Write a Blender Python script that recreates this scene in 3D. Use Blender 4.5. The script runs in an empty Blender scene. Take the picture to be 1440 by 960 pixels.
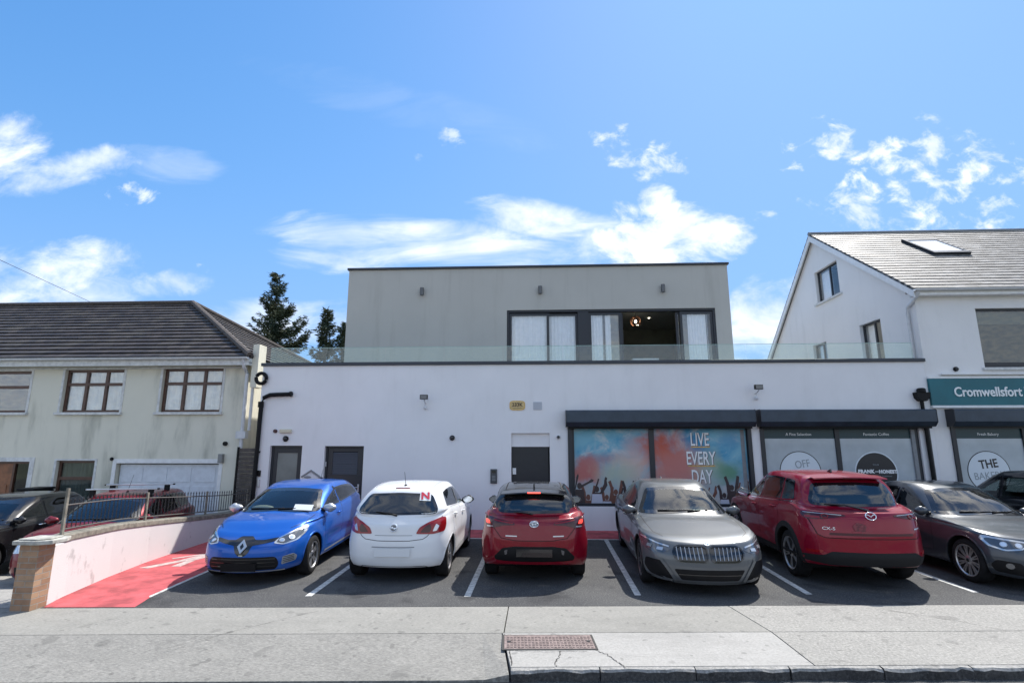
import bpy, bmesh, math, random
import numpy as np
from mathutils import Vector, Matrix
from mathutils.bvhtree import BVHTree
from mathutils.geometry import delaunay_2d_cdt

R = math.radians
scene = bpy.context.scene
COL = scene.collection

# ------------------------------------------------------------------ camera
cam_d = bpy.data.cameras.new("camera")
cam_d.sensor_width = 36.0
cam_d.lens = 18.5
cam_d.clip_start = 0.05
cam_d.clip_end = 3000.0
cam = bpy.data.objects.new("camera", cam_d)
COL.objects.link(cam)
cam.location = (0, 0, 2.17)
cam.rotation_euler = (R(90 + 10.86), 0, R(2.75))
scene.camera = cam

# ------------------------------------------------------------------ sky, sun, exposure
SUN_AZ, SUN_EL = 34.0, 50.5
SUN_DIR = Vector((math.sin(R(SUN_AZ)) * math.cos(R(SUN_EL)), math.cos(R(SUN_AZ)) * math.cos(R(SUN_EL)), math.sin(R(SUN_EL))))
SKY_STRENGTH = 0.12
SUN_STRENGTH = 4.5
scene.view_settings.view_transform = 'Standard'
scene.view_settings.look = 'None'
scene.view_settings.exposure = 0.70
scene.view_settings.gamma = 1.0
scene.view_settings.use_curve_mapping = False
scene.cycles.max_bounces = 8
scene.cycles.transparent_max_bounces = 16

sun_d = bpy.data.lights.new("sun", 'SUN')
sun_d.energy = SUN_STRENGTH
sun_d.angle = R(0.5)
sun_d.color = (1.0, 0.955, 0.89)
sun = bpy.data.objects.new("sun", sun_d)
COL.objects.link(sun)
sun.rotation_euler = (-SUN_DIR).to_track_quat('-Z', 'Y').to_euler()
sun.location = (8, 12, 30)

world = bpy.data.worlds.new("World")
scene.world = world
world.use_nodes = True


class NT:
    """small helper that wires shader nodes"""
    def __init__(s, tree):
        s.t = tree

    def n(s, typ, **kw):
        nd = s.t.nodes.new(typ)
        for k, v in kw.items():
            setattr(nd, k, v)
        return nd

    def link(s, a, b):
        s.t.links.new(a, b)

    def put(s, sock, v):
        if hasattr(v, 'is_output'):
            s.t.links.new(v, sock)
        elif v is not None:
            sock.default_value = v

    def m(s, op, a, b=None, c=None, clamp=False):
        nd = s.n('ShaderNodeMath', operation=op)
        nd.use_clamp = clamp
        s.put(nd.inputs[0], a)
        if b is not None:
            s.put(nd.inputs[1], b)
        if c is not None:
            s.put(nd.inputs[2], c)
        return nd.outputs[0]

    def ramp(s, v, lo, hi, a=0.0, b=1.0, smooth=True):
        nd = s.n('ShaderNodeMapRange')
        nd.interpolation_type = 'SMOOTHSTEP' if smooth else 'LINEAR'
        s.put(nd.inputs[0], v)
        nd.inputs[1].default_value = lo
        nd.inputs[2].default_value = hi
        nd.inputs[3].default_value = a
        nd.inputs[4].default_value = b
        return nd.outputs[0]

    def noise(s, vec, scale, detail=4.0, rough=0.55, dist=0.0):
        nd = s.n('ShaderNodeTexNoise')
        if vec is not None:
            s.link(vec, nd.inputs['Vector'])
        nd.inputs['Scale'].default_value = scale
        nd.inputs['Detail'].default_value = detail
        nd.inputs['Roughness'].default_value = rough
        nd.inputs['Distortion'].default_value = dist
        return nd.outputs['Fac']

    def mix(s, f, a, b, blend='MIX'):
        nd = s.n('ShaderNodeMix', data_type='RGBA', blend_type=blend)
        s.put(nd.inputs[0], f)
        for sock, v in ((nd.inputs[6], a), (nd.inputs[7], b)):
            if isinstance(v, (tuple, list)) and len(v) == 3:
                v = (*v, 1.0)
            s.put(sock, v)
        return nd.outputs[2]

    def mapping(s, vec, scale=(1, 1, 1), loc=(0, 0, 0), rot=(0, 0, 0)):
        nd = s.n('ShaderNodeMapping')
        s.link(vec, nd.inputs[0])
        nd.inputs['Location'].default_value = loc
        nd.inputs['Rotation'].default_value = rot
        nd.inputs['Scale'].default_value = scale
        return nd.outputs[0]


def build_sky():
    g = NT(world.node_tree)
    bg = world.node_tree.nodes['Background']
    sk = g.n('ShaderNodeTexSky')
    sk.sky_type = 'NISHITA'
    sk.sun_disc = False
    sk.sun_elevation = R(SUN_EL)
    sk.sun_rotation = R(SUN_AZ)
    sk.air_density = 1.0
    sk.dust_density = 0.35
    sk.ozone_density = 2.6
    hs = g.n('ShaderNodeHueSaturation')
    hs.inputs['Saturation'].default_value = 1.26
    hs.inputs['Value'].default_value = 1.42
    g.link(sk.outputs[0], hs.inputs['Color'])
    sep = g.n('ShaderNodeSeparateColor')            # tame the aureole round the sun with a soft knee
    g.link(hs.outputs[0], sep.inputs[0])
    soft = g.n('ShaderNodeCombineColor')
    for k, cap in enumerate((1.75, 3.25, 6.2)):
        r = g.m('POWER', g.m('DIVIDE', sep.outputs[k], cap), 3.0)
        g.link(g.m('DIVIDE', sep.outputs[k], g.m('POWER', g.m('ADD', r, 1.0), 1 / 3.0)), soft.inputs[k])
    tc = g.n('ShaderNodeTexCoord')
    sp = g.n('ShaderNodeSeparateXYZ')
    g.link(tc.outputs['Generated'], sp.inputs[0])
    X, Y, Z = sp.outputs
    ys = g.m('MAXIMUM', Y, 0.05)
    u = g.m('DIVIDE', X, ys)
    v = g.m('DIVIDE', Z, ys)
    uv = g.n('ShaderNodeCombineXYZ')
    g.link(u, uv.inputs[0])
    g.link(v, uv.inputs[1])
    fluff = g.noise(g.mapping(uv.outputs[0], (1, 1.55, 1)), 7.0, 9.0, 0.62, 0.35)
    wisp = g.noise(g.mapping(uv.outputs[0], (0.7, 2.4, 1), (3, 1, 0), (0, 0, R(-8))), 5.0, 8.0, 0.6, 0.7)
    mott = g.noise(g.mapping(uv.outputs[0], (1.0, 1.25, 1), (7, 2, 0), (0, 0, R(-28))), 15.0, 6.0, 0.6, 0.3)
    # cloud banks: azimuth and height tangents, half extents, tilt, weight, kind
    banks = [(-1.15, .625, .10, .085, 5, 1.0, 'f'), (-1.02, .575, .17, .05, 8, .72, 'f'), (-.86, .515, .085, .03, -8, .9, 'm'),
             (-.79, .585, .12, .045, -10, .28, 'w'), (-1.06, .33, .23, .085, 4, 1.0, 'f'), (-.88, .29, .10, .05, 0, .8, 'w'),
             (-.765, .317, .09, .032, 4, .75, 'f'), (-.666, .355, .035, .018, 0, .8, 'm'), (-.385, .408, .17, .05, -10, .8, 'w'),
             (-.17, .395, .26, .055, -8, .9, 'w'), (.03, .435, .17, .042, -10, .95, 'w'), (-.44, .365, .11, .028, -6, .7, 'w'),
             (.15, .39, .13, .06, 12, .8, 'f'), (.235, .385, .155, .10, 0, 1.6, 'c'), (.247, .462, .05, .055, 0, 1.5, 'c'),
             (.345, .39, .085, .06, 0, 1.3, 'c'), (.22, .575, .125, .058, -22, .85, 'm'), (-.185, .628, .05, .026, -30, .62, 'm'),
             (-.242, .585, .02, .015, 0, .55, 'm'), (.74, .505, .27, .10, -24, 1.02, 'm'), (.84, .575, .13, .065, -24, .85, 'm'),
             (.63, .445, .12, .05, -10, .8, 'm'), (.459, .438, .035, .018, 0, .85, 'm'), (.57, .448, .03, .02, 0, .85, 'm'),
             (.93, .43, .10, .05, 0, .9, 'm'), (.95, .52, .06, .045, 0, .85, 'm'), (.42, .20, .16, .12, 0, 1.15, 'f'),
             (-.55, .24, .22, .045, 0, .8, 'w'), (.9, .25, .3, .07, 0, .8, 'w'), (-.30, .72, .34, .05, -18, .07, 'w')]
    total = None
    for (cu, cv, ru, rv, tilt, wgt, kind) in banks:
        c, s_ = math.cos(R(-tilt)), math.sin(R(-tilt))
        du = g.m('SUBTRACT', u, cu)
        dv = g.m('SUBTRACT', v, cv)
        a = g.m('ADD', g.m('MULTIPLY', du, c / ru), g.m('MULTIPLY', dv, -s_ / ru))
        b = g.m('ADD', g.m('MULTIPLY', du, s_ / rv), g.m('MULTIPLY', dv, c / rv))
        d2 = g.m('ADD', g.m('MULTIPLY', a, a), g.m('MULTIPLY', b, b))
        fall = g.ramp(d2, 0.0, 2.3, 1.0, 0.0)
        nz = {'f': fluff, 'c': fluff, 'w': wisp, 'm': mott}[kind]
        lo, hi, k = {'f': (.42, 1.02, 1.0), 'c': (.50, .80, .85), 'w': (.38, 1.0, .95), 'm': (.62, 1.02, 1.15)}[kind]
        # falloff and noise together make a ragged edge
        dens = g.m('ADD', g.m('MULTIPLY', fall, 0.62), g.m('MULTIPLY', g.m('SUBTRACT', nz, 0.5), k * 1.5))
        dens = g.m('ADD', dens, 0.12)
        mask = g.m('MULTIPLY', g.ramp(dens, lo, hi), g.m('MULTIPLY', g.ramp(fall, 0.02, 0.3), min(wgt, 1.0)))
        total = mask if total is None else g.m('MAXIMUM', total, mask)
    front = g.ramp(Y, 0.10, 0.22)
    total = g.m('MULTIPLY', total, front)
    # broken cloud over the rest of the sky (overhead and behind the viewer)
    zs = g.m('MAXIMUM', Z, 0.04)
    pv = g.n('ShaderNodeCombineXYZ')
    g.link(g.m('DIVIDE', X, zs), pv.inputs[0])
    g.link(g.m('DIVIDE', Y, zs), pv.inputs[1])
    other = g.ramp(g.noise(pv.outputs[0], 1.1, 8.0, 0.6, 0.5), 0.43, 0.62)
    other = g.m('MULTIPLY', other, g.m('MULTIPLY', g.ramp(Y, 0.05, 0.30, 1.0, 0.0), g.ramp(Z, 0.02, 0.12)))
    bank = g.m('MULTIPLY', g.ramp(Y, -.30, 0.0, 1.0, 0.0), g.ramp(g.m('ADD', Z, g.m('MULTIPLY', g.noise(tc.outputs['Generated'], 3.0, 6.0, .6), .35)), .30, .62, .85, 0.0))
    total = g.m('MAXIMUM', total, g.m('MAXIMUM', bank, g.m('MULTIPLY', other, 0.9)))
    body = g.noise(g.mapping(uv.outputs[0], (1, 1.3, 1), (0.35, 0.6, 0)), 9.0, 5.0, 0.5)
    white = g.mix(g.ramp(body, 0.35, 0.68), (4.9, 5.4, 6.2), (6.9, 7.0, 7.1))
    col = g.mix(total, soft.outputs[0], white)
    g.link(col, bg.inputs[0])
    # thin bright cloud added round the sun, unseen above the view, for highlights on windscreens and bonnets
    sd = g.n('ShaderNodeVectorMath', operation='DOT_PRODUCT')
    nv = g.n('ShaderNodeVectorMath', operation='NORMALIZE')
    g.link(tc.outputs['Generated'], nv.inputs[0])
    g.link(nv.outputs[0], sd.inputs[0])
    sd.inputs[1].default_value = SUN_DIR
    veil = g.m('MULTIPLY', g.ramp(sd.outputs['Value'], .86, .985), g.ramp(g.noise(nv.outputs[0], 4.5, 7.0, .62, .6), .38, .58))
    veil = g.m('MULTIPLY', veil, g.ramp(v, .97, 1.12))
    col = g.mix(g.m('MULTIPLY', veil, .85), col, (15.0, 14.6, 14.0))
    g.link(col, bg.inputs[0])
    bg.inputs[1].default_value = SKY_STRENGTH


build_sky()

# ------------------------------------------------------------------ materials
MATS = {}


def base_mat(name):
    m = bpy.data.materials.new(name)
    m.use_nodes = True
    g = NT(m.node_tree)
    return m, g, m.node_tree.nodes['Principled BSDF']


def obj_coord(g):
    return g.n('ShaderNodeTexCoord').outputs['Object']


def mat(name, col, rough=0.6, metal=0.0, noise=0.0, nscale=8.0, bump=0.0, bscale=60.0, coat=0.0, emit=None, spec=None):
    """procedural material: colour varied by noise, optional fine bump"""
    if name in MATS:
        return MATS[name]
    m, g, p = base_mat(name)
    c = (*col, 1.0)
    oc = obj_coord(g)
    if noise > 0:
        f = g.noise(oc, nscale, 6.0, 0.6)
        lo = tuple(max(0, x * (1 - noise)) for x in col)
        hi = tuple(min(1, x * (1 + noise)) for x in col)
        g.link(g.mix(g.ramp(f, 0.3, 0.7), lo, hi), p.inputs['Base Color'])
    else:
        p.inputs['Base Color'].default_value = c
    p.inputs['Roughness'].default_value = rough
    p.inputs['Metallic'].default_value = metal
    if coat:
        p.inputs['Coat Weight'].default_value = coat
        p.inputs['Coat Roughness'].default_value = 0.03
    if spec is not None:
        p.inputs['Specular IOR Level'].default_value = spec
    if bump > 0:
        b = g.n('ShaderNodeBump')
        b.inputs['Strength'].default_value = bump
        b.inputs['Distance'].default_value = 0.01
        g.link(g.noise(oc, bscale, 5.0, 0.6), b.inputs['Height'])
        g.link(b.outputs[0], p.inputs['Normal'])
    if emit:
        p.inputs['Emission Color'].default_value = (*emit[0], 1)
        p.inputs['Emission Strength'].default_value = emit[1]
    MATS[name] = m
    return m


def mat_asphalt():
    m, g, p = base_mat("asphalt")
    oc = obj_coord(g)
    big = g.noise(oc, 0.7, 4, 0.6)
    mid = g.noise(oc, 5.0, 5, 0.65)
    fine = g.noise(oc, 48.0, 5, 0.8)
    c = g.mix(g.ramp(big, 0.3, 0.7), (0.058, 0.059, 0.062), (0.085, 0.085, 0.085))
    c = g.mix(g.m('MULTIPLY', g.ramp(mid, 0.52, 0.75), 0.5), c, (0.125, 0.123, 0.118))
    c = g.mix(g.m('MULTIPLY', g.ramp(fine, 0.53, 0.66), .8), c, (0.24, 0.24, 0.225))
    c = g.mix(g.ramp(fine, 0.34, 0.47, 1, 0), c, (0.022, 0.022, 0.024))
    stain = g.noise(g.mapping(oc, (1, 1, 1), (9, 4, 0)), 1.6, 3, 0.5)
    c = g.mix(g.m('MULTIPLY', g.ramp(stain, 0.56, 0.70), 0.55), c, (0.028, 0.028, 0.03))
    g.link(c, p.inputs['Base Color'])
    p.inputs['Roughness'].default_value = 0.9
    p.inputs['Specular IOR Level'].default_value = 0.15
    b = g.n('ShaderNodeBump')
    b.inputs['Strength'].default_value = 0.7
    b.inputs['Distance'].default_value = 0.012
    g.link(fine, b.inputs['Height'])
    g.link(b.outputs[0], p.inputs['Normal'])
    return m


def mat_concrete(name, dark, light, speck=0.5, brushed=False):
    m, g, p = base_mat(name)
    oc = obj_coord(g)
    big = g.noise(oc, 0.9, 5, 0.65)
    mid = g.noise(oc, 6.0, 6, 0.7)
    fine = g.noise(g.mapping(oc, (1, 3.5, 1) if brushed else (1, 1, 1)), 24.0 if brushed else 34.0, 6, 0.75)
    f = g.m('ADD', g.m('MULTIPLY', g.ramp(big, .3, .7), .5), g.m('MULTIPLY', g.ramp(mid, .3, .7), .5))
    c = g.mix(f, dark, light)
    c = g.mix(g.m('MULTIPLY', g.ramp(fine, 0.50, 0.62), speck), c, tuple(x * 1.5 for x in light))
    c = g.mix(g.m('MULTIPLY', g.ramp(fine, 0.38, 0.48, 1, 0), speck), c, tuple(x * 0.5 for x in dark))
    gum = g.noise(g.mapping(oc, (1, 1, 1), (2, 8, 1)), 9.0, 1, 0.3)
    c = g.mix(g.m('MULTIPLY', g.ramp(gum, 0.70, 0.74), 0.5), c, tuple(x * 0.45 for x in dark))
    wide = g.noise(g.mapping(oc, (.35, 1.2, 1), (1, 6, 2)), 1.1, 5, 0.7)
    c = g.mix(g.m('MULTIPLY', g.ramp(wide, 0.5, 0.68), 0.35), c, tuple(x * 0.72 for x in dark))
    spot = g.noise(g.mapping(oc, (1, 1, 1), (5, 3, 1)), 3.2, 2, 0.4)
    c = g.mix(g.m('MULTIPLY', g.ramp(spot, 0.66, 0.72), 0.4), c, tuple(x * 0.5 for x in dark))
    g.link(c, p.inputs['Base Color'])
    p.inputs['Roughness'].default_value = 0.9
    b = g.n('ShaderNodeBump')
    b.inputs['Strength'].default_value = 0.5
    b.inputs['Distance'].default_value = 0.008
    g.link(fine, b.inputs['Height'])
    g.link(b.outputs[0], p.inputs['Normal'])
    return m


def mat_render(name, col, stain, amt, sscale=(1.6, 1.6, .32), lo=.5, hi=.75, bump=.35):
    """painted wall render with vertical weather streaks"""
    m, g, p = base_mat(name)
    oc = obj_coord(g)
    f = g.noise(oc, 0.8, 5, 0.6)
    c = g.mix(g.ramp(f, .3, .7), tuple(x * .95 for x in col), col)
    st = g.noise(g.mapping(oc, sscale), 1.6, 7, 0.62)
    c = g.mix(g.m('MULTIPLY', g.ramp(st, lo, hi), amt), c, stain)
    fine = g.noise(oc, 80.0, 3, 0.6)
    c = g.mix(g.m('MULTIPLY', g.ramp(fine, .55, .8), .12), c, tuple(x * .6 for x in col))
    g.link(c, p.inputs['Base Color'])
    p.inputs['Roughness'].default_value = 0.85
    b = g.n('ShaderNodeBump')
    b.inputs['Strength'].default_value = bump
    b.inputs['Distance'].default_value = 0.006
    g.link(fine, b.inputs['Height'])
    g.link(b.outputs[0], p.inputs['Normal'])
    return m


def mat_tiles(name, c0, c1, lichen, row, coln, along='x', rough=.7, spec=0.3):
    """roof covering: rows across the slope with staggered joints; coordinates are the sheet's own (x along eave, y up slope)"""
    m, g, p = base_mat(name)
    uvn = g.n('ShaderNodeUVMap')
    br = g.n('ShaderNodeTexBrick')
    br.offset = 0.5
    g.link(uvn.outputs[0], br.inputs['Vector'])
    br.inputs['Scale'].default_value = 1.0
    br.inputs['Mortar Size'].default_value = 0.012
    br.inputs['Brick Width'].default_value = coln
    br.inputs['Row Height'].default_value = row
    br.inputs['Color1'].default_value = (*c0, 1)
    br.inputs['Color2'].default_value = (*c1, 1)
    br.inputs['Mortar'].default_value = (*[x * .3 for x in c0], 1)
    f = g.noise(uvn.outputs[0], 1.3, 6, .65)
    f2 = g.noise(uvn.outputs[0], 14, 4, .6)
    st = g.noise(g.mapping(uvn.outputs[0], (1.2, 4.5, 1)), 1.7, 6, .7)
    c = g.mix(g.m('MULTIPLY', g.ramp(f, .45, .7), .6), br.outputs['Color'], lichen)
    c = g.mix(g.m('MULTIPLY', g.ramp(st, .5, .62), .7), c, tuple(x * .45 for x in c0))
    c = g.mix(g.m('MULTIPLY', g.ramp(f2, .5, .75), .35), c, tuple(x * .5 for x in c0))
    g.link(c, p.inputs['Base Color'])
    p.inputs['Roughness'].default_value = rough
    p.inputs['Specular IOR Level'].default_value = spec
    b = g.n('ShaderNodeBump')
    b.inputs['Strength'].default_value = 0.5
    b.inputs['Distance'].default_value = 0.01
    g.link(g.m('ADD', br.outputs['Fac'], g.m('MULTIPLY', f2, -.6)), b.inputs['Height'])
    b.invert = True
    g.link(b.outputs[0], p.inputs['Normal'])
    return m


def mat_brick():
    m, g, p = base_mat("brown_brick")
    oc = obj_coord(g)
    sp = g.n('ShaderNodeSeparateXYZ')
    g.link(oc, sp.inputs[0])
    cb = g.n('ShaderNodeCombineXYZ')
    g.link(g.m('ADD', sp.outputs[0], sp.outputs[1]), cb.inputs[0])
    g.link(sp.outputs[2], cb.inputs[1])
    br = g.n('ShaderNodeTexBrick')
    g.link(cb.outputs[0], br.inputs['Vector'])
    br.inputs['Scale'].default_value = 1
    br.inputs['Brick Width'].default_value = .225
    br.inputs['Row Height'].default_value = .075
    br.inputs['Mortar Size'].default_value = .006
    br.inputs['Color1'].default_value = (.30, .17, .10, 1)
    br.inputs['Color2'].default_value = (.40, .26, .16, 1)
    br.inputs['Mortar'].default_value = (.30, .27, .23, 1)
    c = g.mix(g.m('MULTIPLY', g.ramp(g.noise(oc, 9, 5, .6), .4, .7), .4), br.outputs['Color'], (.18, .12, .08))
    g.link(c, p.inputs['Base Color'])
    p.inputs['Roughness'].default_value = .9
    b = g.n('ShaderNodeBump')
    b.invert = True
    b.inputs['Strength'].default_value = .6
    b.inputs['Distance'].default_value = .01
    g.link(br.outputs['Fac'], b.inputs['Height'])
    g.link(b.outputs[0], p.inputs['Normal'])
    return m


def mat_glass(name, tint=(.35, .4, .4), ior=1.5, rough=0.0, gloss=(1, 1, 1)):
    m = bpy.data.materials.new(name)
    m.use_nodes = True
    g = NT(m.node_tree)
    m.node_tree.nodes.remove(m.node_tree.nodes['Principled BSDF'])
    out = m.node_tree.nodes['Material Output']
    tr = g.n('ShaderNodeBsdfTransparent')
    tr.inputs[0].default_value = (*tint, 1)
    gl = g.n('ShaderNodeBsdfGlossy')
    gl.inputs['Color'].default_value = (*gloss, 1)
    gl.inputs['Roughness'].default_value = rough
    # thin-sheet reflectance, the same from both sides (Schlick)
    geo = g.n('ShaderNodeNewGeometry')
    dt = g.n('ShaderNodeVectorMath', operation='DOT_PRODUCT')
    g.link(geo.outputs['Normal'], dt.inputs[0])
    g.link(geo.outputs['Incoming'], dt.inputs[1])
    f0 = 2 * ((ior - 1) / (ior + 1)) ** 2
    k = g.m('POWER', g.m('SUBTRACT', 1.0, g.m('ABSOLUTE', dt.outputs['Value'])), 5.0)
    fac = g.m('ADD', g.m('MULTIPLY', k, 1 - f0), f0, clamp=True)
    mx = g.n('ShaderNodeMixShader')
    g.link(fac, mx.inputs[0])
    g.link(tr.outputs[0], mx.inputs[1])
    g.link(gl.outputs[0], mx.inputs[2])
    g.link(mx.outputs[0], out.inputs[0])
    return m


def mat_paint(name, col, metal=0.35, rough=0.38, dirt=.06, coat=.75):
    m, g, p = base_mat(name)
    oc = obj_coord(g)
    f = g.noise(oc, 3.0, 5, .6)
    g.link(g.mix(g.m('MULTIPLY', g.ramp(f, .45, .75), dirt), col, (.25, .23, .2)), p.inputs['Base Color'])
    p.inputs['Metallic'].default_value = metal
    p.inputs['Roughness'].default_value = rough
    p.inputs['Specular IOR Level'].default_value = .12
    p.inputs['Coat Weight'].default_value = coat
    g.link(g.ramp(f, .3, .8, .01, .05), p.inputs['Coat Roughness'])
    return m


M_ASPHALT = mat_asphalt()
M_CONC_L = mat_concrete("brushed_concrete", (.175, .17, .155), (.24, .232, .21), .55, True)
M_CONC_C = mat_concrete("pale_concrete", (.275, .268, .25), (.335, .325, .305), .25)
M_CONC_R = mat_concrete("coarse_concrete", (.21, .204, .187), (.275, .266, .243), .55)
M_CONC_B = mat_concrete("back_concrete", (.20, .195, .176), (.26, .252, .228), .45, True)
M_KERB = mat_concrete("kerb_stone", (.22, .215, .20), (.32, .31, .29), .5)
M_KERBF = mat_concrete("dark_kerb_face", (.030, .029, .028), (.075, .072, .068), .6)  # front face of the kerb, a darker tone than its top
M_DRIVE = mat_concrete("drive_concrete", (.22, .215, .2), (.30, .29, .27), .4)
M_WALL = mat_render("white_render", (.82, .81, .81), (.62, .61, .60), .22)
M_WALL_R = mat_render("white_dash", (.80, .785, .77), (.55, .54, .52), .25, bump=.8)
M_CREAM = mat_render("weathered_cream_render", (.72, .69, .575), (.34, .335, .27), .8, (1.3, 1.3, .28), .46, .78, .6)
M_GREY_R = mat_render("grey_render", (.52, .505, .46), (.38, .365, .32), .6, (1.8, 1.8, .15), .5, .8, .5)
M_GARDEN = mat_render("white_garden_render", (.60, .575, .565), (.28, .265, .26), .6, (2.4, 2.4, 1.6), .58, .70, .6)
M_BRICK = mat_brick()
M_ANTH = mat("anthracite_metal", (.035, .042, .055), .42, 0.0, .12, 3)
M_ANTH_D = mat("dark_frame", (.018, .021, .028), .38)
M_SHUT = mat("shutter_metal", (.038, .055, .078), .4, .2, .15, 3)
M_BLACK = mat("black_plastic", (.007, .007, .008), .5, noise=.2, spec=.2)
M_BLACKG = mat("gloss_black", (.008, .008, .01), .12, coat=.6)
M_TRIM = mat("dark_trim", (.018, .018, .019), .7, spec=.2)
M_WHITE = mat("white_upvc", (.78, .78, .77), .45, noise=.06)
M_SILL = mat("painted_sill", (.62, .62, .6), .8, noise=.15, bump=.3)
M_BROWN = mat("brown_upvc", (.085, .04, .026), .35, noise=.2)
M_WOOD = mat("varnished_wood", (.22, .085, .035), .4, noise=.3, nscale=5)
M_CHROME = mat("chrome", (.85, .86, .88), .12, 1.0)
M_SILVER = mat("silver_plastic", (.6, .61, .62), .3, .7)
M_RUBBER = mat("tyre_rubber", (.013, .013, .014), .85, noise=.25, bump=.3, spec=.2)
M_RED_PATH = mat("red_surfacing", (.40, .07, .078), .9, noise=.34, nscale=3, bump=.5, bscale=110)
M_LINE = mat("road_paint", (.47, .47, .45), .85, noise=.3, nscale=12, bump=.3)
M_LINE_OLD = mat("faded_road_paint", (.42, .33, .31), .85, noise=.25, nscale=9, bump=.3)
M_TEAL = mat("teal_sign_face", (.006, .125, .155), .45, noise=.1, nscale=1.5)
M_LETTER = mat("white_letter", (.82, .83, .82), .5)
M_VINYL = mat("pale_vinyl", (.42, .47, .50), .35, noise=.08, nscale=2, coat=.7)
M_VINYLW = mat("white_vinyl", (.66, .72, .76), .35)
M_VINYLG = mat("green_band_vinyl", (.012, .045, .055), .35)
M_VINYLK = mat("black_vinyl", (.02, .02, .022), .4)
M_GREYL = mat("grey_letter", (.3, .34, .36), .5)
M_GOLD = mat("aged_brass", (.55, .36, .12), .38, .7, .25, 25)
M_CREAMP = mat("cream_plastic", (.62, .56, .42), .5)
M_DOOR = mat("black_door", (.016, .018, .022), .4, noise=.1)
M_BLIND = mat("roller_blind", (.62, .61, .55), .8, noise=.05)
M_CURTAIN = mat("net_curtain", (.86, .86, .90), .9, noise=.04)
M_ROOM = mat("dim_room", (.30, .30, .26), .9, noise=.2, nscale=1)
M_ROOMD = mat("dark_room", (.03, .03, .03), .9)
M_GLASS = mat_glass("window_glass", (.97, .98, .975), 1.42)
M_GLASSD = mat_glass("dim_window_glass", (.6, .63, .61), 1.5)
M_GLASSB = mat_glass("balustrade_glass", (.88, .945, .92), 1.40)
M_CGLASS = mat_glass("car_glass", (.42, .48, .46), 1.55)
M_CGLASSD = mat_glass("privacy_glass", (.10, .11, .12), 1.6)
M_REDL = mat("red_lens", (.26, .004, .008), .3, coat=1.0, spec=.1)
M_REDD = mat("dark_red_lens", (.05, .003, .005), .3, coat=1.0, spec=.1)
M_CLEARL = mat("clear_lens", (.55, .57, .6), .08, .55, coat=1.0)
M_LAMPD = mat("lamp_interior", (.10, .105, .115), .15, .4, coat=1.0)
M_LIT = mat("lit_brake_lamp", (.8, .05, .04), .3, emit=((1, .07, .05), 2.2))
M_LITW = mat("lit_bulb", (1, .95, .85), .3, emit=((1, .92, .75), 6.0))
M_LITT = mat("lit_tail_lamp", (.5, .03, .03), .3, emit=((1, .07, .04), .7))
M_DISC = mat("brake_disc", (.12, .12, .12), .5, .6)
M_ALLOY = mat("alloy_rim", (.50, .50, .51), .3, .85)
M_ALLOYD = mat("dark_alloy_rim", (.10, .10, .105), .3, .7)
M_SEAT = mat("seat_fabric", (.035, .035, .038), .9, noise=.2)
M_RUST = mat("rusted_iron", (.20, .155, .145), .75, .3, .3, 20, .4, 40)
M_IRON = mat("black_iron", (.02, .02, .022), .5)
M_CRACK = mat("crack_dirt", (.05, .048, .044), .95)
M_COPE = mat("mossy_coping", (.20, .185, .15), .9, noise=.35, nscale=9, bump=.6)
M_STONE = mat("stone_cap", (.38, .37, .33), .9, noise=.3, nscale=10, bump=.6)
M_LEAD = mat("lead_grey", (.24, .25, .26), .6, noise=.1)
M_LIGHT_P = mat("pvc_pipe", (.60, .61, .62), .5, noise=.08)


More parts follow.
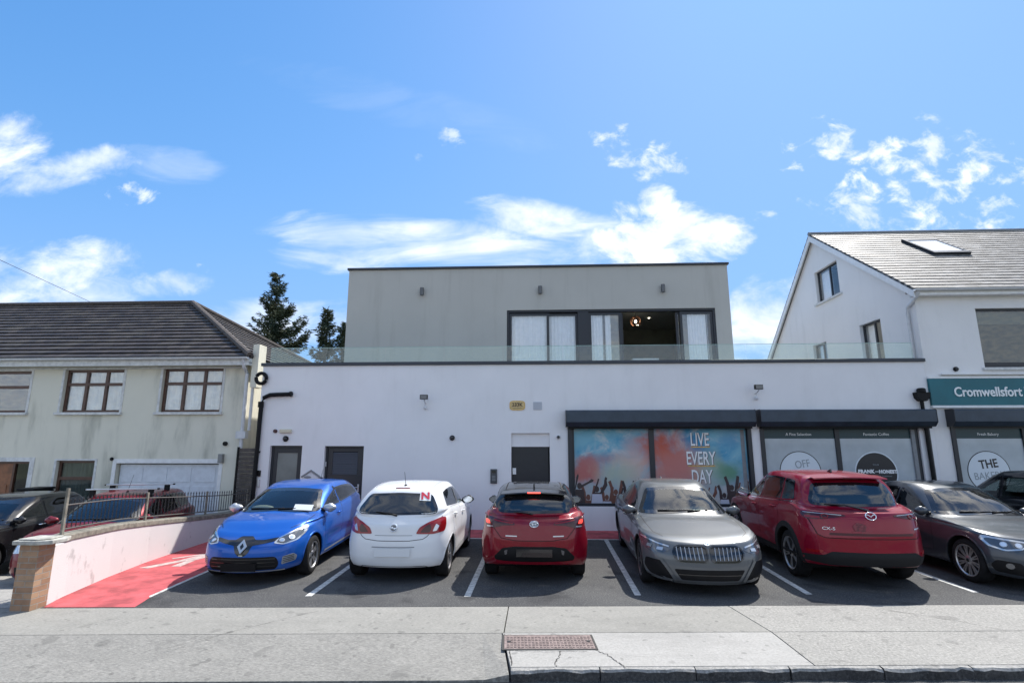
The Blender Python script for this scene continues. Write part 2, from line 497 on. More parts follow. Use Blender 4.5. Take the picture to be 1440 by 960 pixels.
# ------------------------------------------------------------------ mesh helper
class MB:
    def __init__(s):
        s.v, s.f, s.mi, s.uv = [], [], [], {}

    def add(s, vs, fs, mi=0):
        o = len(s.v)
        s.v += [tuple(map(float, p)) for p in vs]
        for f in fs:
            s.f.append(tuple(i + o for i in f))
            s.mi.append(mi)
        return s

    def box(s, x0, x1, y0, y1, z0, z1, mi=0):
        x0, x1 = sorted((x0, x1)); y0, y1 = sorted((y0, y1)); z0, z1 = sorted((z0, z1))
        return s.add([(x0, y0, z0), (x1, y0, z0), (x1, y1, z0), (x0, y1, z0), (x0, y0, z1), (x1, y0, z1), (x1, y1, z1), (x0, y1, z1)],
                     [(0, 3, 2, 1), (4, 5, 6, 7), (0, 1, 5, 4), (1, 2, 6, 5), (2, 3, 7, 6), (3, 0, 4, 7)], mi)

    def prism(s, poly, axis, a, b, mi=0):
        """extrude a 2D polygon along axis from a to b"""
        n = len(poly)
        def pt(p, t):
            return {'x': (t, p[0], p[1]), 'y': (p[0], t, p[1]), 'z': (p[0], p[1], t)}[axis]
        vs = [pt(p, a) for p in poly] + [pt(p, b) for p in poly]
        fs = [tuple(range(n)), tuple(range(2 * n - 1, n - 1, -1))]
        for i in range(n):
            j = (i + 1) % n
            fs.append((i, i + n, j + n, j))
        return s.add(vs, fs, mi)

    def tube(s, pts, r, seg=8, mi=0, cap=True):
        pts = [Vector(p) for p in pts]
        rs = r if isinstance(r, (list, tuple)) else [r] * len(pts)
        vs, fs = [], []
        ref = Vector((0, 0, 1))
        for i, p in enumerate(pts):
            d = (pts[min(i + 1, len(pts) - 1)] - pts[max(i - 1, 0)]).normalized()
            rf = ref if abs(d.dot(ref)) < .95 else Vector((1, 0, 0))
            a = d.cross(rf).normalized()
            b = d.cross(a).normalized()
            for k in range(seg):
                t = 2 * math.pi * k / seg
                vs.append(p + a * math.cos(t) * rs[i] + b * math.sin(t) * rs[i])
        for i in range(len(pts) - 1):
            for k in range(seg):
                k2 = (k + 1) % seg
                fs.append((i * seg + k, i * seg + k2, (i + 1) * seg + k2, (i + 1) * seg + k))
        if cap:
            fs.append(tuple(range(seg)))
            fs.append(tuple(range(len(pts) * seg - 1, (len(pts) - 1) * seg - 1, -1)))
        return s.add(vs, fs, mi)

    def lathe(s, prof, origin, axis='y', seg=32, mi=0, closed=False):
        """prof: (radius, offset along axis)"""
        o = Vector(origin)
        vs, fs = [], []
        for (r, t) in prof:
            for k in range(seg):
                a = 2 * math.pi * k / seg
                c, d = r * math.cos(a), r * math.sin(a)
                vs.append(o + Vector({'y': (c, t, d), 'x': (t, c, d), 'z': (c, d, t)}[axis]))
        m = len(prof)
        for i in range(m if closed else m - 1):
            for k in range(seg):
                k2 = (k + 1) % seg
                fs.append((i * seg + k, i * seg + k2, ((i + 1) % m) * seg + k2, ((i + 1) % m) * seg + k))
        if not closed:
            if prof[0][0] > 1e-4:
                fs.append(tuple(range(seg)))
            if prof[-1][0] > 1e-4:
                fs.append(tuple(range((m - 1) * seg, m * seg)))
        return s.add(vs, fs, mi)

    def ellipsoid(s, c, r, seg=16, rings=10, mi=0):
        c = Vector(c)
        vs, fs = [], []
        for i in range(1, rings):
            t = math.pi * i / rings
            for k in range(seg):
                a = 2 * math.pi * k / seg
                vs.append((c.x + r[0] * math.sin(t) * math.cos(a), c.y + r[1] * math.sin(t) * math.sin(a), c.z + r[2] * math.cos(t)))
        top, bot = len(vs), len(vs) + 1
        vs += [(c.x, c.y, c.z + r[2]), (c.x, c.y, c.z - r[2])]
        for i in range(rings - 2):
            for k in range(seg):
                k2 = (k + 1) % seg
                fs.append((i * seg + k, (i + 1) * seg + k, (i + 1) * seg + k2, i * seg + k2))
        for k in range(seg):
            k2 = (k + 1) % seg
            fs.append((top, k, k2))
            fs.append((bot, (rings - 2) * seg + k2, (rings - 2) * seg + k))
        return s.add(vs, fs, mi)

    def sheet(s, pts, mi=0):
        return s.add(pts, [tuple(range(len(pts)))], mi)

    def build(s, name, mats, parent=None, smooth=False, bevel=0.0, fix=True, angle=None):
        me = bpy.data.meshes.new(name)
        me.from_pydata(s.v, [], s.f)
        if not isinstance(mats, (list, tuple)):
            mats = [mats]
        for m in mats:
            me.materials.append(m)
        if len(mats) > 1:
            me.polygons.foreach_set('material_index', s.mi)
        if fix:
            bm = bmesh.new()
            bm.from_mesh(me)
            bmesh.ops.recalc_face_normals(bm, faces=bm.faces)
            bm.to_mesh(me)
            bm.free()
        if smooth:
            me.polygons.foreach_set('use_smooth', [True] * len(me.polygons))
            if angle:
                me.set_sharp_from_angle(angle=R(angle))
        me.update()
        o = bpy.data.objects.new(name, me)
        COL.objects.link(o)
        if parent is not None:
            o.parent = parent
        if bevel > 0:
            b = o.modifiers.new('bevel', 'BEVEL')
            b.width = bevel
            b.segments = 2
            b.limit_method = 'ANGLE'
        return o


def tag(o, label=None, cat=None, group=None, kind=None):
    for k, v in (('label', label), ('category', cat), ('group', group), ('kind', kind)):
        if v:
            o[k] = v
    return o


def empty(name, loc=(0, 0, 0), rz=0.0):
    o = bpy.data.objects.new(name, None)
    o.empty_display_size = .3
    COL.objects.link(o)
    o.location = loc
    o.rotation_euler = (0, 0, rz)
    return o


def thing(name, label, cat, loc=(0, 0, 0), rz=0.0, group=None):
    return tag(empty(name, loc, rz), label, cat, group)


def copy_tree(o, parent=None):
    c = o.copy()
    COL.objects.link(c)
    if parent is not None:
        c.parent = parent
    for ch in list(o.children):
        copy_tree(ch, c)
    return c


def text(name, body, size, loc, m, parent=None, bold=0.0, depth=.004, align='CENTER', rot=(90, 0, 0), space=1.0, shear=0.0, xs=1.0):
    cu = bpy.data.curves.new(name, 'FONT')
    cu.body = body
    cu.size = size
    cu.align_x = align
    cu.align_y = 'CENTER'
    cu.offset = bold
    cu.extrude = depth / 2
    cu.space_character = space
    cu.shear = shear
    cu.resolution_u = 3
    tmp = bpy.data.objects.new(name + "_tmp", cu)
    COL.objects.link(tmp)
    dg = bpy.context.evaluated_depsgraph_get()
    me = bpy.data.meshes.new_from_object(tmp.evaluated_get(dg))
    bpy.data.objects.remove(tmp)
    bpy.data.curves.remove(cu)
    me.name = name
    me.materials.clear()
    me.materials.append(m)
    o = bpy.data.objects.new(name, me)
    COL.objects.link(o)
    o.location = loc
    o.rotation_euler = tuple(R(a) for a in rot)
    o.scale = (xs, 1, 1)
    if parent is not None:
        o.parent = parent
    return o


# ------------------------------------------------------------------ ground
FY = 13.95                       # shop front plane
def street(x, off=0.0):          # y of the pavement's back edge, and lines parallel to it
    return 7.66 + .060 * x + off

g0 = MB().sheet([(-1500, -1500, -.62), (1500, -1500, -.62), (1500, 1500, -.62), (-1500, 1500, -.62)])
tag(g0.build("ground", mat("far_ground", (.10, .11, .07), .95, noise=.3, nscale=.05), fix=False), kind='structure')

WALL_Y = [7.0, 7.34, 7.8, 8.85, 10.0, 10.8, 11.8, 13.93]
WALL_X = [-6.60, -6.68, -6.82, -7.06, -7.24, -7.30, -7.35, -7.45]
def wall_x(y):
    return float(np.interp(y, WALL_Y, WALL_X))
lot = MB()
lot.prism([(-6.75, street(-6.6)), (40, street(40)), (40, 30), (-7.55, 30), (-7.55, 13.9)] + [(wall_x(y) - .11, y) for y in (11.8, 10.8, 10.0, 8.85, 7.8)], 'z', -.6, 0)
tag(lot.build("parking_lot", M_ASPHALT), kind='structure')

# red pedestrian strip beside the garden wall and along the shop front
rp = MB()
pa = [(-6.64, street(-6.64, .03)), (-5.43, street(-5.43, .03)), (-5.60, 8.0), (-5.72, 9.4), (-5.72, 12.76), (9.9, 12.76), (9.9, 13.93)] + [(wall_x(y) - .02, y) for y in (13.93, 11.8, 10.8, 10.0, 8.85, 7.8)]
rp.prism(pa, 'z', -.05, .004)
tag(rp.build("red_footpath", M_RED_PATH), kind='structure')
wl = MB()
wl.prism([(-5.60, 7.86), (-5.55, 7.80), (-5.66, 9.4), (-5.63, 12.68), (9.9, 12.68), (9.9, 12.755), (-5.715, 12.755), (-5.715, 9.4)], 'z', -.05, .006)
tag(wl.build("path_edge_line", M_LINE), kind='structure')
# painted walking figure on the path (faded)
fig = MB()
zf = .008
fig.prism([(-6.25 + .13 * math.cos(t), 11.08 + .17 * math.sin(t)) for t in [k * math.pi / 8 for k in range(16)]], 'z', .002, zf)
fig.prism([(-6.36, 10.88), (-6.08, 10.90), (-6.12, 10.30), (-6.35, 10.25)], 'z', .002, zf)
fig.prism([(-6.36, 10.27), (-6.22, 10.24), (-6.36, 9.62), (-6.52, 9.66)], 'z', .002, zf + .001)
fig.prism([(-6.22, 10.27), (-6.09, 10.27), (-5.98, 9.80), (-6.11, 9.78)], 'z', .002, zf + .0015)
fig.prism([(-6.37, 10.86), (-6.36, 10.72), (-6.55, 10.38), (-6.60, 10.46)], 'z', .002, zf + .002)
fig.prism([(-6.09, 10.88), (-6.08, 10.74), (-5.90, 10.42), (-5.84, 10.48)], 'z', .002, zf + .0025)
fig.v = [(-6.60 + (p[0] + 6.25) * 1.15 + (p[1] - 10.3) * .18, 10.15 + (p[1] - 10.3) * .98, p[2]) for p in fig.v]
tag(fig.build("painted_pedestrian", M_LINE_OLD), kind='structure')

for (xa, ya, xb) in ((-3.32, 7.97, -3.46), (-1.03, 8.06, -1.04), (1.43, 8.25, 1.53), (3.93, 8.42, 4.05), (6.44, 8.64, 6.52), (8.95, 8.8, 9.0), (11.4, 8.9, 11.5)):
    b = MB().prism([(xa - .046, ya), (xa + .046, ya + .01), (xb + .046, 12.67), (xb - .046, 12.67)], 'z', -.05, .004)
    tag(b.build("bay_line", M_LINE), kind='structure')

# pavement: back strip and three slabs, falling to a dropped kerb on the left
def drop(x):
    t = min(1, max(0, (-.05 - x) / .55))
    return -.085 * t * t * (3 - 2 * t)
def slab(name, xs0, xs1, off0, off1, m, follow=False, z=0.0, n=28):
    b = MB()
    vs, fs = [], []
    for i in range(n + 1):
        t = i / n
        for j, (off, xa, xb) in enumerate(((off0, xs0[0], xs1[0]), (off1, xs0[1], xs1[1]))):
            x = xa + (xb - xa) * t
            zz = z + (drop(x) if (follow and j == 1) else 0)
            vs.append((x, street(x, off), zz))
    for i in range(n):
        fs.append((2 * i, 2 * i + 1, 2 * i + 3, 2 * i + 2))
    nv = len(vs)
    vs += [(p[0], p[1], -.4) for p in vs]
    for i in range(n):
        for j in (0, 1):
            a, c = 2 * i + j, 2 * i + 2 + j
            fs.append((a, c, c + nv, a + nv))
    fs.append((0, 1, 1 + nv, nv))
    fs.append((2 * n, 2 * n + 1, 2 * n + 1 + nv, 2 * n + nv))
    b.add(vs, fs)
    return tag(b.build(name, m), kind='structure')
slab("pavement_back_strip", (-14, -14), (-.42, -.42), -.004, -1.0, M_CONC_B)
slab("pavement_back_strip", (-.406, -.406), (2.55, 2.70), -.004, -1.0, M_CONC_B)
slab("pavement_back_strip", (2.564, 2.714), (30, 30), -.004, -1.0, M_CONC_R)
slab("pavement_slab", (-14, -14), (-.44, -.30), -1.012, -2.03, M_CONC_L, True, n=60)
slab("pavement_slab", (-.425, -.285), (2.70, 2.72), -1.012, -1.95, M_CONC_C)
slab("pavement_slab", (2.715, 2.735), (30, 30), -1.012, -1.95, M_CONC_R)
tag(MB().prism([(-14, street(-14, -2.0)), (30, street(30, -1.9)), (30, street(30, -.003)), (-14, street(-14, -.003))], 'z', -.4, -.09).build("pavement_bed", M_CRACK), kind='structure')
# kerb stones
rng = random.Random(4)
x = -.28
while x < 12:
    w = rng.uniform(.85, .95)
    b = MB()
    n = 10
    top = [(x + (w - .012) * i / n, rng.uniform(-.016, .004)) for i in range(n + 1)]
    vs, fs = [], []
    for (xx, dz) in top:
        j = rng.uniform(-.014, .014)
        vs += [(xx, street(xx, -1.957), -.002), (xx, street(xx, -2.005) + j, -.004 + dz * .5), (xx, street(xx, -2.018) + j * 1.5, -.022 + dz), (xx, street(xx, -2.03), -.3)]
    for i in range(n):
        for k in range(3):
            fs.append((4 * i + k, 4 * i + k + 1, 4 * i + k + 5, 4 * i + k + 4))
    fs.append((0, 1, 2, 3)); fs.append((4 * n, 4 * n + 1, 4 * n + 2, 4 * n + 3))
    b.add(vs, fs)
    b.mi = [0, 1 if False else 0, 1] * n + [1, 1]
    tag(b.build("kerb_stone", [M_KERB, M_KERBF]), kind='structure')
    x += w
tag(MB().prism([(-60, street(-60, -9)), (60, street(60, -9)), (60, street(60, -1.9)), (-60, street(-60, -1.9))], 'z', -.5, -.105).build("road", M_ASPHALT), kind='structure')

# cracks in the pale slab
def crack(pts, w, name="pavement_crack"):
    rr = random.Random(len(pts) * 7 + int(w * 1e4))
    dense = []
    for (a, b_) in zip(pts[:-1], pts[1:]):
        for k in range(6):
            t = k / 6
            dense.append((a[0] + (b_[0] - a[0]) * t + rr.uniform(-.012, .012), a[1] + (b_[1] - a[1]) * t + rr.uniform(-.012, .012)))
    dense.append(pts[-1])
    b = MB()
    vs, fs = [], []
    for i, p in enumerate(dense):
        q = dense[min(i + 1, len(dense) - 1)]; o = dense[max(i - 1, 0)]
        d = Vector((q[0] - o[0], q[1] - o[1])).normalized()
        ww = w * rr.uniform(.2, .95)
        vs += [(p[0] - d.y * ww, p[1] + d.x * ww, .004), (p[0] + d.y * ww, p[1] - d.x * ww, .004)]
    for i in range(len(dense) - 1):
        fs.append((2 * i, 2 * i + 1, 2 * i + 3, 2 * i + 2))
    b.add(vs, fs)
    tag(b.build(name, M_CRACK), kind='structure')
crack([(-.40, 6.58), (-.36, 6.35), (-.30, 6.0), (-.28, 5.72)], .011)
crack([(-.40, 6.50), (-.22, 6.55), (-.37, 6.57)], .007)
crack([(.60, 6.16), (.70, 6.05), (.78, 5.85), (.84, 5.72)], .008)
crack([(.22, 6.11), (.20, 5.95), (.15, 5.80), (.17, 5.72)], .007)
crack([(-.35, 6.10), (0.0, 6.09), (.22, 6.105), (.5, 6.12)], .004)
crack([(-2.9, 7.3), (-3.2, 7.0), (-3.6, 6.5), (-4.0, 6.0)], .004)
crack([(4.6, 7.7), (5.2, 7.3), (5.5, 6.95)], .005)

mh = thing("manhole_cover", "rusty ribbed rectangular manhole cover set in the pale pavement slab", "manhole cover", (.10, 6.36, 0), R(3.3))
b = MB(); b.box(-.49, .49, -.20, .20, .002, .008)
for i in range(24):
    for j in range(7):
        b.box(-.46 + i * .0395, -.435 + i * .0395, -.17 + j * .05, -.145 + j * .05, .0075, .013)
b.build("ribbed_plate", M_RUST, mh)
b = MB()
b.box(-.515, .515, .203, .222, .002, .006); b.box(-.515, .515, -.222, -.203, .002, .006)
b.box(-.515, -.493, -.203, .203, .002, .006); b.box(.493, .515, -.203, .203, .002, .006)
b.build("cover_frame", M_CRACK, mh)
for xx in (-.44, .44):
    MB().lathe([(.022, .009), (.022, .016), (.0, .016)], (xx, 0, 0), 'z', 12).build("lifting_eye", M_IRON, mh)

# driveway of the cream house, falling to the house
b = MB()
b.add([(-30, street(-30) + .004, .0), (-6.72, street(-6.72) + .004, 0), (-7.4, 11, -.48), (-30, 11, -.48), (-30, 40, -.5), (-7.4, 40, -.5)], [(0, 1, 2, 3), (3, 2, 5, 4)])
tag(b.build("driveway", M_DRIVE), kind='structure')


# ------------------------------------------------------------------ walls with openings
def wall_rects(x0, x1, z0, z1, holes):
    xs = sorted({x0, x1, *[h[0] for h in holes], *[h[1] for h in holes]})
    out = []
    for a, c in zip(xs[:-1], xs[1:]):
        zs = [(h[2], h[3]) for h in holes if h[0] <= a + 1e-6 and h[1] >= c - 1e-6]
        zs.sort()
        z = z0
        for (h0, h1) in zs:
            if h0 > z + 1e-6:
                out.append((a, c, z, h0))
            z = max(z, h1)
        if z < z1 - 1e-6:
            out.append((a, c, z, z1))
    return out


def wall_mesh(b, x0, x1, z0, z1, y, thick, holes, mi=0):
    """wall facing -y at plane y, with real openings (front face in pieces, reveals, back)"""
    xs = sorted({x0, x1, *[h[0] for h in holes], *[h[1] for h in holes]})
    zs = sorted({z0, z1, *[h[2] for h in holes], *[h[3] for h in holes]})
    def inside(a, c):
        return any(h[0] < a < h[1] and h[2] < c < h[3] for h in holes)
    idx = {}
    vs, fs = [], []
    for j, yy in enumerate((y, y + thick)):
        for xx in xs:
            for zz in zs:
                idx[(xx, zz, j)] = len(vs)
                vs.append((xx, yy, zz))
    for i in range(len(xs) - 1):
        for k in range(len(zs) - 1):
            if inside((xs[i] + xs[i + 1]) / 2, (zs[k] + zs[k + 1]) / 2):
                continue
            a, c, d, e = (xs[i], zs[k]), (xs[i + 1], zs[k]), (xs[i + 1], zs[k + 1]), (xs[i], zs[k + 1])
            fs.append(tuple(idx[(*p, 0)] for p in (a, c, d, e)))
            fs.append(tuple(idx[(*p, 1)] for p in (e, d, c, a)))
            for (p, q, mx, mz) in ((a, c, (xs[i] + xs[i + 1]) / 2, zs[k] - .01), (d, e, (xs[i] + xs[i + 1]) / 2, zs[k + 1] + .01),
                                   (e, a, xs[i] - .01, (zs[k] + zs[k + 1]) / 2), (c, d, xs[i + 1] + .01, (zs[k] + zs[k + 1]) / 2)):
                out = mx < x0 or mx > x1 or mz < z0 or mz > z1
                if out or inside(mx, mz):
                    fs.append((idx[(*p, 0)], idx[(*q, 0)], idx[(*q, 1)], idx[(*p, 1)]))
    b.add(vs, fs, mi)


def frame_mesh(b, x0, x1, z0, z1, y, w=.06, d=.06, verts=(), hors=(), vw=None):
    """rectangular frame with mullions (verts: x positions) and transoms (hors: z or (z,xa,xb))"""
    vw = vw or w
    b.box(x0, x0 + w, y, y + d, z0, z1)
    b.box(x1 - w, x1, y, y + d, z0, z1)
    b.box(x0 + w, x1 - w, y, y + d, z1 - w, z1)
    b.box(x0 + w, x1 - w, y, y + d, z0, z0 + w)
    for v in verts:
        b.box(v - vw / 2, v + vw / 2, y - .002, y + d + .002, z0 + w, z1 - w)
    for h in hors:
        hz, xa, xb = h if isinstance(h, tuple) else (h, x0 + w, x1 - w)
        b.box(xa, xb, y - .001, y + d + .001, hz - vw / 2, hz + vw / 2)


# ------------------------------------------------------------------ main shop building
shop = thing("shop_building", "long white two storey shop building with grey rendered box upstairs", "building")
X0, X1, ZP = -7.49, 9.98, 4.22
holes = [(-7.11, -6.24, .02, 2.09), (-5.63, -4.58, .02, 2.08), (-.69, .31, .02, 2.41), (.87, 5.42, .58, 2.60), (5.70, 9.62, .30, 2.60)]
b = MB()
wall_mesh(b, X0, X1, -.3, ZP, FY, .34, holes)
b.build("ground_floor_wall", M_WALL, shop)
b = MB()
b.box(X0, X0 + .3, FY + .345, 26, -.3, ZP)
b.box(X1 - .3, X1, FY + .345, 26, -.3, ZP)
b.box(X0, X1, 26.003, 26.3, -.3, ZP)
b.build("side_wall", M_WALL, shop)
MB().box(X0 + .302, X1 - .302, FY + .343, 26, 3.85, 4.0).build("terrace_deck", M_LEAD, shop)
b = MB()
b.box(X0 - .05, X1 + .02, FY - .05, FY + .42, ZP + .001, ZP + .085)
b.build("parapet_coping", M_ANTH, shop, bevel=.01)
for hx0, hx1, hz0, hz1 in holes:          # rooms behind the openings
    pass
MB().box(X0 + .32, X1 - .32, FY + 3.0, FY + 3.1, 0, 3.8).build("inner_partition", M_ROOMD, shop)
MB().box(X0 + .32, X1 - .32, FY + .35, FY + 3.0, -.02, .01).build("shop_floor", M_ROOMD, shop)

# upper box
BY, BX0, BX1, BZ = 16.0, -6.03, 5.95, 7.62
b = MB()
wall_mesh(b, BX0, BX1, 4.005, BZ, BY, .3, [(-.93, 5.49, 4.05, 6.24)])
b.build("upper_wall", M_GREY_R, shop)
b = MB()
b.box(BX0, BX0 + .3, BY + .303, 24, 4.005, BZ)
b.box(BX1 - .3, BX1, BY + .303, 24, 4.005, BZ)
b.box(BX0, BX1, 24.003, 24.3, 4.005, BZ)
b.build("upper_side_wall", M_GREY_R, shop)
b = MB()
b.box(BX0 - .05, BX1 + .05, BY - .06, 24.35, BZ + .002, BZ + .07)
b.build("flat_roof_trim", M_ANTH, shop, bevel=.01)
MB().box(BX0 + .31, BX1 - .31, BY + .31, 23.9, 6.75, 6.85).build("upstairs_ceiling", mat("upstairs_paint", (.5, .5, .46), .9), shop)
MB().box(BX0 + .31, BX1 - .31, BY + 5.5, BY + 5.6, 4.01, 6.74).build("upstairs_back_wall", M_ROOM, shop)
MB().box(2.16, 2.26, BY + .32, BY + 5.4, 4.012, 6.74).build("upstairs_partition", M_ROOM, shop)

# glazed sliding doors upstairs
def slide(x0, x1, y, name="sliding_door", blind=None):
    f = MB(); frame_mesh(f, x0, x1, 4.06, 6.15, y, .075, .05)
    fo = f.build(name, M_ANTH_D, shop, bevel=.004)
    MB().box(x0 + .076, x1 - .076, y + .02, y + .028, 4.136, 6.074).build("pane", M_GLASS, fo)
    if blind:
        bb = MB()
        n = 60
        xa, xb = blind
        vs = []
        for i in range(n + 1):
            t = i / n
            wv = .009 * math.sin(t * 46) + .005 * math.sin(t * 101)
            vs += [(xa + (xb - xa) * t, y + .075 + wv, 4.07), (xa + (xb - xa) * t, y + .075 + wv, 6.12)]
        bb.add(vs, [(2 * i, 2 * i + 2, 2 * i + 3, 2 * i + 1) for i in range(n)])
        c = bb.build("curtain", M_CURTAIN, fo, smooth=True)
    return fo
f = MB()
frame_mesh(f, -.93, 5.49, 4.05, 6.24, BY + .04, .07, .14)
f.box(1.28, 1.62, BY + .045, BY + .17, 4.12, 6.17)
f.build("door_frame", M_ANTH_D, shop, bevel=.004)
slide(-.855, .39, BY + .07, blind=(-.79, .33))
slide(.31, 1.28, BY + .13, blind=(.38, 1.22))
slide(1.62, 2.62, BY + .07, blind=(1.62, 2.30))
slide(2.05, 2.68, BY + .135)
slide(4.42, 5.42, BY + .07, blind=(4.66, 5.30))
slide(4.30, 5.30, BY + .135)
for (xx, w, hh, zz) in ((2.05, .50, .26, 4.05), (3.05, .84, .36, 4.05)):   # boxes of pale things standing inside the door
    o = MB().box(xx, xx + w, BY + .8, BY + 1.1, 4.02, 4.02 + .95 * hh + .45).build("white_side_table", M_WHITE, bevel=.01)
    tag(o, "small white table inside the terrace door, " + ("left one" if xx < 3 else "wider right one"), "table", "white tables inside the terrace door")
# chandelier and ceiling spots
ch = thing("pendant_lamp", "round copper pendant lamp glowing inside the upstairs room", "lamp", (3.55, BY + 2.6, 6.45))
b = MB()
b.tube([(0, 0, .3), (0, 0, .12)], .01, 6)
b.build("flex", M_BLACK, ch)
b = MB()
for k in range(12):
    a = k * math.pi / 6
    b.tube([(.02 * math.cos(a), .02 * math.sin(a), .16)] + [(.19 * math.sin(t) * math.cos(a), .19 * math.sin(t) * math.sin(a), .19 * math.cos(t) - .02) for t in (.6, 1.1, 1.6, 2.1, 2.6)], .008, 5)
b.build("lamp_cage", mat("copper", (.6, .28, .16), .3, .9), ch)
MB().ellipsoid((0, 0, -.02), (.045, .045, .055), 10, 8).build("bulb", M_LITW, ch)
for i, (xx, yy) in enumerate(((4.72, 1.6), (3.1, 3.4), (4.2, 3.4), (2.9, 4.6), (4.0, 4.6))):
    o = MB().lathe([(.035, 6.742), (.035, 6.735), (0, 6.735)], (xx, BY + yy, 0), 'z', 10).build("ceiling_spot", M_LITW)
    tag(o, "small recessed ceiling spot lit in the upstairs room", "spotlight", "ceiling spots in the upstairs room")

# balustrade of clear glass on the parapet
bal = thing("glass_balustrade", "frameless clear glass balustrade along the white parapet", "balustrade", (0, FY + .16, 4.31))
xs = [-7.40]
while xs[-1] < 9.8:
    xs.append(min(9.86, xs[-1] + 1.62))
for i, (xa, xb) in enumerate(zip(xs[:-1], xs[1:])):
    gp = MB().box(xa + .006, xb - .006, 0, .015, -.02, .432).build("glass_panel", M_GLASSB, bal)
    MB().box(xa + .006, xb - .006, 0, .015, .4325, .444).build("polished_edge", mat("glass_edge", (.30, .48, .43), .15, coat=.6), gp)
MB().box(-7.40, 9.86, -.02, .035, -.03, .028).build("base_channel", M_ANTH, bal)
# side run on the left and small rail post
for k in range(4):
    MB().box(-7.41, -7.395, .03 + k * 1.6, 1.61 + k * 1.6, -.02, .435).build("glass_panel", M_GLASSB, bal)

# wall lamps of the upper box
for i, (xx, word) in enumerate(((-3.62, "leftmost, left of the sliding doors"), (.12, "middle one, above the left sliding doors"), (3.92, "rightmost, above the open sliding door"))):
    wlmp = thing("wall_lamp", "grey cylinder wall lamp on the grey box, " + word, "wall lamp", (xx, BY, 6.86), 0, "cylinder wall lamps on the grey upper storey")
    MB().box(-.05, .05, -.03, 0, -.08, .08).build("back_plate", M_LEAD, wlmp)
    MB().lathe([(.0, -.12), (.062, -.12), (.062, .12), (.0, .12)], (0, -.10, 0), 'z', 18).build("lamp_body", mat("lamp_grey", (.13, .13, .13), .4, .5), wlmp, smooth=True, angle=40)
    MB().box(-.015, .015, -.05, -.028, -.03, .03).build("arm", M_LEAD, wlmp)

# ground floor doors
d = MB(); frame_mesh(d, -7.11, -6.24, .02, 2.09, FY + .10, .06, .08)
d.box(-7.05, -6.95, FY + .115, FY + .165, .08, 2.03); d.box(-6.40, -6.30, FY + .115, FY + .165, .08, 2.03)
d.box(-6.95, -6.40, FY + .115, FY + .165, 1.90, 2.03); d.box(-6.95, -6.40, FY + .115, FY + .165, .08, .35)
do = d.build("entrance_door", M_ANTH_D, shop, bevel=.004)
MB().box(-6.95, -6.40, FY + .135, FY + .145, .35, 1.90).build("pane", mat("grey_door_glass", (.20, .21, .20), .12, noise=.15, nscale=1.5), do)
MB().tube([(-6.43, FY + .10, 1.0), (-6.43, FY + .05, 1.0), (-6.55, FY + .05, 1.0)], .012, 8).build("handle", M_SILVER, do)
d = MB(); frame_mesh(d, -5.63, -4.58, .02, 2.08, FY + .09, .055, .08)
d.box(-5.57, -4.64, FY + .115, FY + .165, .08, 1.34); d.box(-5.57, -5.44, FY + .115, FY + .165, 1.342, 2.02); d.box(-4.77, -4.64, FY + .115, FY + .165, 1.342, 2.02)
d.box(-5.44, -4.77, FY + .115, FY + .165, 1.93, 2.02)
do = d.build("louvred_door", M_ANTH_D, shop, bevel=.004)
d = MB()
for k in range(13):
    z = 1.355 + k * .0435
    d.add([(-5.44, FY + .118, z), (-4.77, FY + .118, z), (-4.77, FY + .16, z + .04), (-5.44, FY + .16, z + .04), (-5.44, FY + .122, z - .006), (-4.77, FY + .122, z - .006), (-4.77, FY + .164, z + .034), (-5.44, FY + .164, z + .034)],
          [(0, 1, 2, 3), (7, 6, 5, 4), (0, 4, 5, 1), (2, 6, 7, 3)])
d.build("louvre_slats", mat("louvre_grey", (.12, .13, .155), .4), do)
MB().box(-5.44, -4.77, FY + .20, FY + .21, 1.33, 1.95).build("louvre_backing", M_ROOMD, do)
h = MB(); h.box(-4.735, -4.695, FY + .10, FY + .115, .90, 1.10); h.tube([(-4.715, FY + .10, 1.02), (-4.715, FY + .06, 1.02), (-4.84, FY + .06, 1.02)], .011, 8)
h.build("handle", M_SILVER, do)
for zz in (1.55, .6):
    MB().tube([(-5.60, FY + .07, zz), (-5.60, FY + .07, zz + .12)], .016, 8).build("hinge", M_SILVER, do)
d = MB(); d.box(-.69, .31, FY + .09, FY + .30, 2.062, 2.405)
d.build("door_header", M_WALL, shop)
d = MB(); d.box(-.68, .275, FY + .12, FY + .18, .02, 2.06)
do = d.build("shop_door", M_DOOR, shop)
o = MB().box(-.66, -.57, FY + .112, FY + .119, 1.36, 1.52).build("door_notice", M_LETTER)
tag(o, "small white notice stuck on the black shop door", "notice")

# roller shutter boxes with guide rails
def shutter(x0, x1, name="shutter_box", rails=True):
    b = MB()
    b.prism([(FY - .30, 2.68), (FY - .30, 2.965), (FY - .26, 2.99), (FY - .001, 2.99), (FY - .001, 2.57), (FY - .20, 2.57)], 'x', x0, x1)
    so = b.build(name, M_SHUT, shop, bevel=.008)
    for xx in (x0 - .004, x1 - .004):
        MB().prism([(FY - .305, 2.675), (FY - .305, 2.97), (FY - .262, 2.996), (FY - .0015, 2.996), (FY - .0015, 2.563), (FY - .203, 2.563)], 'x', xx, xx + .009).build("end_cap", M_ANTH_D, so)
    MB().box(x0 + .06, x1 - .06, FY - .16, FY - .10, 2.52, 2.566).build("bottom_bar", M_BLACK, so)
    if rails:
        for xx in (x0 + .05, x1 - .15):
            MB().box(xx, xx + .10, FY - .045, FY - .002, .55 if x0 < 5 else .28, 2.56).build("guide_rail", M_ANTH_D, so, bevel=.004)
    return so
shutter(.73, 5.50)
shutter(5.62, 9.90)

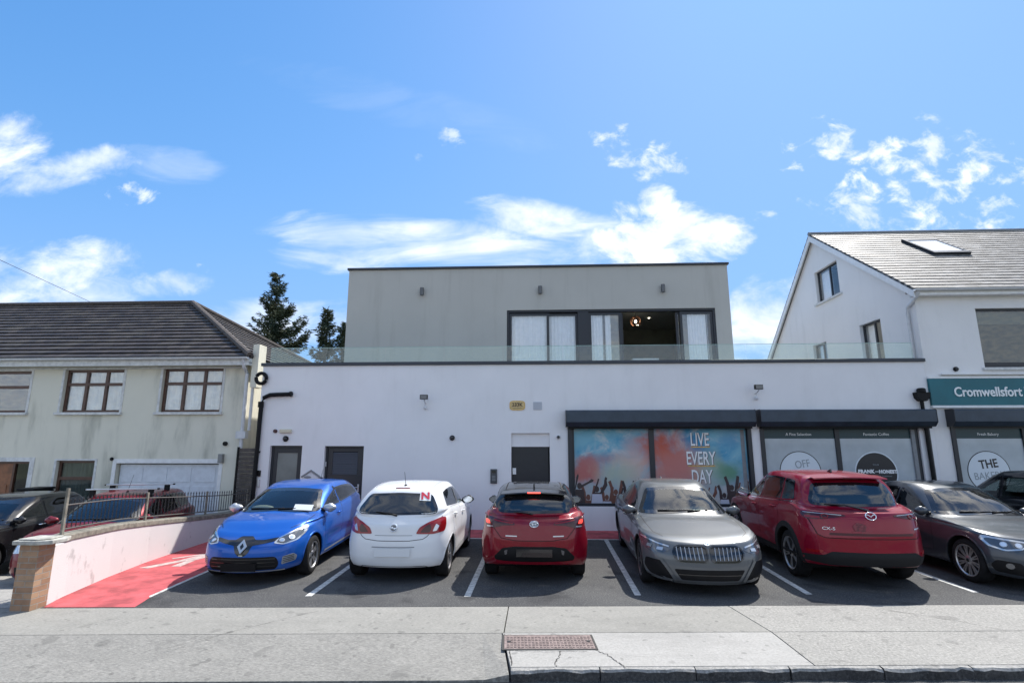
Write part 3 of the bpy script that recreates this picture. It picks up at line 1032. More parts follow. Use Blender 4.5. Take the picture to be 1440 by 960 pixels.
# poster window
def mat_poster():
    m, g, p = base_mat("smoke_print")
    oc = obj_coord(g)
    sp = g.n('ShaderNodeSeparateXYZ'); g.link(oc, sp.inputs[0])
    X, Y, Z = sp.outputs
    n1 = g.noise(oc, .9, 7, .6, .6); n2 = g.noise(g.mapping(oc, (1, 1, 1), (4, 0, 2)), 1.1, 7, .6, .7); n3 = g.noise(g.mapping(oc, (1, 1, 1.6), (9, 0, 5)), 1.4, 7, .62, .5)
    c = g.mix(g.ramp(n1, .35, .65), (.03, .26, .46), (.22, .48, .58))
    c = g.mix(g.m('MULTIPLY', g.ramp(n3, .46, .66), .75), c, (.62, .64, .62))
    low = g.ramp(Z, .6, 1.9, 1, 0)
    c = g.mix(g.m('MULTIPLY', low, .8), c, (.52, .47, .42))
    def puff(cx, cz, rx, rz, col, w):
        a = g.m('MULTIPLY', g.m('SUBTRACT', X, cx), 1 / rx); d = g.m('MULTIPLY', g.m('SUBTRACT', Z, cz), 1 / rz)
        f = g.ramp(g.m('ADD', g.m('SQRT', g.m('ADD', g.m('MULTIPLY', a, a), g.m('MULTIPLY', d, d))), g.m('MULTIPLY', g.m('SUBTRACT', n2, .5), 2.6)), .1, 1.25, w, 0)
        return f, col
    for args in ((1.30, 1.50, .50, .42, (.50, .11, .08), .85), (1.75, 1.75, .5, .22, (.42, .20, .20), .6), (2.6, 1.9, .5, .5, (.55, .30, .30), .6), (3.3, 2.1, .60, .70, (.50, .07, .03), 1.0), (3.55, 1.75, .75, .8, (.55, .17, .12), .85), (2.3, 1.5, .7, .45, (.62, .48, .40), .7),
                 (3.6, 1.45, .7, .6, (.50, .20, .18), .8), (4.45, 1.6, .5, .5, (.42, .48, .34), .6), (4.9, 1.45, .45, .35, (.10, .26, .13), .8), (2.0, 1.4, .5, .35, (.38, .48, .36), .6), (5.0, 2.25, .4, .5, (.12, .30, .48), .7)):
        f, col = puff(*args)
        c = g.mix(f, c, col)
    g.link(c, p.inputs['Base Color'])
    p.inputs['Roughness'].default_value = .3
    p.inputs['Specular IOR Level'].default_value = .2
    return m
w1 = MB(); frame_mesh(w1, .87, 5.42, .58, 2.60, FY + .05, .075, .09, verts=(2.94,), vw=.13)
wo = w1.build("shop_window", M_ANTH_D, shop, bevel=.004)
MP = mat_poster()
MB().box(.946, 2.874, FY + .085, FY + .09, .656, 2.522).build("printed_pane", MP, wo)
MB().box(3.006, 5.343, FY + .085, FY + .09, .656, 2.522).build("printed_pane", MP, wo)
MB().box(5.21, 5.30, FY + .078, FY + .084, .656, 2.50).build("edge_strip", M_LEAD, wo)
# crowd silhouettes printed on the vinyl
rng = random.Random(11)
skin = mat("print_dark_figure", (.05, .035, .035), .4); cloth = mat("print_pale_shirt", (.5, .52, .6), .4); skin2 = mat("print_brown_figure", (.16, .07, .05), .4)
def figure(x, z, s, pose, m, shirt):
    b = MB(); yb = FY + .0835
    y0, y1 = yb - .0012 * rng.random(), yb
    poly = lambda pts: b.prism([(x + s * p[0], z + s * p[1]) for p in pts], 'y', y0 - rng.random() * .0008, y1)
    poly([(.10 * math.cos(t), .13 * math.sin(t)) for t in [k * math.pi / 7 for k in range(14)]])
    if pose == 0:
        poly([(.08, -.26), (.22, -.22), (.46, .16), (.43, .36), (.33, .38), (.31, .22)]); poly([(.33, .34), (.40, .30), (.46, .44), (.40, .52), (.35, .46)])
        poly([(-.12, -.22), (-.18, -.18), (.02, .30), (.06, .44), (.12, .42), (.06, .22)])
    elif pose == 1:
        poly([(.08, -.24), (.23, -.24), (.33, .22), (.37, .50), (.25, .54), (.20, .3)]); poly([(-.08, -.24), (-.23, -.24), (-.25, .2), (-.34, .46), (-.22, .53), (-.12, .22)])
    else:
        poly([(.05, .02), (.10, -.06), (.40, .10), (.55, .16), (.60, .24), (.50, .28), (.38, .18)]); poly([(-.15, -.1), (-.2, -.2), (-.12, .36), (-.05, .5), (-.02, .4)])
    poly([(-.17, -.14), (.17, -.14), (.24, -.8), (-.24, -.8)])
    o = b.build("printed_figure", m, wo)
    if shirt:
        b2 = MB().prism([(x + s * p[0], z + s * p[1]) for p in ((-.2, -.2), (.2, -.2), (.26, -.7), (-.26, -.7))], 'y', yb - .004, yb - .0025)
        b2.build("printed_shirt", cloth, wo)
rows = [(1.06, 1.08, .62, 2, skin, False), (1.50, 1.0, .60, 0, skin, True), (1.98, .93, .55, 1, skin2, False), (2.30, .95, .5, 1, skin, False), (2.50, .82, .55, 1, skin2, True), (2.70, .98, .55, 1, skin, True),
        (4.9, 1.05, .55, 1, skin, False), (5.06, .92, .6, 0, skin2, False), (1.75, .80, .5, 1, skin2, True), (3.2, .9, .5, 1, skin, False), (4.70, .86, .5, 1, skin, True), (3.5, .84, .5, 0, skin2, False), (3.9, .82, .55, 1, skin, True), (4.3, .84, .5, 0, skin2, False), (1.28, .80, .55, 1, skin2, False), (2.12, .80, .55, 0, skin, True), (2.82, .84, .5, 1, skin2, False) if False else (3.1, .80, .5, 1, skin2, True)]
for (x, z, s, pose, m, sh) in rows:
    figure(x, z, s, pose, m, sh)
for (t, z, sz) in (("LIVE", 2.235, .47), ("EVERY", 1.76, .47), ("DAY", 1.30, .47)):
    text("printed_word", t, sz, (4.17, FY + .0775, z), M_LETTER, wo, bold=.006, space=1.0, xs=.56)
    text("printed_word_shadow", t, sz, (4.185, FY + .0795, z - .012), mat("print_shadow", (.10, .06, .06), .5), wo, bold=.006, xs=.56)
for (xa, xb, z) in ((3.94, 4.42, 2.045), (3.84, 4.52, 1.57)):
    MB().box(xa, xb, FY + .076, FY + .079, z, z + .025).build("printed_rule", M_GOLD, wo)


# vinyl dressed windows with round logos
def vinyl_window(x0, x1, parent, split, caps, z0=.30):
    f = MB(); frame_mesh(f, x0, x1, z0, 2.60, FY + .05, .085, .09, verts=(split,) if split else (), vw=.11)
    wo = f.build("shop_window", M_ANTH_D, parent, bevel=.004)
    edges = [x0 + .086] + ([split - .056, split + .056] if split else []) + [x1 - .086]
    for (xa, xb), cap in zip(zip(edges[::2], edges[1::2]), caps):
        MB().box(xa, xb, FY + .085, FY + .09, z0 + .086, 2.27).build("vinyl_pane", M_VINYL, wo)
        MB().box(xa, xb, FY + .0845, FY + .09, 2.272, 2.513).build("header_band", M_VINYLG, wo)
        if cap:
            text("caption", cap, .098, ((xa + xb) / 2, FY + .082, 2.375), M_LETTER, wo, bold=.0005, depth=.003)
    return wo
def disc(parent, name, x, z, r, y, m, rim=None):
    o = MB().prism([(x + r * math.cos(k * math.pi / 32), z + r * math.sin(k * math.pi / 32)) for k in range(64)], 'y', y, y + .002).build(name, m, parent)
    return o
w2 = vinyl_window(5.70, 9.62, shop, 7.62, ("A Fine Selection", "Fantastic Coffee"))
disc(w2, "logo_rim", 6.64, 1.44, .515, FY + .082, M_VINYLK)
disc(w2, "logo_disc", 6.64, 1.44, .495, FY + .0795, M_VINYLW)
text("logo_word", "OFF", .27, (6.70, FY + .076, 1.63), M_GREYL, w2, bold=.0, xs=.8, rot=(90, -8, 0))
text("logo_word", "LICENCE", .20, (6.64, FY + .076, 1.38), M_VINYLK, w2, bold=.006, xs=.95, rot=(90, -3, 0))
disc(w2, "logo_rim", 8.50, 1.42, .525, FY + .082, M_VINYLW)
disc(w2, "logo_disc", 8.50, 1.42, .495, FY + .0795, M_VINYLK)
text("logo_word", "FRANK", .115, (8.245, FY + .076, 1.455), M_LETTER, w2, bold=.007, xs=1.0, space=1.12)
text("logo_word", "AND", .05, (8.515, FY + .076, 1.452), M_LETTER, w2)
text("logo_word", "HONEST", .115, (8.78, FY + .076, 1.450), M_LETTER, w2, bold=.007, xs=.92, space=1.1)
text("logo_word", "GOURMET COFFEE COMPANY", .045, (8.50, FY + .076, 1.34), M_GREYL, w2, space=1.25)
text("logo_word", "YOUR", .05, (8.50, FY + .076, 1.62), M_GREYL, w2, space=1.2)
MB().box(9.44, 9.53, FY + .04, FY + .082, .4, 2.50).build("edge_strip", M_LEAD, w2)

# fittings on the shop front
def floodlight(x, z, label, tilt):
    t = thing("floodlight", label, "floodlight", (x, FY, z), 0, "floodlights on the white wall")
    b = MB(); b.box(-.10, .10, -.30, -.22, -.02, .10)
    for k in range(6):
        b.box(-.09 + k * .034, -.08 + k * .034, -.219, -.19, -.01, .09)
    o = b.build("lamp_housing", M_BLACK, t, bevel=.01)
    MB().box(-.085, .085, -.306, -.301, -.005, .085).build("lens", mat("dark_lens", (.06, .07, .08), .1, coat=1), t)
    MB().tube([(0, -.005, -.10), (0, -.10, -.10), (.03 * tilt, -.20, -.03)], .014, 8).build("bracket", M_SILVER, t)
    b = MB(); b.tube([(0, -.07, -.11), (0, -.07, -.19)], .012, 8); b.ellipsoid((0, -.07, -.23), (.045, .045, .05), 12, 8)
    b.build("motion_sensor", M_LIGHT_P, t)
floodlight(-2.97, 3.30, "black floodlight with motion sensor above the parked white hatchback", 0)
floodlight(5.64, 3.52, "black floodlight with motion sensor between the two shutter boxes", 1)
def dome(x, z, r, label, m=M_BLACK):
    t = thing("dome_camera", label, "camera", (x, FY, z), 0, "dome cameras on the white wall")
    MB().lathe([(r, 0), (r, -.035), (r * .9, -.045), (0, -.045)], (0, 0, 0), 'y', 20).build("mount", m, t, smooth=True, angle=40)
    MB().ellipsoid((0, -.05, 0), (r * .72, r * .72, r * .72), 16, 10).build("dome", M_BLACKG, t, smooth=True)
dome(-2.24, 2.29, .068, "black dome camera on the bare wall above the white hatchback roof")
dome(-6.70, 2.27, .075, "round black dome camera under the cream lamp over the entrance door")
dome(.535, 2.31, .055, "white based dome camera beside the shop door", M_LIGHT_P)
b = MB(); b.box(-.16, .16, -.07, 0, -.05, .05)
bh = tag(b.build("bulkhead_lamp", M_CREAMP, bevel=.02), "cream oblong bulkhead lamp over the entrance door", "wall lamp"); bh.location = (-6.71, FY, 2.47)
o = MB().lathe([(.05, 0), (.05, -.04), (.035, -.06), (0, -.06)], (-7.0, FY, 2.47), 'y', 16).build("alarm_beacon", mat("dark_maroon", (.06, .015, .015), .4), smooth=True, angle=40)
tag(o, "small dark red round beacon left of the cream bulkhead lamp", "beacon")
# oval number plaque
pl = thing("number_plaque", "cream and brass oval plaque numbered 233K on the white wall", "plaque", (-.53, FY, 3.13))
def rrect(w, h, p=4.0, n=40):
    return [(w * abs(math.cos(t)) ** (2 / p) * (1 if math.cos(t) >= 0 else -1), h * abs(math.sin(t)) ** (2 / p) * (1 if math.sin(t) >= 0 else -1)) for t in [2 * math.pi * k / n for k in range(n)]]
MB().prism(rrect(.205, .125), 'y', -.02, 0).build("plaque_rim", M_GOLD, pl)
MB().prism(rrect(.185, .105), 'y', -.024, -.018).build("plaque_face", mat("plaque_cream", (.60, .44, .20), .5, noise=.15, nscale=20), pl)
text("plaque_number", "233K", .13, (0, -.027, .015), mat("plaque_ink", (.05, .025, .01), .5), pl, bold=.003)
MB().box(-.12, .12, -.027, -.024, -.075, -.068).build("plaque_rule", mat("plaque_ink", (.05, .025, .01), .5), pl)
b = MB(); b.box(-.115, .115, -.015, 0, -.105, .105)
for k in range(7):
    b.box(-.095, .095, -.022, -.0145, -.09 + k * .027, -.078 + k * .027)
o = tag(b.build("vent_cover", mat("vent_grey", (.50, .52, .56), .6)), "square grey vent cover beside the brass plaque", "vent"); o.location = (.005, FY, 3.118)
kp = thing("door_intercom", "tall grey intercom panel on the wall left of the black door", "intercom", (-1.14, FY, 1.32))
MB().box(-.085, .085, -.05, 0, -.18, .18).build("panel", mat("intercom_grey", (.07, .075, .08), .4, .3), kp, bevel=.008)
b = MB()
for i in range(3):
    for j in range(4):
        b.box(-.045 + i * .033, -.022 + i * .033, -.056, -.049, -.11 + j * .035, -.088 + j * .035)
b.build("keypad", mat("key_grey", (.25, .26, .27), .5), kp)
MB().box(-.05, .05, -.055, -.049, .08, .14).build("intercom_screen", M_BLACKG, kp)
for (z0, z1, nm, m, lab) in ((1.30, 1.45, "card_reader", M_BLACK, "small black card reader left of the entrance door"), (1.03, 1.22, "letter_slot", M_SILVER, "grey metal call panel below the card reader by the entrance door")):
    o = MB().box(-7.42, -7.30, FY - .04, FY, z0, z1).build(nm, m, bevel=.006)
    tag(o, lab, nm.replace("_", " "))
# decorative house shaped plaque
hp = thing("house_shaped_plaque", "little house outline wall ornament between the two grey doors", "ornament", (-5.95, FY, 1.28))
b = MB()
b.prism([(-.26, .02), (0, .19), (.26, .02), (.235, -.01), (0, .145), (-.235, -.01)], 'y', -.03, 0)
b.prism([(.22, .02), (.34, -.01), (.33, -.05), (.22, -.02)], 'y', -.031, 0)
b.build("ornament_roof", mat("ornament_grey", (.22, .22, .23), .6), hp)
MB().prism([(-.19, .0), (0, .12), (.19, .0), (.19, -.2), (-.19, -.2)], 'y', -.018, 0).build("ornament_face", mat("ornament_white", (.66, .66, .68), .6, noise=.1), hp)
b = MB()
b.prism([(-.1 + .1 * math.cos(k * math.pi / 6) + .02, .0 + .03 * math.sin(k * math.pi / 6)) for k in range(12)], 'y', -.024, -.017)
b.box(-.02, .12, -.024, -.017, -.12, -.09); b.box(-.15, -.04, -.0235, -.017, -.07, -.055)
b.build("ornament_figures", mat("ornament_grey", (.22, .22, .23), .6), hp)

# pipes at the left end
dp = thing("black_drainpipe", "black drainpipe with cranked top at the left end of the white wall", "drainpipe", (0, 0, 0))
MB().tube([(-6.62, FY - .07, 3.45), (-7.20, FY - .07, 3.43), (-7.36, FY - .07, 3.36), (-7.42, FY - .07, 3.2), (-7.43, FY - .07, 0.0)], .055, 12).build("pipe", M_BLACK, dp, smooth=True, angle=50)
MB().tube([(-6.60, FY - .07, 3.45), (-6.66, FY - .07, 3.452)], .07, 12).build("end_collar", M_BLACK, dp)
MB().tube([(-7.43, FY - .07, 3.1), (-7.43, FY - .07, 3.25)], .072, 12).build("joint_collar", M_BLACK, dp)
for zz in (.6, 1.9):
    MB().box(-7.50, -7.36, FY - .05, FY - .002, zz, zz + .05).build("pipe_clip", M_BLACK, dp)
ho = MB()
ho.tube([(-7.49 + .14 * math.cos(t), FY - .06, 3.88 + .14 * math.sin(t)) for t in [k * 2 * math.pi / 28 for k in range(29)]], .048, 10)
tag(ho.build("coiled_hose", M_BLACK, smooth=True), "loop of thick black hose high on the wall's left end", "hose")
dpr = thing("black_downpipe", "black downpipe with hopper at the right end of the white wall", "drainpipe", (0, 0, 0))
MB().tube([(9.74, FY - .07, 3.30), (9.77, FY - .07, 0.0)], .042, 12).build("pipe", M_BLACK, dpr, smooth=True, angle=50)
b = MB(); b.prism([(9.58, 3.42), (9.93, 3.42), (9.90, 3.28), (9.82, 3.20), (9.68, 3.20), (9.60, 3.28)], 'y', FY - .16, FY - .002); b.lathe([(.10, 3.42), (.10, 3.5), (.07, 3.53), (0, 3.53)], (9.75, FY - .09, 0), 'z', 16)
b.build("hopper", M_BLACK, dpr, bevel=.006)

# ------------------------------------------------------------------ white gabled house on the right
wh = thing("white_house", "white gabled house with slate roof at the right edge", "house")
HX0, HX1 = 9.985, 19.0
hh = [(11.48, 14.2, 4.06, 5.62), (10.45, 14.4, .30, 2.60)]
b = MB(); wall_mesh(b, HX0, HX1, -.3, 6.1, FY + .003, .3, hh)
b.build("front_wall", M_WALL_R, wh)
GY0, GYA, GYB = FY + .01, 18.44, 22.9
b = MB()
gh = [(17.20, 18.62, 7.00, 8.14), (15.42, 16.42, 4.45, 5.72), (18.36, 19.25, 4.45, 5.60)]
# gable wall faces -x: built from strips with the openings left out
gx = HX0
ys = sorted({FY + .304, GYA, GYB, *[h[0] for h in gh], *[h[1] for h in gh]})
def gtop(y):
    return 6.12 + (9.42 - 6.12) * (y - GY0) / (GYA - GY0) if y <= GYA else 9.42 - (9.42 - 5.35) * (y - GYA) / (GYB - GYA)
for a, c in zip(ys[:-1], ys[1:]):
    mid = (a + c) / 2
    segs = [(h[2], h[3]) for h in gh if h[0] < mid < h[1]]
    z = -.3
    for (h0, h1) in sorted(segs):
        b.box(gx, gx + .3, a, c, z, h0)
        z = h1
    b.add([(gx, a, z), (gx + .3, a, z), (gx + .3, c, z), (gx, c, z), (gx, a, gtop(a)), (gx + .3, a, gtop(a)), (gx + .3, c, gtop(c)), (gx, c, gtop(c))],
          [(0, 3, 2, 1), (4, 5, 6, 7), (0, 1, 5, 4), (1, 2, 6, 5), (2, 3, 7, 6), (3, 0, 4, 7)])
bo = b.build("gable_wall", M_WALL_R, wh)
bm = bmesh.new(); bm.from_mesh(bo.data); bmesh.ops.remove_doubles(bm, verts=bm.verts, dist=.0005); bm.to_mesh(bo.data); bm.free()
MB().box(HX0, HX1, GYB - .31, GYB - .01, -.3, 5.3).build("back_wall", M_WALL_R, wh)
MB().box(HX0 + .31, HX1, FY + 1.6, FY + 1.7, -.3, 6.0).build("room_wall", M_ROOM, wh)
b = MB(); b.box(HX0 + .7, HX0 + .8, FY + 1.72, GYB - .6, 3, 5.9); b.box(HX0 + .7, HX0 + .8, 17.0, 19.6, 5.902, 8.2); b.build("attic_room", M_ROOM, wh)


def roof_plane(name, pts, m, parent, thick=.05, steps=0, step_h=.02):
    """pts: eave left, eave right, ridge right, ridge left.  Courses are real overlapping steps when steps>0; uv in metres"""
    e0, e1, r1, r0 = [Vector(p) for p in pts]
    up = ((r0 + r1) - (e0 + e1)).normalized()
    nrm = (e1 - e0).cross(r0 - e0).normalized()
    if nrm.z < 0:
        nrm = -nrm
    n = max(1, steps)
    vs, fs, uvs = [], [], []
    org = e0
    ax = (e1 - e0).normalized()
    ay = nrm.cross(ax).normalized()
    if ay.z < 0:
        ay = -ay
    def put(p):
        vs.append(tuple(p)); uvs.append(((p - org).dot(ax), (p - org).dot(ay)))
        return len(vs) - 1
    for k in range(n):
        t0, t1 = k / n, (k + 1) / n
        a, c = e0.lerp(r0, t0), e1.lerp(r1, t0)
        d, f = e1.lerp(r1, t1), e0.lerp(r0, t1)
        lift = nrm * step_h
        i = [put(a + lift), put(c + lift), put(d + nrm * .002), put(f + nrm * .002), put(a), put(c)]
        fs += [(i[0], i[1], i[2], i[3]), (i[4], i[5], i[1], i[0])]
    i = [put(e0 - nrm * thick), put(e1 - nrm * thick), put(r1 - nrm * thick), put(r0 - nrm * thick)]
    fs.append((i[3], i[2], i[1], i[0]))
    j = [put(e0 + nrm * step_h), put(e1 + nrm * step_h), put(r1 + nrm * .002), put(r0 + nrm * .002)]
    for a, c in ((0, 1), (1, 2), (2, 3), (3, 0)):
        fs.append((j[a], i[a], i[c], j[c]))
    me = bpy.data.meshes.new(name)
    me.from_pydata(vs, [], fs)
    me.materials.append(m)
    uvl = me.uv_layers.new(name="UVMap")
    for l in me.loops:
        uvl.data[l.index].uv = uvs[l.vertex_index]
    me.update()
    o = bpy.data.objects.new(name, me)
    COL.objects.link(o)
    o.parent = parent
    return o


M_SLATE = mat_tiles("grey_slate", (.10, .098, .095), (.25, .244, .235), (.40, .39, .37), .13, .30, rough=.62, spec=.35)
M_TILE = mat_tiles("brown_roof_tile", (.036, .029, .026), (.072, .058, .050), (.12, .105, .082), .30, .33, rough=.55)
EZ, RZ = 6.24, 9.55
EZB = 5.50
roof_plane("roof", [(HX0 - .14, FY - .22, EZ - .12), (HX1, FY - .22, EZ - .12), (HX1, GYA, RZ), (HX0 - .14, GYA, RZ)], M_SLATE, wh, .05, 24, .018)
roof_plane("roof", [(HX0 - .14, GYB + .25, EZB - .20), (HX1, GYB + .25, EZB - .20), (HX1, GYA, RZ), (HX0 - .14, GYA, RZ)], M_SLATE, wh, .05, 24, .018)
b = MB(); b.tube([(HX0 - .15, GYA, RZ + .01), (HX1, GYA, RZ + .01)], .07, 8); b.build("ridge", M_LEAD, wh)
b = MB()                      # barge boards
for (ya, yb, za) in ((FY - .22, GYA, EZ - .18), (GYB + .25, GYA, EZB - .26)):
    zb = RZ - .06
    b.add([(HX0 - .12, ya, za), (HX0 - .12, yb, zb), (HX0 - .12, yb, zb - .22), (HX0 - .12, ya, za - .18), (HX0 - .15, ya, za), (HX0 - .15, yb, zb), (HX0 - .15, yb, zb - .22), (HX0 - .15, ya, za - .18)],
          [(0, 1, 2, 3), (7, 6, 5, 4), (0, 4, 5, 1), (1, 5, 6, 2), (2, 6, 7, 3), (3, 7, 4, 0)])
    b.add([(HX0 - .12, ya, za - .02), (HX0, ya, za - .02), (HX0, yb, zb - .02), (HX0 - .12, yb, zb - .02)], [(0, 1, 2, 3)])
b.build("barge_board", M_WHITE, wh)
b = MB(); b.box(HX0 - .13, HX1, FY - .20, FY, EZ - .30, EZ - .285); b.box(HX0 - .13, HX1, FY - .22, FY - .20, EZ - .30, EZ - .14); b.build("soffit", M_WHITE, wh)
b = MB(); n = 9
pr = [(FY - .28 + .06 * math.cos(math.pi + math.pi * k / n), EZ - .15 + .06 * math.sin(math.pi + math.pi * k / n)) for k in range(n + 1)]
pr += [(FY - .28 + .05 * math.cos(math.pi + math.pi * k / n), EZ - .15 + .05 * math.sin(math.pi + math.pi * k / n)) for k in range(n, -1, -1)]
b.prism(pr, 'x', HX0 - .17, HX1); gut = b.build("gutter", M_LIGHT_P, wh)
b = MB(); b.tube([(HX0 - .06, FY - .26, EZ - .2), (HX0 - .06, FY - .2, EZ - .32), (HX0 - .06, FY + .22, EZ - .52), (HX0 - .06, FY + .25, EZ - .7), (HX0 - .06, FY + .25, 4.32)], .04, 10)
b.build("downpipe", M_LIGHT_P, wh, smooth=True, angle=50)
# front window
f = MB(); frame_mesh(f, 11.48, 14.2, 4.06, 5.62, FY + .09, .06, .06, verts=(13.0,), vw=.09)
f.box(11.54, 12.95, FY + .085, FY + .16, 4.121, 4.20)
fo = f.build("window", M_ANTH_D, wh, bevel=.003)
MB().box(11.55, 14.14, FY + .11, FY + .118, 4.2, 5.56).build("pane", M_GLASSD, fo)
MB().box(11.56, 14.12, FY + .17, FY + .175, 5.22, 5.55).build("roller_blind", M_BLIND, fo)
MB().box(11.56, 14.12, FY + .19, FY + .195, 4.15, 5.22).build("sheer_blind", mat("sheer_grey", (.17, .185, .18), .8, noise=.12, nscale=1.2), fo)
MB().box(11.40, 14.3, FY - .07, FY + .1, 3.985, 4.055).build("sill", M_SILL, fo, bevel=.006)
# gable windows, facing -x
for (ya, yb, za, zb) in gh:
    f = MB()
    w = .055
    xx = HX0 + .10
    f.box(xx, xx + .06, ya, ya + w, za, zb); f.box(xx, xx + .06, yb - w, yb, za, zb); f.box(xx, xx + .06, ya + w, yb - w, zb - w, zb); f.box(xx, xx + .06, ya + w, yb - w, za, za + w)
    if yb - ya > .8:
        f.box(xx, xx + .06, (ya + yb) / 2 - .1, (ya + yb) / 2 - .04, za + w, zb - w)
    fo = f.build("window", M_ANTH_D, wh)
    MB().box(xx + .02, xx + .028, ya + w, yb - w, za + w, zb - w).build("pane", M_GLASS, fo)
    MB().box(xx + .12, xx + .125, ya + .5 * (yb - ya), yb - w, za + w, zb - w).build("curtain", M_CURTAIN, fo)
    MB().box(HX0 - .07, HX0 + .09, ya - .12, yb + .12, za - .07, za - .003).build("sill", M_SILL, fo)
# skylight lying in the slate slope
def on_slope(x, t, lift=0):
    y = FY - .22 + (GYA - FY + .22) * t
    z = EZ - .12 + (RZ - EZ + .12) * t
    nv = Vector((0, -(RZ - EZ + .12), (GYA - FY + .22))).normalized()
    return Vector((x, y, z)) + nv * lift
b = MB()
def slope_box(b, x0, x1, t0, t1, l0, l1):
    vs = [on_slope(x0, t0, l0), on_slope(x1, t0, l0), on_slope(x1, t1, l0), on_slope(x0, t1, l0), on_slope(x0, t0, l1), on_slope(x1, t0, l1), on_slope(x1, t1, l1), on_slope(x0, t1, l1)]
    b.add(vs, [(0, 3, 2, 1), (4, 5, 6, 7), (0, 1, 5, 4), (1, 2, 6, 5), (2, 3, 7, 6), (3, 0, 4, 7)])
sx0, sx1, st0, st1 = 12.30, 13.40, .505, .785
slope_box(b, sx0, sx1, st0, st0 + .03, .01, .10); slope_box(b, sx0, sx1, st1 - .03, st1, .01, .10)
slope_box(b, sx0, sx0 + .09, st0 + .03, st1 - .03, .01, .098); slope_box(b, sx1 - .09, sx1, st0 + .03, st1 - .03, .01, .098)
sk = b.build("skylight", M_ANTH_D, wh)
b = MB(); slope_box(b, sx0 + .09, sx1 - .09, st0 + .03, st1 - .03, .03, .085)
b.build("pane", mat("skylight_white_glare", (.72, .75, .78), .15, coat=1.0), sk)  # near-white colour stands in for bright sky mirrored in the pane
# sign and shutter of the right shop
sg = thing("shop_sign", "teal shop fascia sign with white lettering on the right house", "sign", (0, 0, 0))
MB().box(9.99, 19.0, FY - .07, FY, 3.09, 3.775).build("sign_panel", M_TEAL, sg)
MB().box(9.99, 19.0, FY - .078, FY, 3.776, 3.82).build("sign_edge", M_WHITE, sg)
MB().box(9.99, 19.0, FY - .078, FY, 3.03, 3.089).build("sign_edge", M_WHITE, sg)
text("sign_lettering", "Cromwellsfort", .335, (10.555, FY - .078, 3.42), M_LETTER, sg, bold=.0055, depth=.02, align='LEFT', space=.985, xs=.835)
text("sign_lettering", "E", .335, (12.26, FY - .078, 3.42), M_LETTER, sg, bold=.0055, depth=.02, align='LEFT', xs=.9)
b = MB(); b.box(10.32, 14.5, FY - .10, FY - .002, 3.87, 3.905)
tag(b.build("sign_lamp_rail", M_WHITE), "thin white rail above the teal sign", "rail")
dome(10.74, 4.02, .06, "small black dome camera above the teal sign")
so = None
b = MB()
b.prism([(FY - .30, 2.68), (FY - .30, 2.965), (FY - .26, 2.99), (FY - .001, 2.99), (FY - .001, 2.57), (FY - .20, 2.57)], 'x', 10.32, 14.5)
so = b.build("shutter_box", M_SHUT, wh, bevel=.008)
MB().prism([(FY - .305, 2.675), (FY - .305, 2.97), (FY - .262, 2.996), (FY - .0015, 2.996), (FY - .0015, 2.563), (FY - .203, 2.563)], 'x', 10.312, 10.322).build("end_cap", M_ANTH_D, so)
MB().box(10.37, 10.47, FY - .045, FY - .002, .28, 2.56).build("guide_rail", M_ANTH_D, so)
w3 = vinyl_window(10.45, 14.4, wh, 12.20, ("Fresh Bakery", ""))
disc(w3, "logo_rim", 11.22, 1.45, .515, FY + .082, M_VINYLK)
disc(w3, "logo_disc", 11.22, 1.45, .495, FY + .0795, M_VINYLW)
text("logo_word", "THE", .29, (11.23, FY + .076, 1.64), M_VINYLK, w3, bold=.006, xs=.85, rot=(90, -6, 0))
text("logo_word", "BAKERY", .25, (11.22, FY + .076, 1.36), M_GREYL, w3, bold=-.002, xs=.85, rot=(90, -4, 0))

# ------------------------------------------------------------------ cream house on the left
ch_ = thing("cream_house", "weathered cream two storey house with brown tiled hip roof", "house")
LY, LX0, LX1 = 14.6, -24.0, -8.30
lh = [(-13.73, -11.95, 3.02, 4.25), (-10.78, -9.0, 3.02, 4.27), (-17.2, -14.76, 3.02, 4.22), (-13.57, -12.45, .35, 1.67), (-11.81, -8.86, -.5, 1.60), (-16.4, -14.36, -.45, 1.64)]
b = MB(); wall_mesh(b, LX0, LX1, -.6, 4.42, LY, .3, lh)
b.build("front_wall", M_CREAM, ch_)
b = MB(); b.box(LX1 - .3, LX1, LY + .303, 22.6, -.6, 4.42); b.box(LX0, LX1, 22.603, 22.9, -.6, 4.42)
b.build("side_wall", M_CREAM, ch_)
MB().box(LX0, LX1 - .31, LY + 2.0, LY + 2.1, -.6, 4.4).build("room_wall", M_ROOM, ch_)
EL, RL, RYM = 4.55, 7.32, 18.7
XH = -13.0
roof_plane("roof", [(LX0, LY - .32, EL), (LX1 + .22, LY - .32, EL), (XH, RYM, RL), (LX0, RYM, RL)], M_TILE, ch_, .06, 17, .038)
roof_plane("roof", [(LX1 + .22, LY - .32, EL), (LX1 + .22, 23.0, EL), (XH, RYM + .02, RL), (XH, RYM, RL)], M_TILE, ch_, .06, 17, .038)
roof_plane("roof", [(LX0, 23.0, EL), (LX1 + .22, 23.0, EL), (XH, RYM, RL), (LX0, RYM, RL)], M_TILE, ch_, .06, 4, .035)
b = MB(); b.tube([(LX1 + .22, LY - .32, EL + .04), (XH, RYM, RL + .05)], .09, 8); b.tube([(XH, RYM, RL + .05), (LX0, RYM, RL + .05)], .09, 8); b.tube([(LX1 + .22, 23, EL + .04), (XH, RYM, RL + .05)], .09, 8)
b.build("ridge", mat("ridge_tile", (.085, .07, .06), .8, noise=.25), ch_)
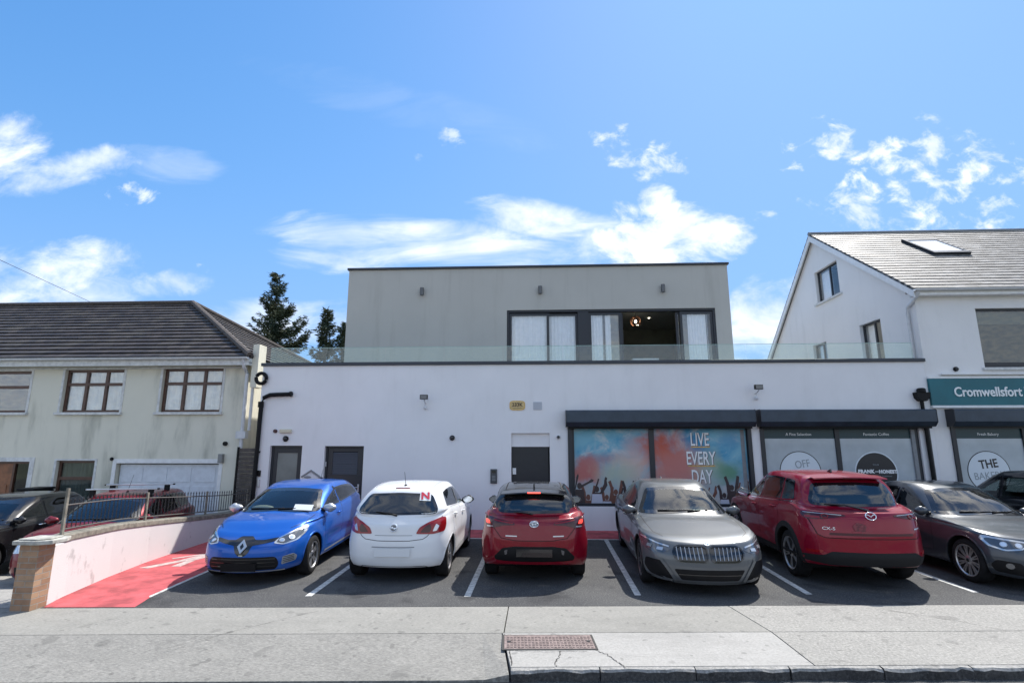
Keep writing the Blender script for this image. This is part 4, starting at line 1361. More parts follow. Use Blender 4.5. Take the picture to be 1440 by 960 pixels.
b = MB(); b.box(LX0, LX1 + .2, LY - .30, LY - .003, EL - .17, EL - .15); b.box(LX0, LX1 + .2, LY - .325, LY - .30, EL - .24, EL - .03); b.box(LX1 + .18, LX1 + .2, LY - .3, 22.9, EL - .24, EL - .03)
b.build("fascia", M_SILL, ch_)
b = MB()
pr = [(LY - .39 + .065 * math.cos(math.pi + math.pi * k / n), EL - .02 + .065 * math.sin(math.pi + math.pi * k / n)) for k in range(n + 1)]
pr += [(LY - .39 + .052 * math.cos(math.pi + math.pi * k / n), EL - .02 + .052 * math.sin(math.pi + math.pi * k / n)) for k in range(n, -1, -1)]
b.prism(pr, 'x', LX0, LX1 + .2); b.build("gutter", M_LIGHT_P, ch_)
MB().box(LX0, LX1 + .003, LY - .035, LY - .002, 4.26, 4.31).build("string_course", M_SILL, ch_)
mat_glass_house = mat_glass("house_glass", (.93, .95, .94), 1.7)
def brown_window(x0, x1, z0, z1, verts, hors, curtain=True, gm=None):
    f = MB(); frame_mesh(f, x0, x1, z0, z1, LY + .09, .07, .07, verts=verts, hors=hors, vw=.085)
    fo = f.build("window", M_BROWN, ch_, bevel=.004)
    MB().box(x0 + .07, x1 - .07, LY + .12, LY + .126, z0 + .07, z1 - .07).build("pane", gm or mat_glass_house, fo)
    if curtain:
        bb = MB(); nn = 80
        vs = []
        for i in range(nn + 1):
            t = i / nn
            wv = .028 * math.sin(t * 38 + 3 * math.sin(t * 7)) + .012 * math.sin(t * 97)
            vs += [(x0 + .05 + (x1 - x0 - .1) * t, LY + .17 + wv, z0), (x0 + .05 + (x1 - x0 - .1) * t, LY + .17 + wv, z1)]
        bb.add(vs, [(2 * i, 2 * i + 2, 2 * i + 3, 2 * i + 1) for i in range(nn)])
        bb.build("net_curtain", mat("grey_net", (.62, .64, .66), .9, noise=.12, nscale=3), fo, smooth=True)  # mid grey net with a slightly uneven tone
    MB().box(x0 - .10, x1 + .10, LY - .09, LY + .085, z0 - .075, z0 - .002).build("sill", M_SILL, fo, bevel=.006)
    b = MB(); b.box(x0 - .07, x0 - .003, LY - .012, LY - .001, z0, z1 + .05); b.box(x1 + .003, x1 + .07, LY - .012, LY - .001, z0, z1 + .05); b.box(x0 - .003, x1 + .003, LY - .012, LY - .001, z1 + .003, z1 + .05)
    b.build("reveal_band", M_SILL, fo)
brown_window(-13.73, -11.95, 3.02, 4.25, (-13.12, -12.52), (3.83,))
brown_window(-10.78, -9.0, 3.02, 4.27, (-10.18, -9.58), (3.84,))
brown_window(-17.2, -14.76, 3.02, 4.22, (-16.2,), (3.76,), curtain=False)
brown_window(-13.57, -12.45, .35, 1.67, (), (1.18,), gm=M_GLASSD)
gd = MB(); gd.box(-11.78, -8.89, LY + .12, LY + .16, -.48, 1.57)
for r_ in range(4):
    for c_ in range(4):
        gd.box(-11.70 + c_ * .70, -11.10 + c_ * .70, LY + .108, LY + .119, -.42 + r_ * .5, -.02 + r_ * .5)
go = gd.build("garage_door", mat("garage_white", (.66, .69, .73), .55, noise=.06), ch_, bevel=.01)
b = MB(); b.box(-11.92, -11.815, LY - .015, LY + .1, -.5, 1.72); b.box(-8.855, -8.75, LY - .015, LY + .1, -.5, 1.72); b.box(-11.813, -8.857, LY - .014, LY + .1, 1.603, 1.72)
b.build("garage_door_frame", M_WHITE, ch_)
d = MB(); d.box(-15.75, -14.95, LY + .12, LY + .17, -.45, 1.58)
for zz in (-.3, .45):
    d.box(-15.65, -15.05, LY + .105, LY + .119, zz, zz + .55)
do = d.build("front_door", M_WOOD, ch_, bevel=.01)
f = MB(); frame_mesh(f, -16.4, -14.36, -.45, 1.64, LY + .09, .06, .1, verts=(-15.8, -14.90))
fo = f.build("porch_frame", M_BROWN, ch_)
for (xa, xb) in ((-16.34, -15.83), (-14.855, -14.42)):
    MB().box(xa, xb, LY + .13, LY + .136, -.39, 1.58).build("pane", M_GLASSD, fo)
b = MB(); b.box(-14.355, -14.22, LY - .02, LY, -.5, 1.76); b.box(-16.55, -14.357, LY - .02, LY, 1.642, 1.76); b.build("door_surround", M_SILL, ch_)
lp = MB(); lp.tube([(LX1 + .05, LY - .36, EL - .05), (LX1 + .04, LY - .25, EL - .3), (LX1 + .05, LY - .08, EL - .45), (LX1 + .07, LY - .08, 1.0), (LX1 + .07, LY - .08, -.5)], .05, 10)
lp.box(LX1 - .07, LX1 + .20, LY - .17, LY - .002, 2.28, 2.48)
lp.build("downpipe", M_LIGHT_P, ch_, smooth=True, angle=40)
MB().tube([(LX1 + .24, LY - .06, 4.5), (LX1 + .24, LY - .06, 2.5)], .04, 10).build("waste_pipe", M_LIGHT_P, ch_)
MB().box(-8.10, -7.92, LY - .15, LY + .25, 3.7, 4.93).build("parapet_pier", M_CREAM, ch_)
o = MB().lathe([(.06, 0), (.06, -.06), (0, -.06)], (-8.72, LY, 2.14), 'y', 14).build("vent_pipe", M_BLACK); tag(o, "small round black vent pipe above the garage door's right end", "vent pipe")
o = MB().box(-8.84, -8.72, LY - .12, LY, 1.62, 1.86).build("alarm_box", mat("grey_box", (.25, .25, .24), .6), bevel=.01); tag(o, "small grey box on the wall at the garage door's corner", "alarm box")
o = MB().ellipsoid((-11.95, LY - .03, 1.72), (.05, .04, .05)).build("wall_hook", M_BLACK); tag(o, "tiny black hook at the garage door's left corner", "hook")
# wheelie bin by the porch
wb = thing("wheelie_bin", "black wheelie bin between the porch and the ground floor window", "bin", (-13.55, LY - .5, -.5))
MB().prism([(-.21, 0), (.21, 0), (.235, 1.42), (-.235, 1.42)], 'y', -.3, .3).build("bin_body", M_BLACK, wb, bevel=.03)
MB().box(-.25, .25, -.34, .32, 1.422, 1.48).build("lid", M_BLACK, wb, bevel=.025)
# slatted side gate between the houses
sgx = thing("slatted_gate", "dark slatted timber gate in the gap between the two buildings", "gate", (-7.9, FY + .5, 0))
b = MB()
for k in range(22):
    b.box(-.36, .36, 0, .03, -.5 + k * .115, -.40 + k * .115)
b.build("slats", mat("weathered_slat", (.10, .085, .075), .85, noise=.3), sgx)
for xx in (-.38, .36):
    MB().box(xx, xx + .05, -.02, .05, -.5, 2.05).build("post", M_BLACK, sgx)

# ------------------------------------------------------------------ garden wall, railing and pier
gw = thing("garden_wall", "low white rendered wall with dark mossy coping beside the red path", "wall")
def gtz(y):
    return float(np.interp(y, [7.35, 7.75, 9.16, 11.05, 12.75, 13.9], [.76, .77, .71, .557, .43, .38]))
def ribbon(ys, section):
    """sweep a section (list of (dx, z above wall top or absolute via callable)) along the wall line"""
    b = MB(); vs, fs = [], []
    k = len(section(ys[0]))
    for y in ys:
        vs += [(wall_x(y) + dx, y, z) for dx, z in section(y)]
    for i in range(len(ys) - 1):
        for q in range(k):
            q2 = (q + 1) % k
            fs.append((k * i + q, k * i + q2, k * i + k + q2, k * i + k + q))
    fs += [tuple(range(k)), tuple(range(k * (len(ys) - 1), k * len(ys)))]
    return b.add(vs, fs)
ribbon([7.36 + k * (13.92 - 7.36) / 30 for k in range(31)], lambda y: [(0, -.3), (-.01, gtz(y)), (-.22, gtz(y)), (-.22, -.7)]).build("rendered_wall", M_GARDEN, gw)
ribbon([7.62 + k * (13.92 - 7.62) / 30 for k in range(31)], lambda y: [(.005, gtz(y) + .004), (.005, gtz(y) + .09), (-.235, gtz(y) + .10), (-.235, gtz(y) + .004)]).build("brick_coping", M_COPE, gw, bevel=.01)
bp = thing("brick_pier", "brown brick gate pier with worn stone cap at the wall's end", "pier", (-6.80, 7.24, 0))
MB().box(-.135, .135, -.13, .115, -.2, .83).build("brick_shaft", M_BRICK, bp)
b = MB(); b.prism([(-.20, -.19), (.14, -.20), (.30, -.12), (.31, .10), (.24, .24), (-.18, .20)], "z", .832, .885); b.prism([(-.16, -.15), (.12, -.17), (.22, -.06), (.20, .16), (-.14, .15)], "z", .8855, .905)
b.build("stone_cap", M_STONE, bp, bevel=.015)
rl = thing("wall_railing", "black iron railing with spear tops along the white garden wall", "railing")
b = MB()
def rail_line(dz):
    return [(wall_x(y) - .12, y, gtz(y) + .10 + dz) for y in (7.72, 8.2, 8.85, 9.16, 10.0, 11.05, 11.8, 12.75, 13.85)]
b.tube(rail_line(.06), .012, 6); b.tube(rail_line(.40), .012, 6)
b.build("rails", mat("painted_iron", (.08, .075, .07), .5), rl)
b = MB()
y = 7.80
while y < 13.85:
    z = gtz(y) + .11
    b.tube([(wall_x(y) - .12, y, z + .05), (wall_x(y) - .12, y, z + .44)], .0075, 5)
    b.lathe([(.0, .50), (.014, .455), (.0, .43)], (wall_x(y) - .12, y, z), 'z', 5)
    y += .105
b.build("spear_bars", M_IRON, rl)
for yy in (7.70, 9.95, 12.0, 13.86):
    z = gtz(yy)
    MB().box(wall_x(yy) - .137, wall_x(yy) - .103, yy - .018, yy + .018, z + .09, z + (.74 if yy < 8 else .60)).build("railing_post", M_COPE, rl)

# overhead cable
tag(MB().tube([(-10.4, 2.4, 6.75), (-12.5, 7.8, 6.86), (-14.62, 13, 7.06), (-16.9, 18.68, 7.38)], .007, 5).build("overhead_cable", M_BLACK), "thin dark overhead cable running down to the cream house roof", "cable")


# ------------------------------------------------------------------ conifers behind
def needle_mat(name, c0, c1):
    m, g, p = base_mat(name)
    oc = obj_coord(g)
    f = g.noise(oc, 1.3, 4, .6)
    f2 = g.noise(oc, 11, 3, .6)
    c = g.mix(g.ramp(f, .35, .65), c0, c1)
    c = g.mix(g.m('MULTIPLY', g.ramp(f2, .4, .7), .5), c, tuple(x * .5 for x in c0))
    g.link(c, p.inputs['Base Color'])
    p.inputs['Roughness'].default_value = .8
    return m
M_NEEDLE = needle_mat("conifer_needles", (.038, .068, .044), (.085, .095, .042))
M_BARK = mat("conifer_bark", (.09, .065, .045), .95, noise=.3, bump=.5)
def conifer(x, y, h, r, seed, label, group, gappy=.85, twin=None, arms=()):
    t = thing("conifer_tree", label, "tree", (x, y, -.5), 0, group)
    rg = random.Random(seed)
    tops = [(0, 0, h)] + ([twin] if twin else [])
    tb = MB()
    for (ax, ay, ah) in tops:
        tb.tube([(ax * .3, ay, 0), (ax * .8, ay, ah * .5), (ax, ay, ah * .98)], [.22, .12, .015], 8)
    tb.build("trunk", M_BARK, t)
    vs, fs = [], []
    def frond(p, d, L, up):
        """a flattened spray of needle tufts along a bough"""
        side = d.cross(Vector((0, 0, 1))).normalized()
        n = max(5, int(L / .07))
        for i in range(n):
            s_ = i / n
            q = p + d * (L * s_) + Vector((0, 0, up * L * s_ * s_ - .10 * L * math.sin(s_ * 3.1)))
            wid = (.30 + .10 * rg.random()) * (1 - .75 * s_) * min(1.0, L) + .05
            for k in range(7):
                a = q + side * wid * rg.uniform(-1, 1) + Vector((0, 0, rg.uniform(-.12, .08)))
                dd = (d * rg.uniform(.2, 1) + side * rg.uniform(-.8, .8) + Vector((0, 0, rg.uniform(-.45, .25)))).normalized()
                ln = rg.uniform(.10, .24)
                nn = dd.cross(Vector((rg.uniform(-1, 1), rg.uniform(-1, 1), rg.uniform(-1, 1)))).normalized() * rg.uniform(.018, .04)
                o = len(vs)
                vs.extend([a - nn, a + nn, a + dd * ln + nn * .3, a + dd * ln - nn * .3])
                fs.append((o, o + 1, o + 2, o + 3))
    for (ax, ay, ah) in tops:
        z = ah * .12
        while z < ah - .1:
            s_ = 1 - z / ah
            nb = int(4 + 6 * s_)
            for k in range(nb):
                if rg.random() > gappy:
                    continue
                an = rg.uniform(0, 2 * math.pi)
                L = r * (.12 + .95 * s_ ** .85) * (rg.uniform(.35, .85) if rg.random() < .6 else rg.uniform(.9, 1.3))
                d = Vector((math.cos(an), math.sin(an), rg.uniform(-.12, .12) + .35 * (1 - s_))).normalized()
                frond(Vector((ax, ay, z)), d, max(.18, L), rg.uniform(.05, .35))
            z += rg.uniform(.13, .30) * (1.2 if s_ > .3 else .8)
    for (z, an, L, up) in arms:
        for j in range(7):
            d = Vector((math.cos(an + rg.uniform(-.12, .12)), math.sin(an + rg.uniform(-.3, .3)), rg.uniform(-.05, .15))).normalized()
            frond(Vector((0, 0, z + rg.uniform(-.15, .15))), d, L * rg.uniform(.75, 1.05), up)
    b = MB(); b.v = [tuple(p) for p in vs]; b.f = fs; b.mi = [0] * len(fs)
    b.build("crown", M_NEEDLE, t, fix=False)
conifer(-13.62, 26.0, 11.45, 2.5, 5, "tall ragged conifer behind the cream house's hip roof", "conifers behind the buildings", .9, arms=((8.2, 0.05, 1.75, .45), (7.5, .0, 2.1, .3), (9.2, .05, 1.05, .5), (7.9, 3.0, 1.7, .05)))
conifer(-11.02, 26.5, 9.75, 1.75, 8, "smaller twin topped conifer beside the grey upper storey", "conifers behind the buildings", .95, twin=(.98, .1, 8.95))


# ------------------------------------------------------------------ cars
def pchip(t, P, tq):
    """monotone cubic through P (n,k) at t, sampled at tq"""
    t = np.asarray(t, float); P = np.asarray(P, float); tq = np.asarray(tq, float)
    h = np.diff(t); h[h < 1e-9] = 1e-9
    d = np.diff(P, axis=0) / h[:, None]
    n = len(t)
    m = np.zeros_like(P)
    for i in range(1, n - 1):
        w1, w2 = 2 * h[i] + h[i - 1], h[i] + 2 * h[i - 1]
        s = d[i - 1] * d[i] > 0
        with np.errstate(divide='ignore', invalid='ignore'):
            v = (w1 + w2) / (w1 / d[i - 1] + w2 / d[i])
        m[i] = np.where(s, v, 0)
    m[0], m[-1] = d[0], d[-1]
    k = np.clip(np.searchsorted(t, tq, side='right') - 1, 0, n - 2)
    s = ((tq - t[k]) / h[k])[:, None]
    H = h[k][:, None]
    return (2 * s**3 - 3 * s**2 + 1) * P[k] + (s**3 - 2 * s**2 + s) * H * m[k] + (-2 * s**3 + 3 * s**2) * P[k + 1] + (s**3 - s**2) * H * m[k + 1]


def soft(t, P, tq):
    """Catmull-Rom style (chord) cubic, tangents damped - smoother than pchip on gentle data"""
    t = np.asarray(t, float); P = np.asarray(P, float); tq = np.asarray(tq, float)
    h = np.diff(t); h[h < 1e-9] = 1e-9
    d = np.diff(P, axis=0) / h[:, None]
    m = np.zeros_like(P)
    for i in range(1, len(t) - 1):
        m[i] = (d[i - 1] * h[i] + d[i] * h[i - 1]) / (h[i] + h[i - 1])
        lim = 2.2 * np.minimum(np.abs(d[i - 1]), np.abs(d[i])) + .02
        m[i] = np.clip(m[i], -lim, lim)
    m[0], m[-1] = d[0], d[-1]
    n = len(t)
    k = np.clip(np.searchsorted(t, tq, side='right') - 1, 0, n - 2)
    s = ((tq - t[k]) / h[k])[:, None]
    H = h[k][:, None]
    return (2 * s**3 - 3 * s**2 + 1) * P[k] + (s**3 - 2 * s**2 + s) * H * m[k] + (-2 * s**3 + 3 * s**2) * P[k + 1] + (s**3 - s**2) * H * m[k + 1]


def fillet(poly, r=.03, n=4):
    out = []
    N = len(poly)
    for i in range(N):
        p0, p, p1 = Vector(poly[i - 1]), Vector(poly[i]), Vector(poly[(i + 1) % N])
        a, b = p0 - p, p1 - p
        da, db = min(r, a.length * .45), min(r, b.length * .45)
        A, B = p + a.normalized() * da, p + b.normalized() * db
        for k in range(n + 1):
            t = k / n
            q = A * (1 - t) ** 2 + p * 2 * t * (1 - t) + B * t * t
            out.append((q.x, q.y))
    return out


def area2(poly):
    return sum(poly[i - 1][0] * poly[i][1] - poly[i][0] * poly[i - 1][1] for i in range(len(poly))) / 2


def inset(poly, d):
    s = 1 if area2(poly) > 0 else -1
    N = len(poly)
    out = []
    for i in range(N):
        p0, p, p1 = Vector(poly[i - 1]), Vector(poly[i]), Vector(poly[(i + 1) % N])
        e0, e1 = (p - p0), (p1 - p)
        if e0.length < 1e-7: e0 = e1
        if e1.length < 1e-7: e1 = e0
        n0 = Vector((-e0.y, e0.x)).normalized() * s
        n1 = Vector((-e1.y, e1.x)).normalized() * s
        m = (n0 + n1)
        if m.length < 1e-6:
            m = n0
        m.normalize()
        c = max(.45, m.dot(n1))
        q = p + m * (d / c)
        out.append((q.x, q.y))
    return out


def resample(poly, step, closed=True):
    out = []
    N = len(poly)
    for i in range(N if closed else N - 1):
        a, b = Vector(poly[i]), Vector(poly[(i + 1) % N])
        k = max(1, int(round((b - a).length / step)))
        for j in range(k):
            q = a.lerp(b, j / k)
            out.append((q.x, q.y))
    if not closed:
        out.append(tuple(poly[-1]))
    return out


def in_poly(pts, poly):
    P = np.asarray(poly); x, y = pts[:, 0], pts[:, 1]
    r = np.zeros(len(pts), bool)
    j = len(P) - 1
    for i in range(len(P)):
        xi, yi, xj, yj = P[i, 0], P[i, 1], P[j, 0], P[j, 1]
        c = ((yi > y) != (yj > y)) & (x < (xj - xi) * (y - yi) / ((yj - yi) if abs(yj - yi) > 1e-12 else 1e-12) + xi)
        r ^= c
        j = i
    return r


class Car:
    SU, SV = 6, 6

    def __init__(s, name, label, cat, loc, rz, P, paint, group="cars parked in front of the buildings"):
        s.P = P
        s.root = thing(name, label, cat, loc, rz, group)
        s.paint = paint
        s.hw = P['W'] / 2
        s.F = P['wb'] / 2 + P['fo']
        s.B = s.F - P['L']
        s.cut = []           # (view, polygon) holes for glass
        s.Rw = P['wr']       # wheel radius
        s.Ra = s.Rw + P.get('arch_gap', .045)
        s.surface()

    def ring(s, xf, zf, xr, zr, cf, cr, w, zside):
        """half ring from front centre, round the left side, to rear centre"""
        hw = s.hw
        wf, wm, wr = [k * hw for k in w]
        pts = []
        fx = [(0.0, 0.0), (.07, .40), (.30, .78), (1.0, 1.0)]
        zc, zd = zside[0], zside[-1]
        for (a, b) in fx:
            t = a ** .8
            pts.append((xf - a * cf, b * wf, zf + (zc - zf) * t))
        xa, xb = xf - cf, xr + cr
        n = len(zside)
        for i in range(1, n - 1):
            t = i / (n - 1)
            ww = (wf + (wm - wf) * math.sin(min(t / .42, 1) * math.pi / 2)) if t < .42 else (wr + (wm - wr) * math.sin(min((1 - t) / .42, 1) * math.pi / 2)) if t > .58 else wm
            pts.append((xa + (xb - xa) * t, ww, zside[i]))
        for (a, b) in fx[::-1]:
            t = a ** .8
            pts.append((xr + a * cr, b * wr, zr + (zd - zr) * t))
        return pts

    def surface(s):
        P = s.P
        F, B, gc = s.F, s.B, P['gc']
        nz, sh, bf, br = P['nose_z'], P['sh_z'], P['belt_f'], P['belt_r']
        cx, cz = P['cowl']
        wx, wz = P['wst']
        rx, rz = P['rt']
        gx, gz = P['rb']
        tz = P.get('tail_z', .95)
        deck = P.get('deck')
        ncf, ncr = P.get('ncf', .50), P.get('ncr', .42)
        rw = P['rw']; nw = P.get('nw', .98)
        nrl = P.get('nose_lean', .10)
        trl = P.get('tail_lean', .06)
        def lin(a, b, n=7):
            return [a + (b - a) * i / (n - 1) for i in range(n)]
        RR = []
        low = P.get('sill', gc + .02)
        RR.append(s.ring(F - .24, gc + .03, B + .22, gc + .07, ncf, ncr, (.78 * nw, .87, .80), lin(low, low + .02)))
        RR.append(s.ring(F - .05, gc, B + .06, gc + .03, ncf, ncr, (.90 * nw, .955, .91), lin(low, low + .01)))
        RR.append(s.ring(F - .005, gc + .09, B + .012, gc + .13, ncf, ncr, (.955 * nw, .975, .955), lin(low + .08, low + .09)))
        RR.append(s.ring(F, .44, B, .46, ncf, ncr, (.975 * nw, .985, .972), lin(.44, .47)))
        RR.append(s.ring(F - .02, .56, B + .005, .60, ncf, ncr, (.975 * nw, 1.0, .98), lin(.58, .62)))
        zs5 = sh - .13
        RR.append(s.ring(F - nrl * .55, nz - .075, B + trl * .5, tz - .17, ncf * .98, ncr, (.965 * nw, .99, .97), lin(zs5 - .03, zs5 + .04)))
        RR.append(s.ring(F - nrl, nz - .015, B + trl, tz - .03, ncf * .96, ncr, (.95 * nw, .975, .955), lin(sh - .06, sh + .05)))
        RR.append(s.ring(F - nrl - .07, nz + .012, B + trl + .03, tz + .012, ncf * .94, ncr * .98, (.935 * nw, .965, .945), lin(sh - .035, sh + .085)))
        bx0, bz0 = F - nrl - .07, nz + .012
        for k, t in enumerate((.33, .70)):
            xf = bx0 + (cx - bx0) * t
            zf = bz0 + (cz - bz0) * (t ** P.get('bonnet_pow', .75))
            if deck:
                xr = (B + trl + .03) + (gx - B - trl - .03) * t
                zr = tz + .012 + (gz - tz - .012) * t
                cr_ = ncr * .9
            else:
                xr = (B + trl + .03) + (gx - B - trl - .03) * t
                zr = tz + .012 + (gz - tz - .012) * t
                cr_ = ncr * (.98 - .1 * t)
            q = .4 + .35 * k
            z0, z1 = (sh - .035) + (bf - sh + .035) * q, (sh + .085) + (br - sh - .085) * q
            cfk = ncf * .94 + (.32 - ncf * .94) * t
            RR.append(s.ring(xf, zf, xr, zr, cfk, cr_, (.925 - .02 * k, .955 - .012 * k, .935 - .02 * k), [min(v, 9) for v in lin(z0, z1)]))
        RR.append(s.ring(cx, cz, gx, gz, .32, P.get('gcr', .26), (.875, .925, P.get('wr9', .86)), lin(bf, br)))
        top = P['H']
        kx = [rx - .2, rx, rx + .35, (rx + wx) / 2 + .1, wx - .42, wx, wx + .2]
        kz = [rz - .05, rz, rz + (top - rz) * .72, top, top - .014, wz, wz - .09]
        s.zc = lambda x: float(pchip(kx, np.array(kz)[:, None], [x])[0, 0])
        def railz(x0, x1, d):
            return [s.zc(x0 + (x1 - x0) * i / 6) - d for i in range(7)]
        mid = .5
        mw = .925 + (rw - .925) * .45
        RR.append(s.ring(cx + (wx - cx) * mid, cz + (wz - cz) * (mid + .05), gx + (rx - gx) * mid, gz + (rz - gz) * (mid + .07), .29, .22, ((.875 + rw) / 2 - .005, mw, (P.get('wr9', .86) + rw) / 2 - .0), lin(bf + (s.zc(wx - .26) - .062 - bf) * mid, br + (s.zc(rx + .2) - .062 - br) * mid)))
        RR.append(s.ring(wx, wz, rx, rz, .26, .20, (rw - .02, rw, rw - .03), railz(wx - .26, rx + .2, .062)))
        RR.append(s.ring(wx - .06, s.zc(wx - .06), rx + .05, s.zc(rx + .05), .25, .2, (rw - .065, rw - .05, rw - .08), railz(wx - .31, rx + .25, .030)))
        RR.append(s.ring(wx - .28, s.zc(wx - .28), rx + .25, s.zc(rx + .25), .24, .2, (rw * .66, rw * .68, rw * .64), railz(wx - .52, rx + .45, .012)))
        RR.append(s.ring(wx - .50, s.zc(wx - .50), rx + .48, s.zc(rx + .48), .22, .2, (rw * .34, rw * .34, rw * .34), railz(wx - .72, rx + .68, .003)))
        RR.append(s.ring(wx - .70, s.zc(wx - .70), rx + .68, s.zc(rx + .68), .2, .2, (0, 0, 0), railz(wx - .9, rx + .88, 0)))
        C = np.array(RR)                                   # rings x 13 x 3
        nr, nc = C.shape[:2]
        # around each ring
        fine = []
        for r in C:
            ext = np.vstack([r[2:0:-1] * [1, -1, 1], r, r[-2:-4:-1] * [1, -1, 1]])
            t = np.concatenate([[0], np.cumsum(np.maximum(1e-6, np.linalg.norm(np.diff(ext, axis=0), axis=1)))])
            tq = []
            for j in range(2, 2 + nc - 1):
                tq += [t[j] + (t[j + 1] - t[j]) * k / s.SV for k in range(s.SV)]
            tq.append(t[1 + nc])
            fine.append(soft(t, ext, tq))
        G = np.array(fine)
        G[:, 0, 1] = 0; G[:, -1, 1] = 0
        # up the rings
        cols = []
        for j in range(G.shape[1]):
            c = G[:, j]
            t = np.concatenate([[0], np.cumsum(np.maximum(1e-5, np.linalg.norm(np.diff(c, axis=0), axis=1)))])
            tq = []
            for i in range(nr - 1):
                tq += [t[i] + (t[i + 1] - t[i]) * k / s.SU for k in range(s.SU)]
            tq.append(t[-1])
            cols.append(soft(t, c, tq))
        G = np.array(cols).transpose(1, 0, 2)
        # swell the wings round the wheels
        for wxp in (P['wb'] / 2, -P['wb'] / 2):
            r = np.hypot(G[..., 0] - wxp, G[..., 2] - s.Rw)
            k = np.exp(-((r - s.Ra - .03) / .10) ** 2) * (G[..., 2] < s.P['sh_z'] + .1)
            G[..., 1] += np.where(G[..., 1] > .5 * s.hw, P.get('flare', .014) * k, 0)
        # concave door flank
        if P.get('flank', .015):
            k = np.exp(-((G[..., 2] - .50) / .11) ** 2) * np.exp(-(G[..., 0] / (P['wb'] * .27)) ** 4)
            G[..., 1] -= np.where(G[..., 1] > .5 * s.hw, P.get('flank', .015) * k, 0)
        nr, nh = G.shape[:2]
        full = np.concatenate([G, G[:, -2:0:-1] * [1, -1, 1]], axis=1)
        n2 = full.shape[1]
        s.V = full.reshape(-1, 3)
        s.F4 = [(i * n2 + j, i * n2 + (j + 1) % n2, (i + 1) * n2 + (j + 1) % n2, (i + 1) * n2 + j) for i in range(nr - 1) for j in range(n2)]
        s.nrow, s.ncol = nr, n2
        s.bvh = BVHTree.FromPolygons([tuple(v) for v in s.V], s.F4)

    # ---- projection
    def hit(s, view, a, b):
        o, d = {'L': ((a, 4, b), (0, -1, 0)), 'R': ((a, -4, b), (0, 1, 0)), 'F': ((8, a, b), (-1, 0, 0)), 'B': ((-8, a, b), (1, 0, 0)), 'T': ((a, b, 4), (0, 0, -1))}[view]
        d = Vector(d)
        p, n, i, _ = s.bvh.ray_cast(Vector(o), d)
        if p is None:
            return None, None
        if n.dot(d) > 0:
            n = -n
        return p, n

    def place(s, view, a, b, off):
        p, n = s.hit(view, a, b)
        if p is None:
            o = {'L': (a, s.hw, b), 'R': (a, -s.hw, b), 'F': (s.F, a, b), 'B': (s.B, a, b), 'T': (a, b, s.P['H'])}[view]
            p, n, i, _ = s.bvh.find_nearest(Vector(o))
            d = Vector({'L': (0, -1, 0), 'R': (0, 1, 0), 'F': (-1, 0, 0), 'B': (1, 0, 0), 'T': (0, 0, -1)}[view])
            if n.dot(d) > 0:
                n = -n
        return p + n * off

    def panel(s, name, poly, view, m, parent=None, off=.004, res=.035, rim=.012, r=.02, both=False, smooth=True):
        """a skin piece of outline POLY laid on the body as seen from VIEW"""
        outs = []
        views = [view]
        if both:
            views.append({'L': 'R', 'R': 'L', 'F': 'F', 'B': 'B', 'T': 'T'}[view])
        for k, vw in enumerate(views):
            pl = poly if k == 0 or vw in 'LR' else [((-p[0], p[1]) if vw in 'FB' else (p[0], -p[1])) for p in poly][::-1]
            q = fillet(pl, r) if r else list(pl)
            q = resample(q, res)
            P = np.array(q)
            mn, mx = P.min(0), P.max(0)
            gx = np.arange(mn[0] + res * .5, mx[0], res)
            gy = np.arange(mn[1] + res * .5, mx[1], res)
            gg = np.array([(a, b) for a in gx for b in gy]) if len(gx) and len(gy) else np.zeros((0, 2))
            if len(gg):
                gg = gg[in_poly(gg, inset(q, res * .45))]
            pts = [Vector(p) for p in q] + [Vector(p) for p in gg]
            nb = len(q)
            res_ = delaunay_2d_cdt(pts, [(i, (i + 1) % nb) for i in range(nb)], [], 1, 1e-6)
            v2, tri = res_[0], res_[2]
            cen = np.array([[sum(v2[i][0] for i in f) / len(f), sum(v2[i][1] for i in f) / len(f)] for f in tri])
            keep = in_poly(cen, q)
            tri = [f for f, kk in zip(tri, keep) if kk]
            vs = [s.place(vw, v[0], v[1], off) for v in v2]
            fs = [tuple(f) for f in tri]
            mb = MB()
            if rim:
                # border edges
                cnt = {}
                for f in fs:
                    for i in range(len(f)):
                        e = (f[i], f[(i + 1) % len(f)])
                        cnt[tuple(sorted(e))] = cnt.get(tuple(sorted(e)), 0) + 1
                inner = {}
                for f in list(fs):
                    for i in range(len(f)):
                        e = (f[i], f[(i + 1) % len(f)])
                        if cnt[tuple(sorted(e))] == 1:
                            for w in e:
                                if w not in inner:
                                    inner[w] = len(vs)
                                    vs.append(s.place(vw, v2[w][0], v2[w][1], off - rim))
                            fs.append((e[1], e[0], inner[e[0]], inner[e[1]]))
            mb.add(vs, fs)
            o = mb.build(name, m, parent or s.root, smooth=smooth, angle=38, fix=True)
            outs.append(o)
        return outs if both else outs[0]

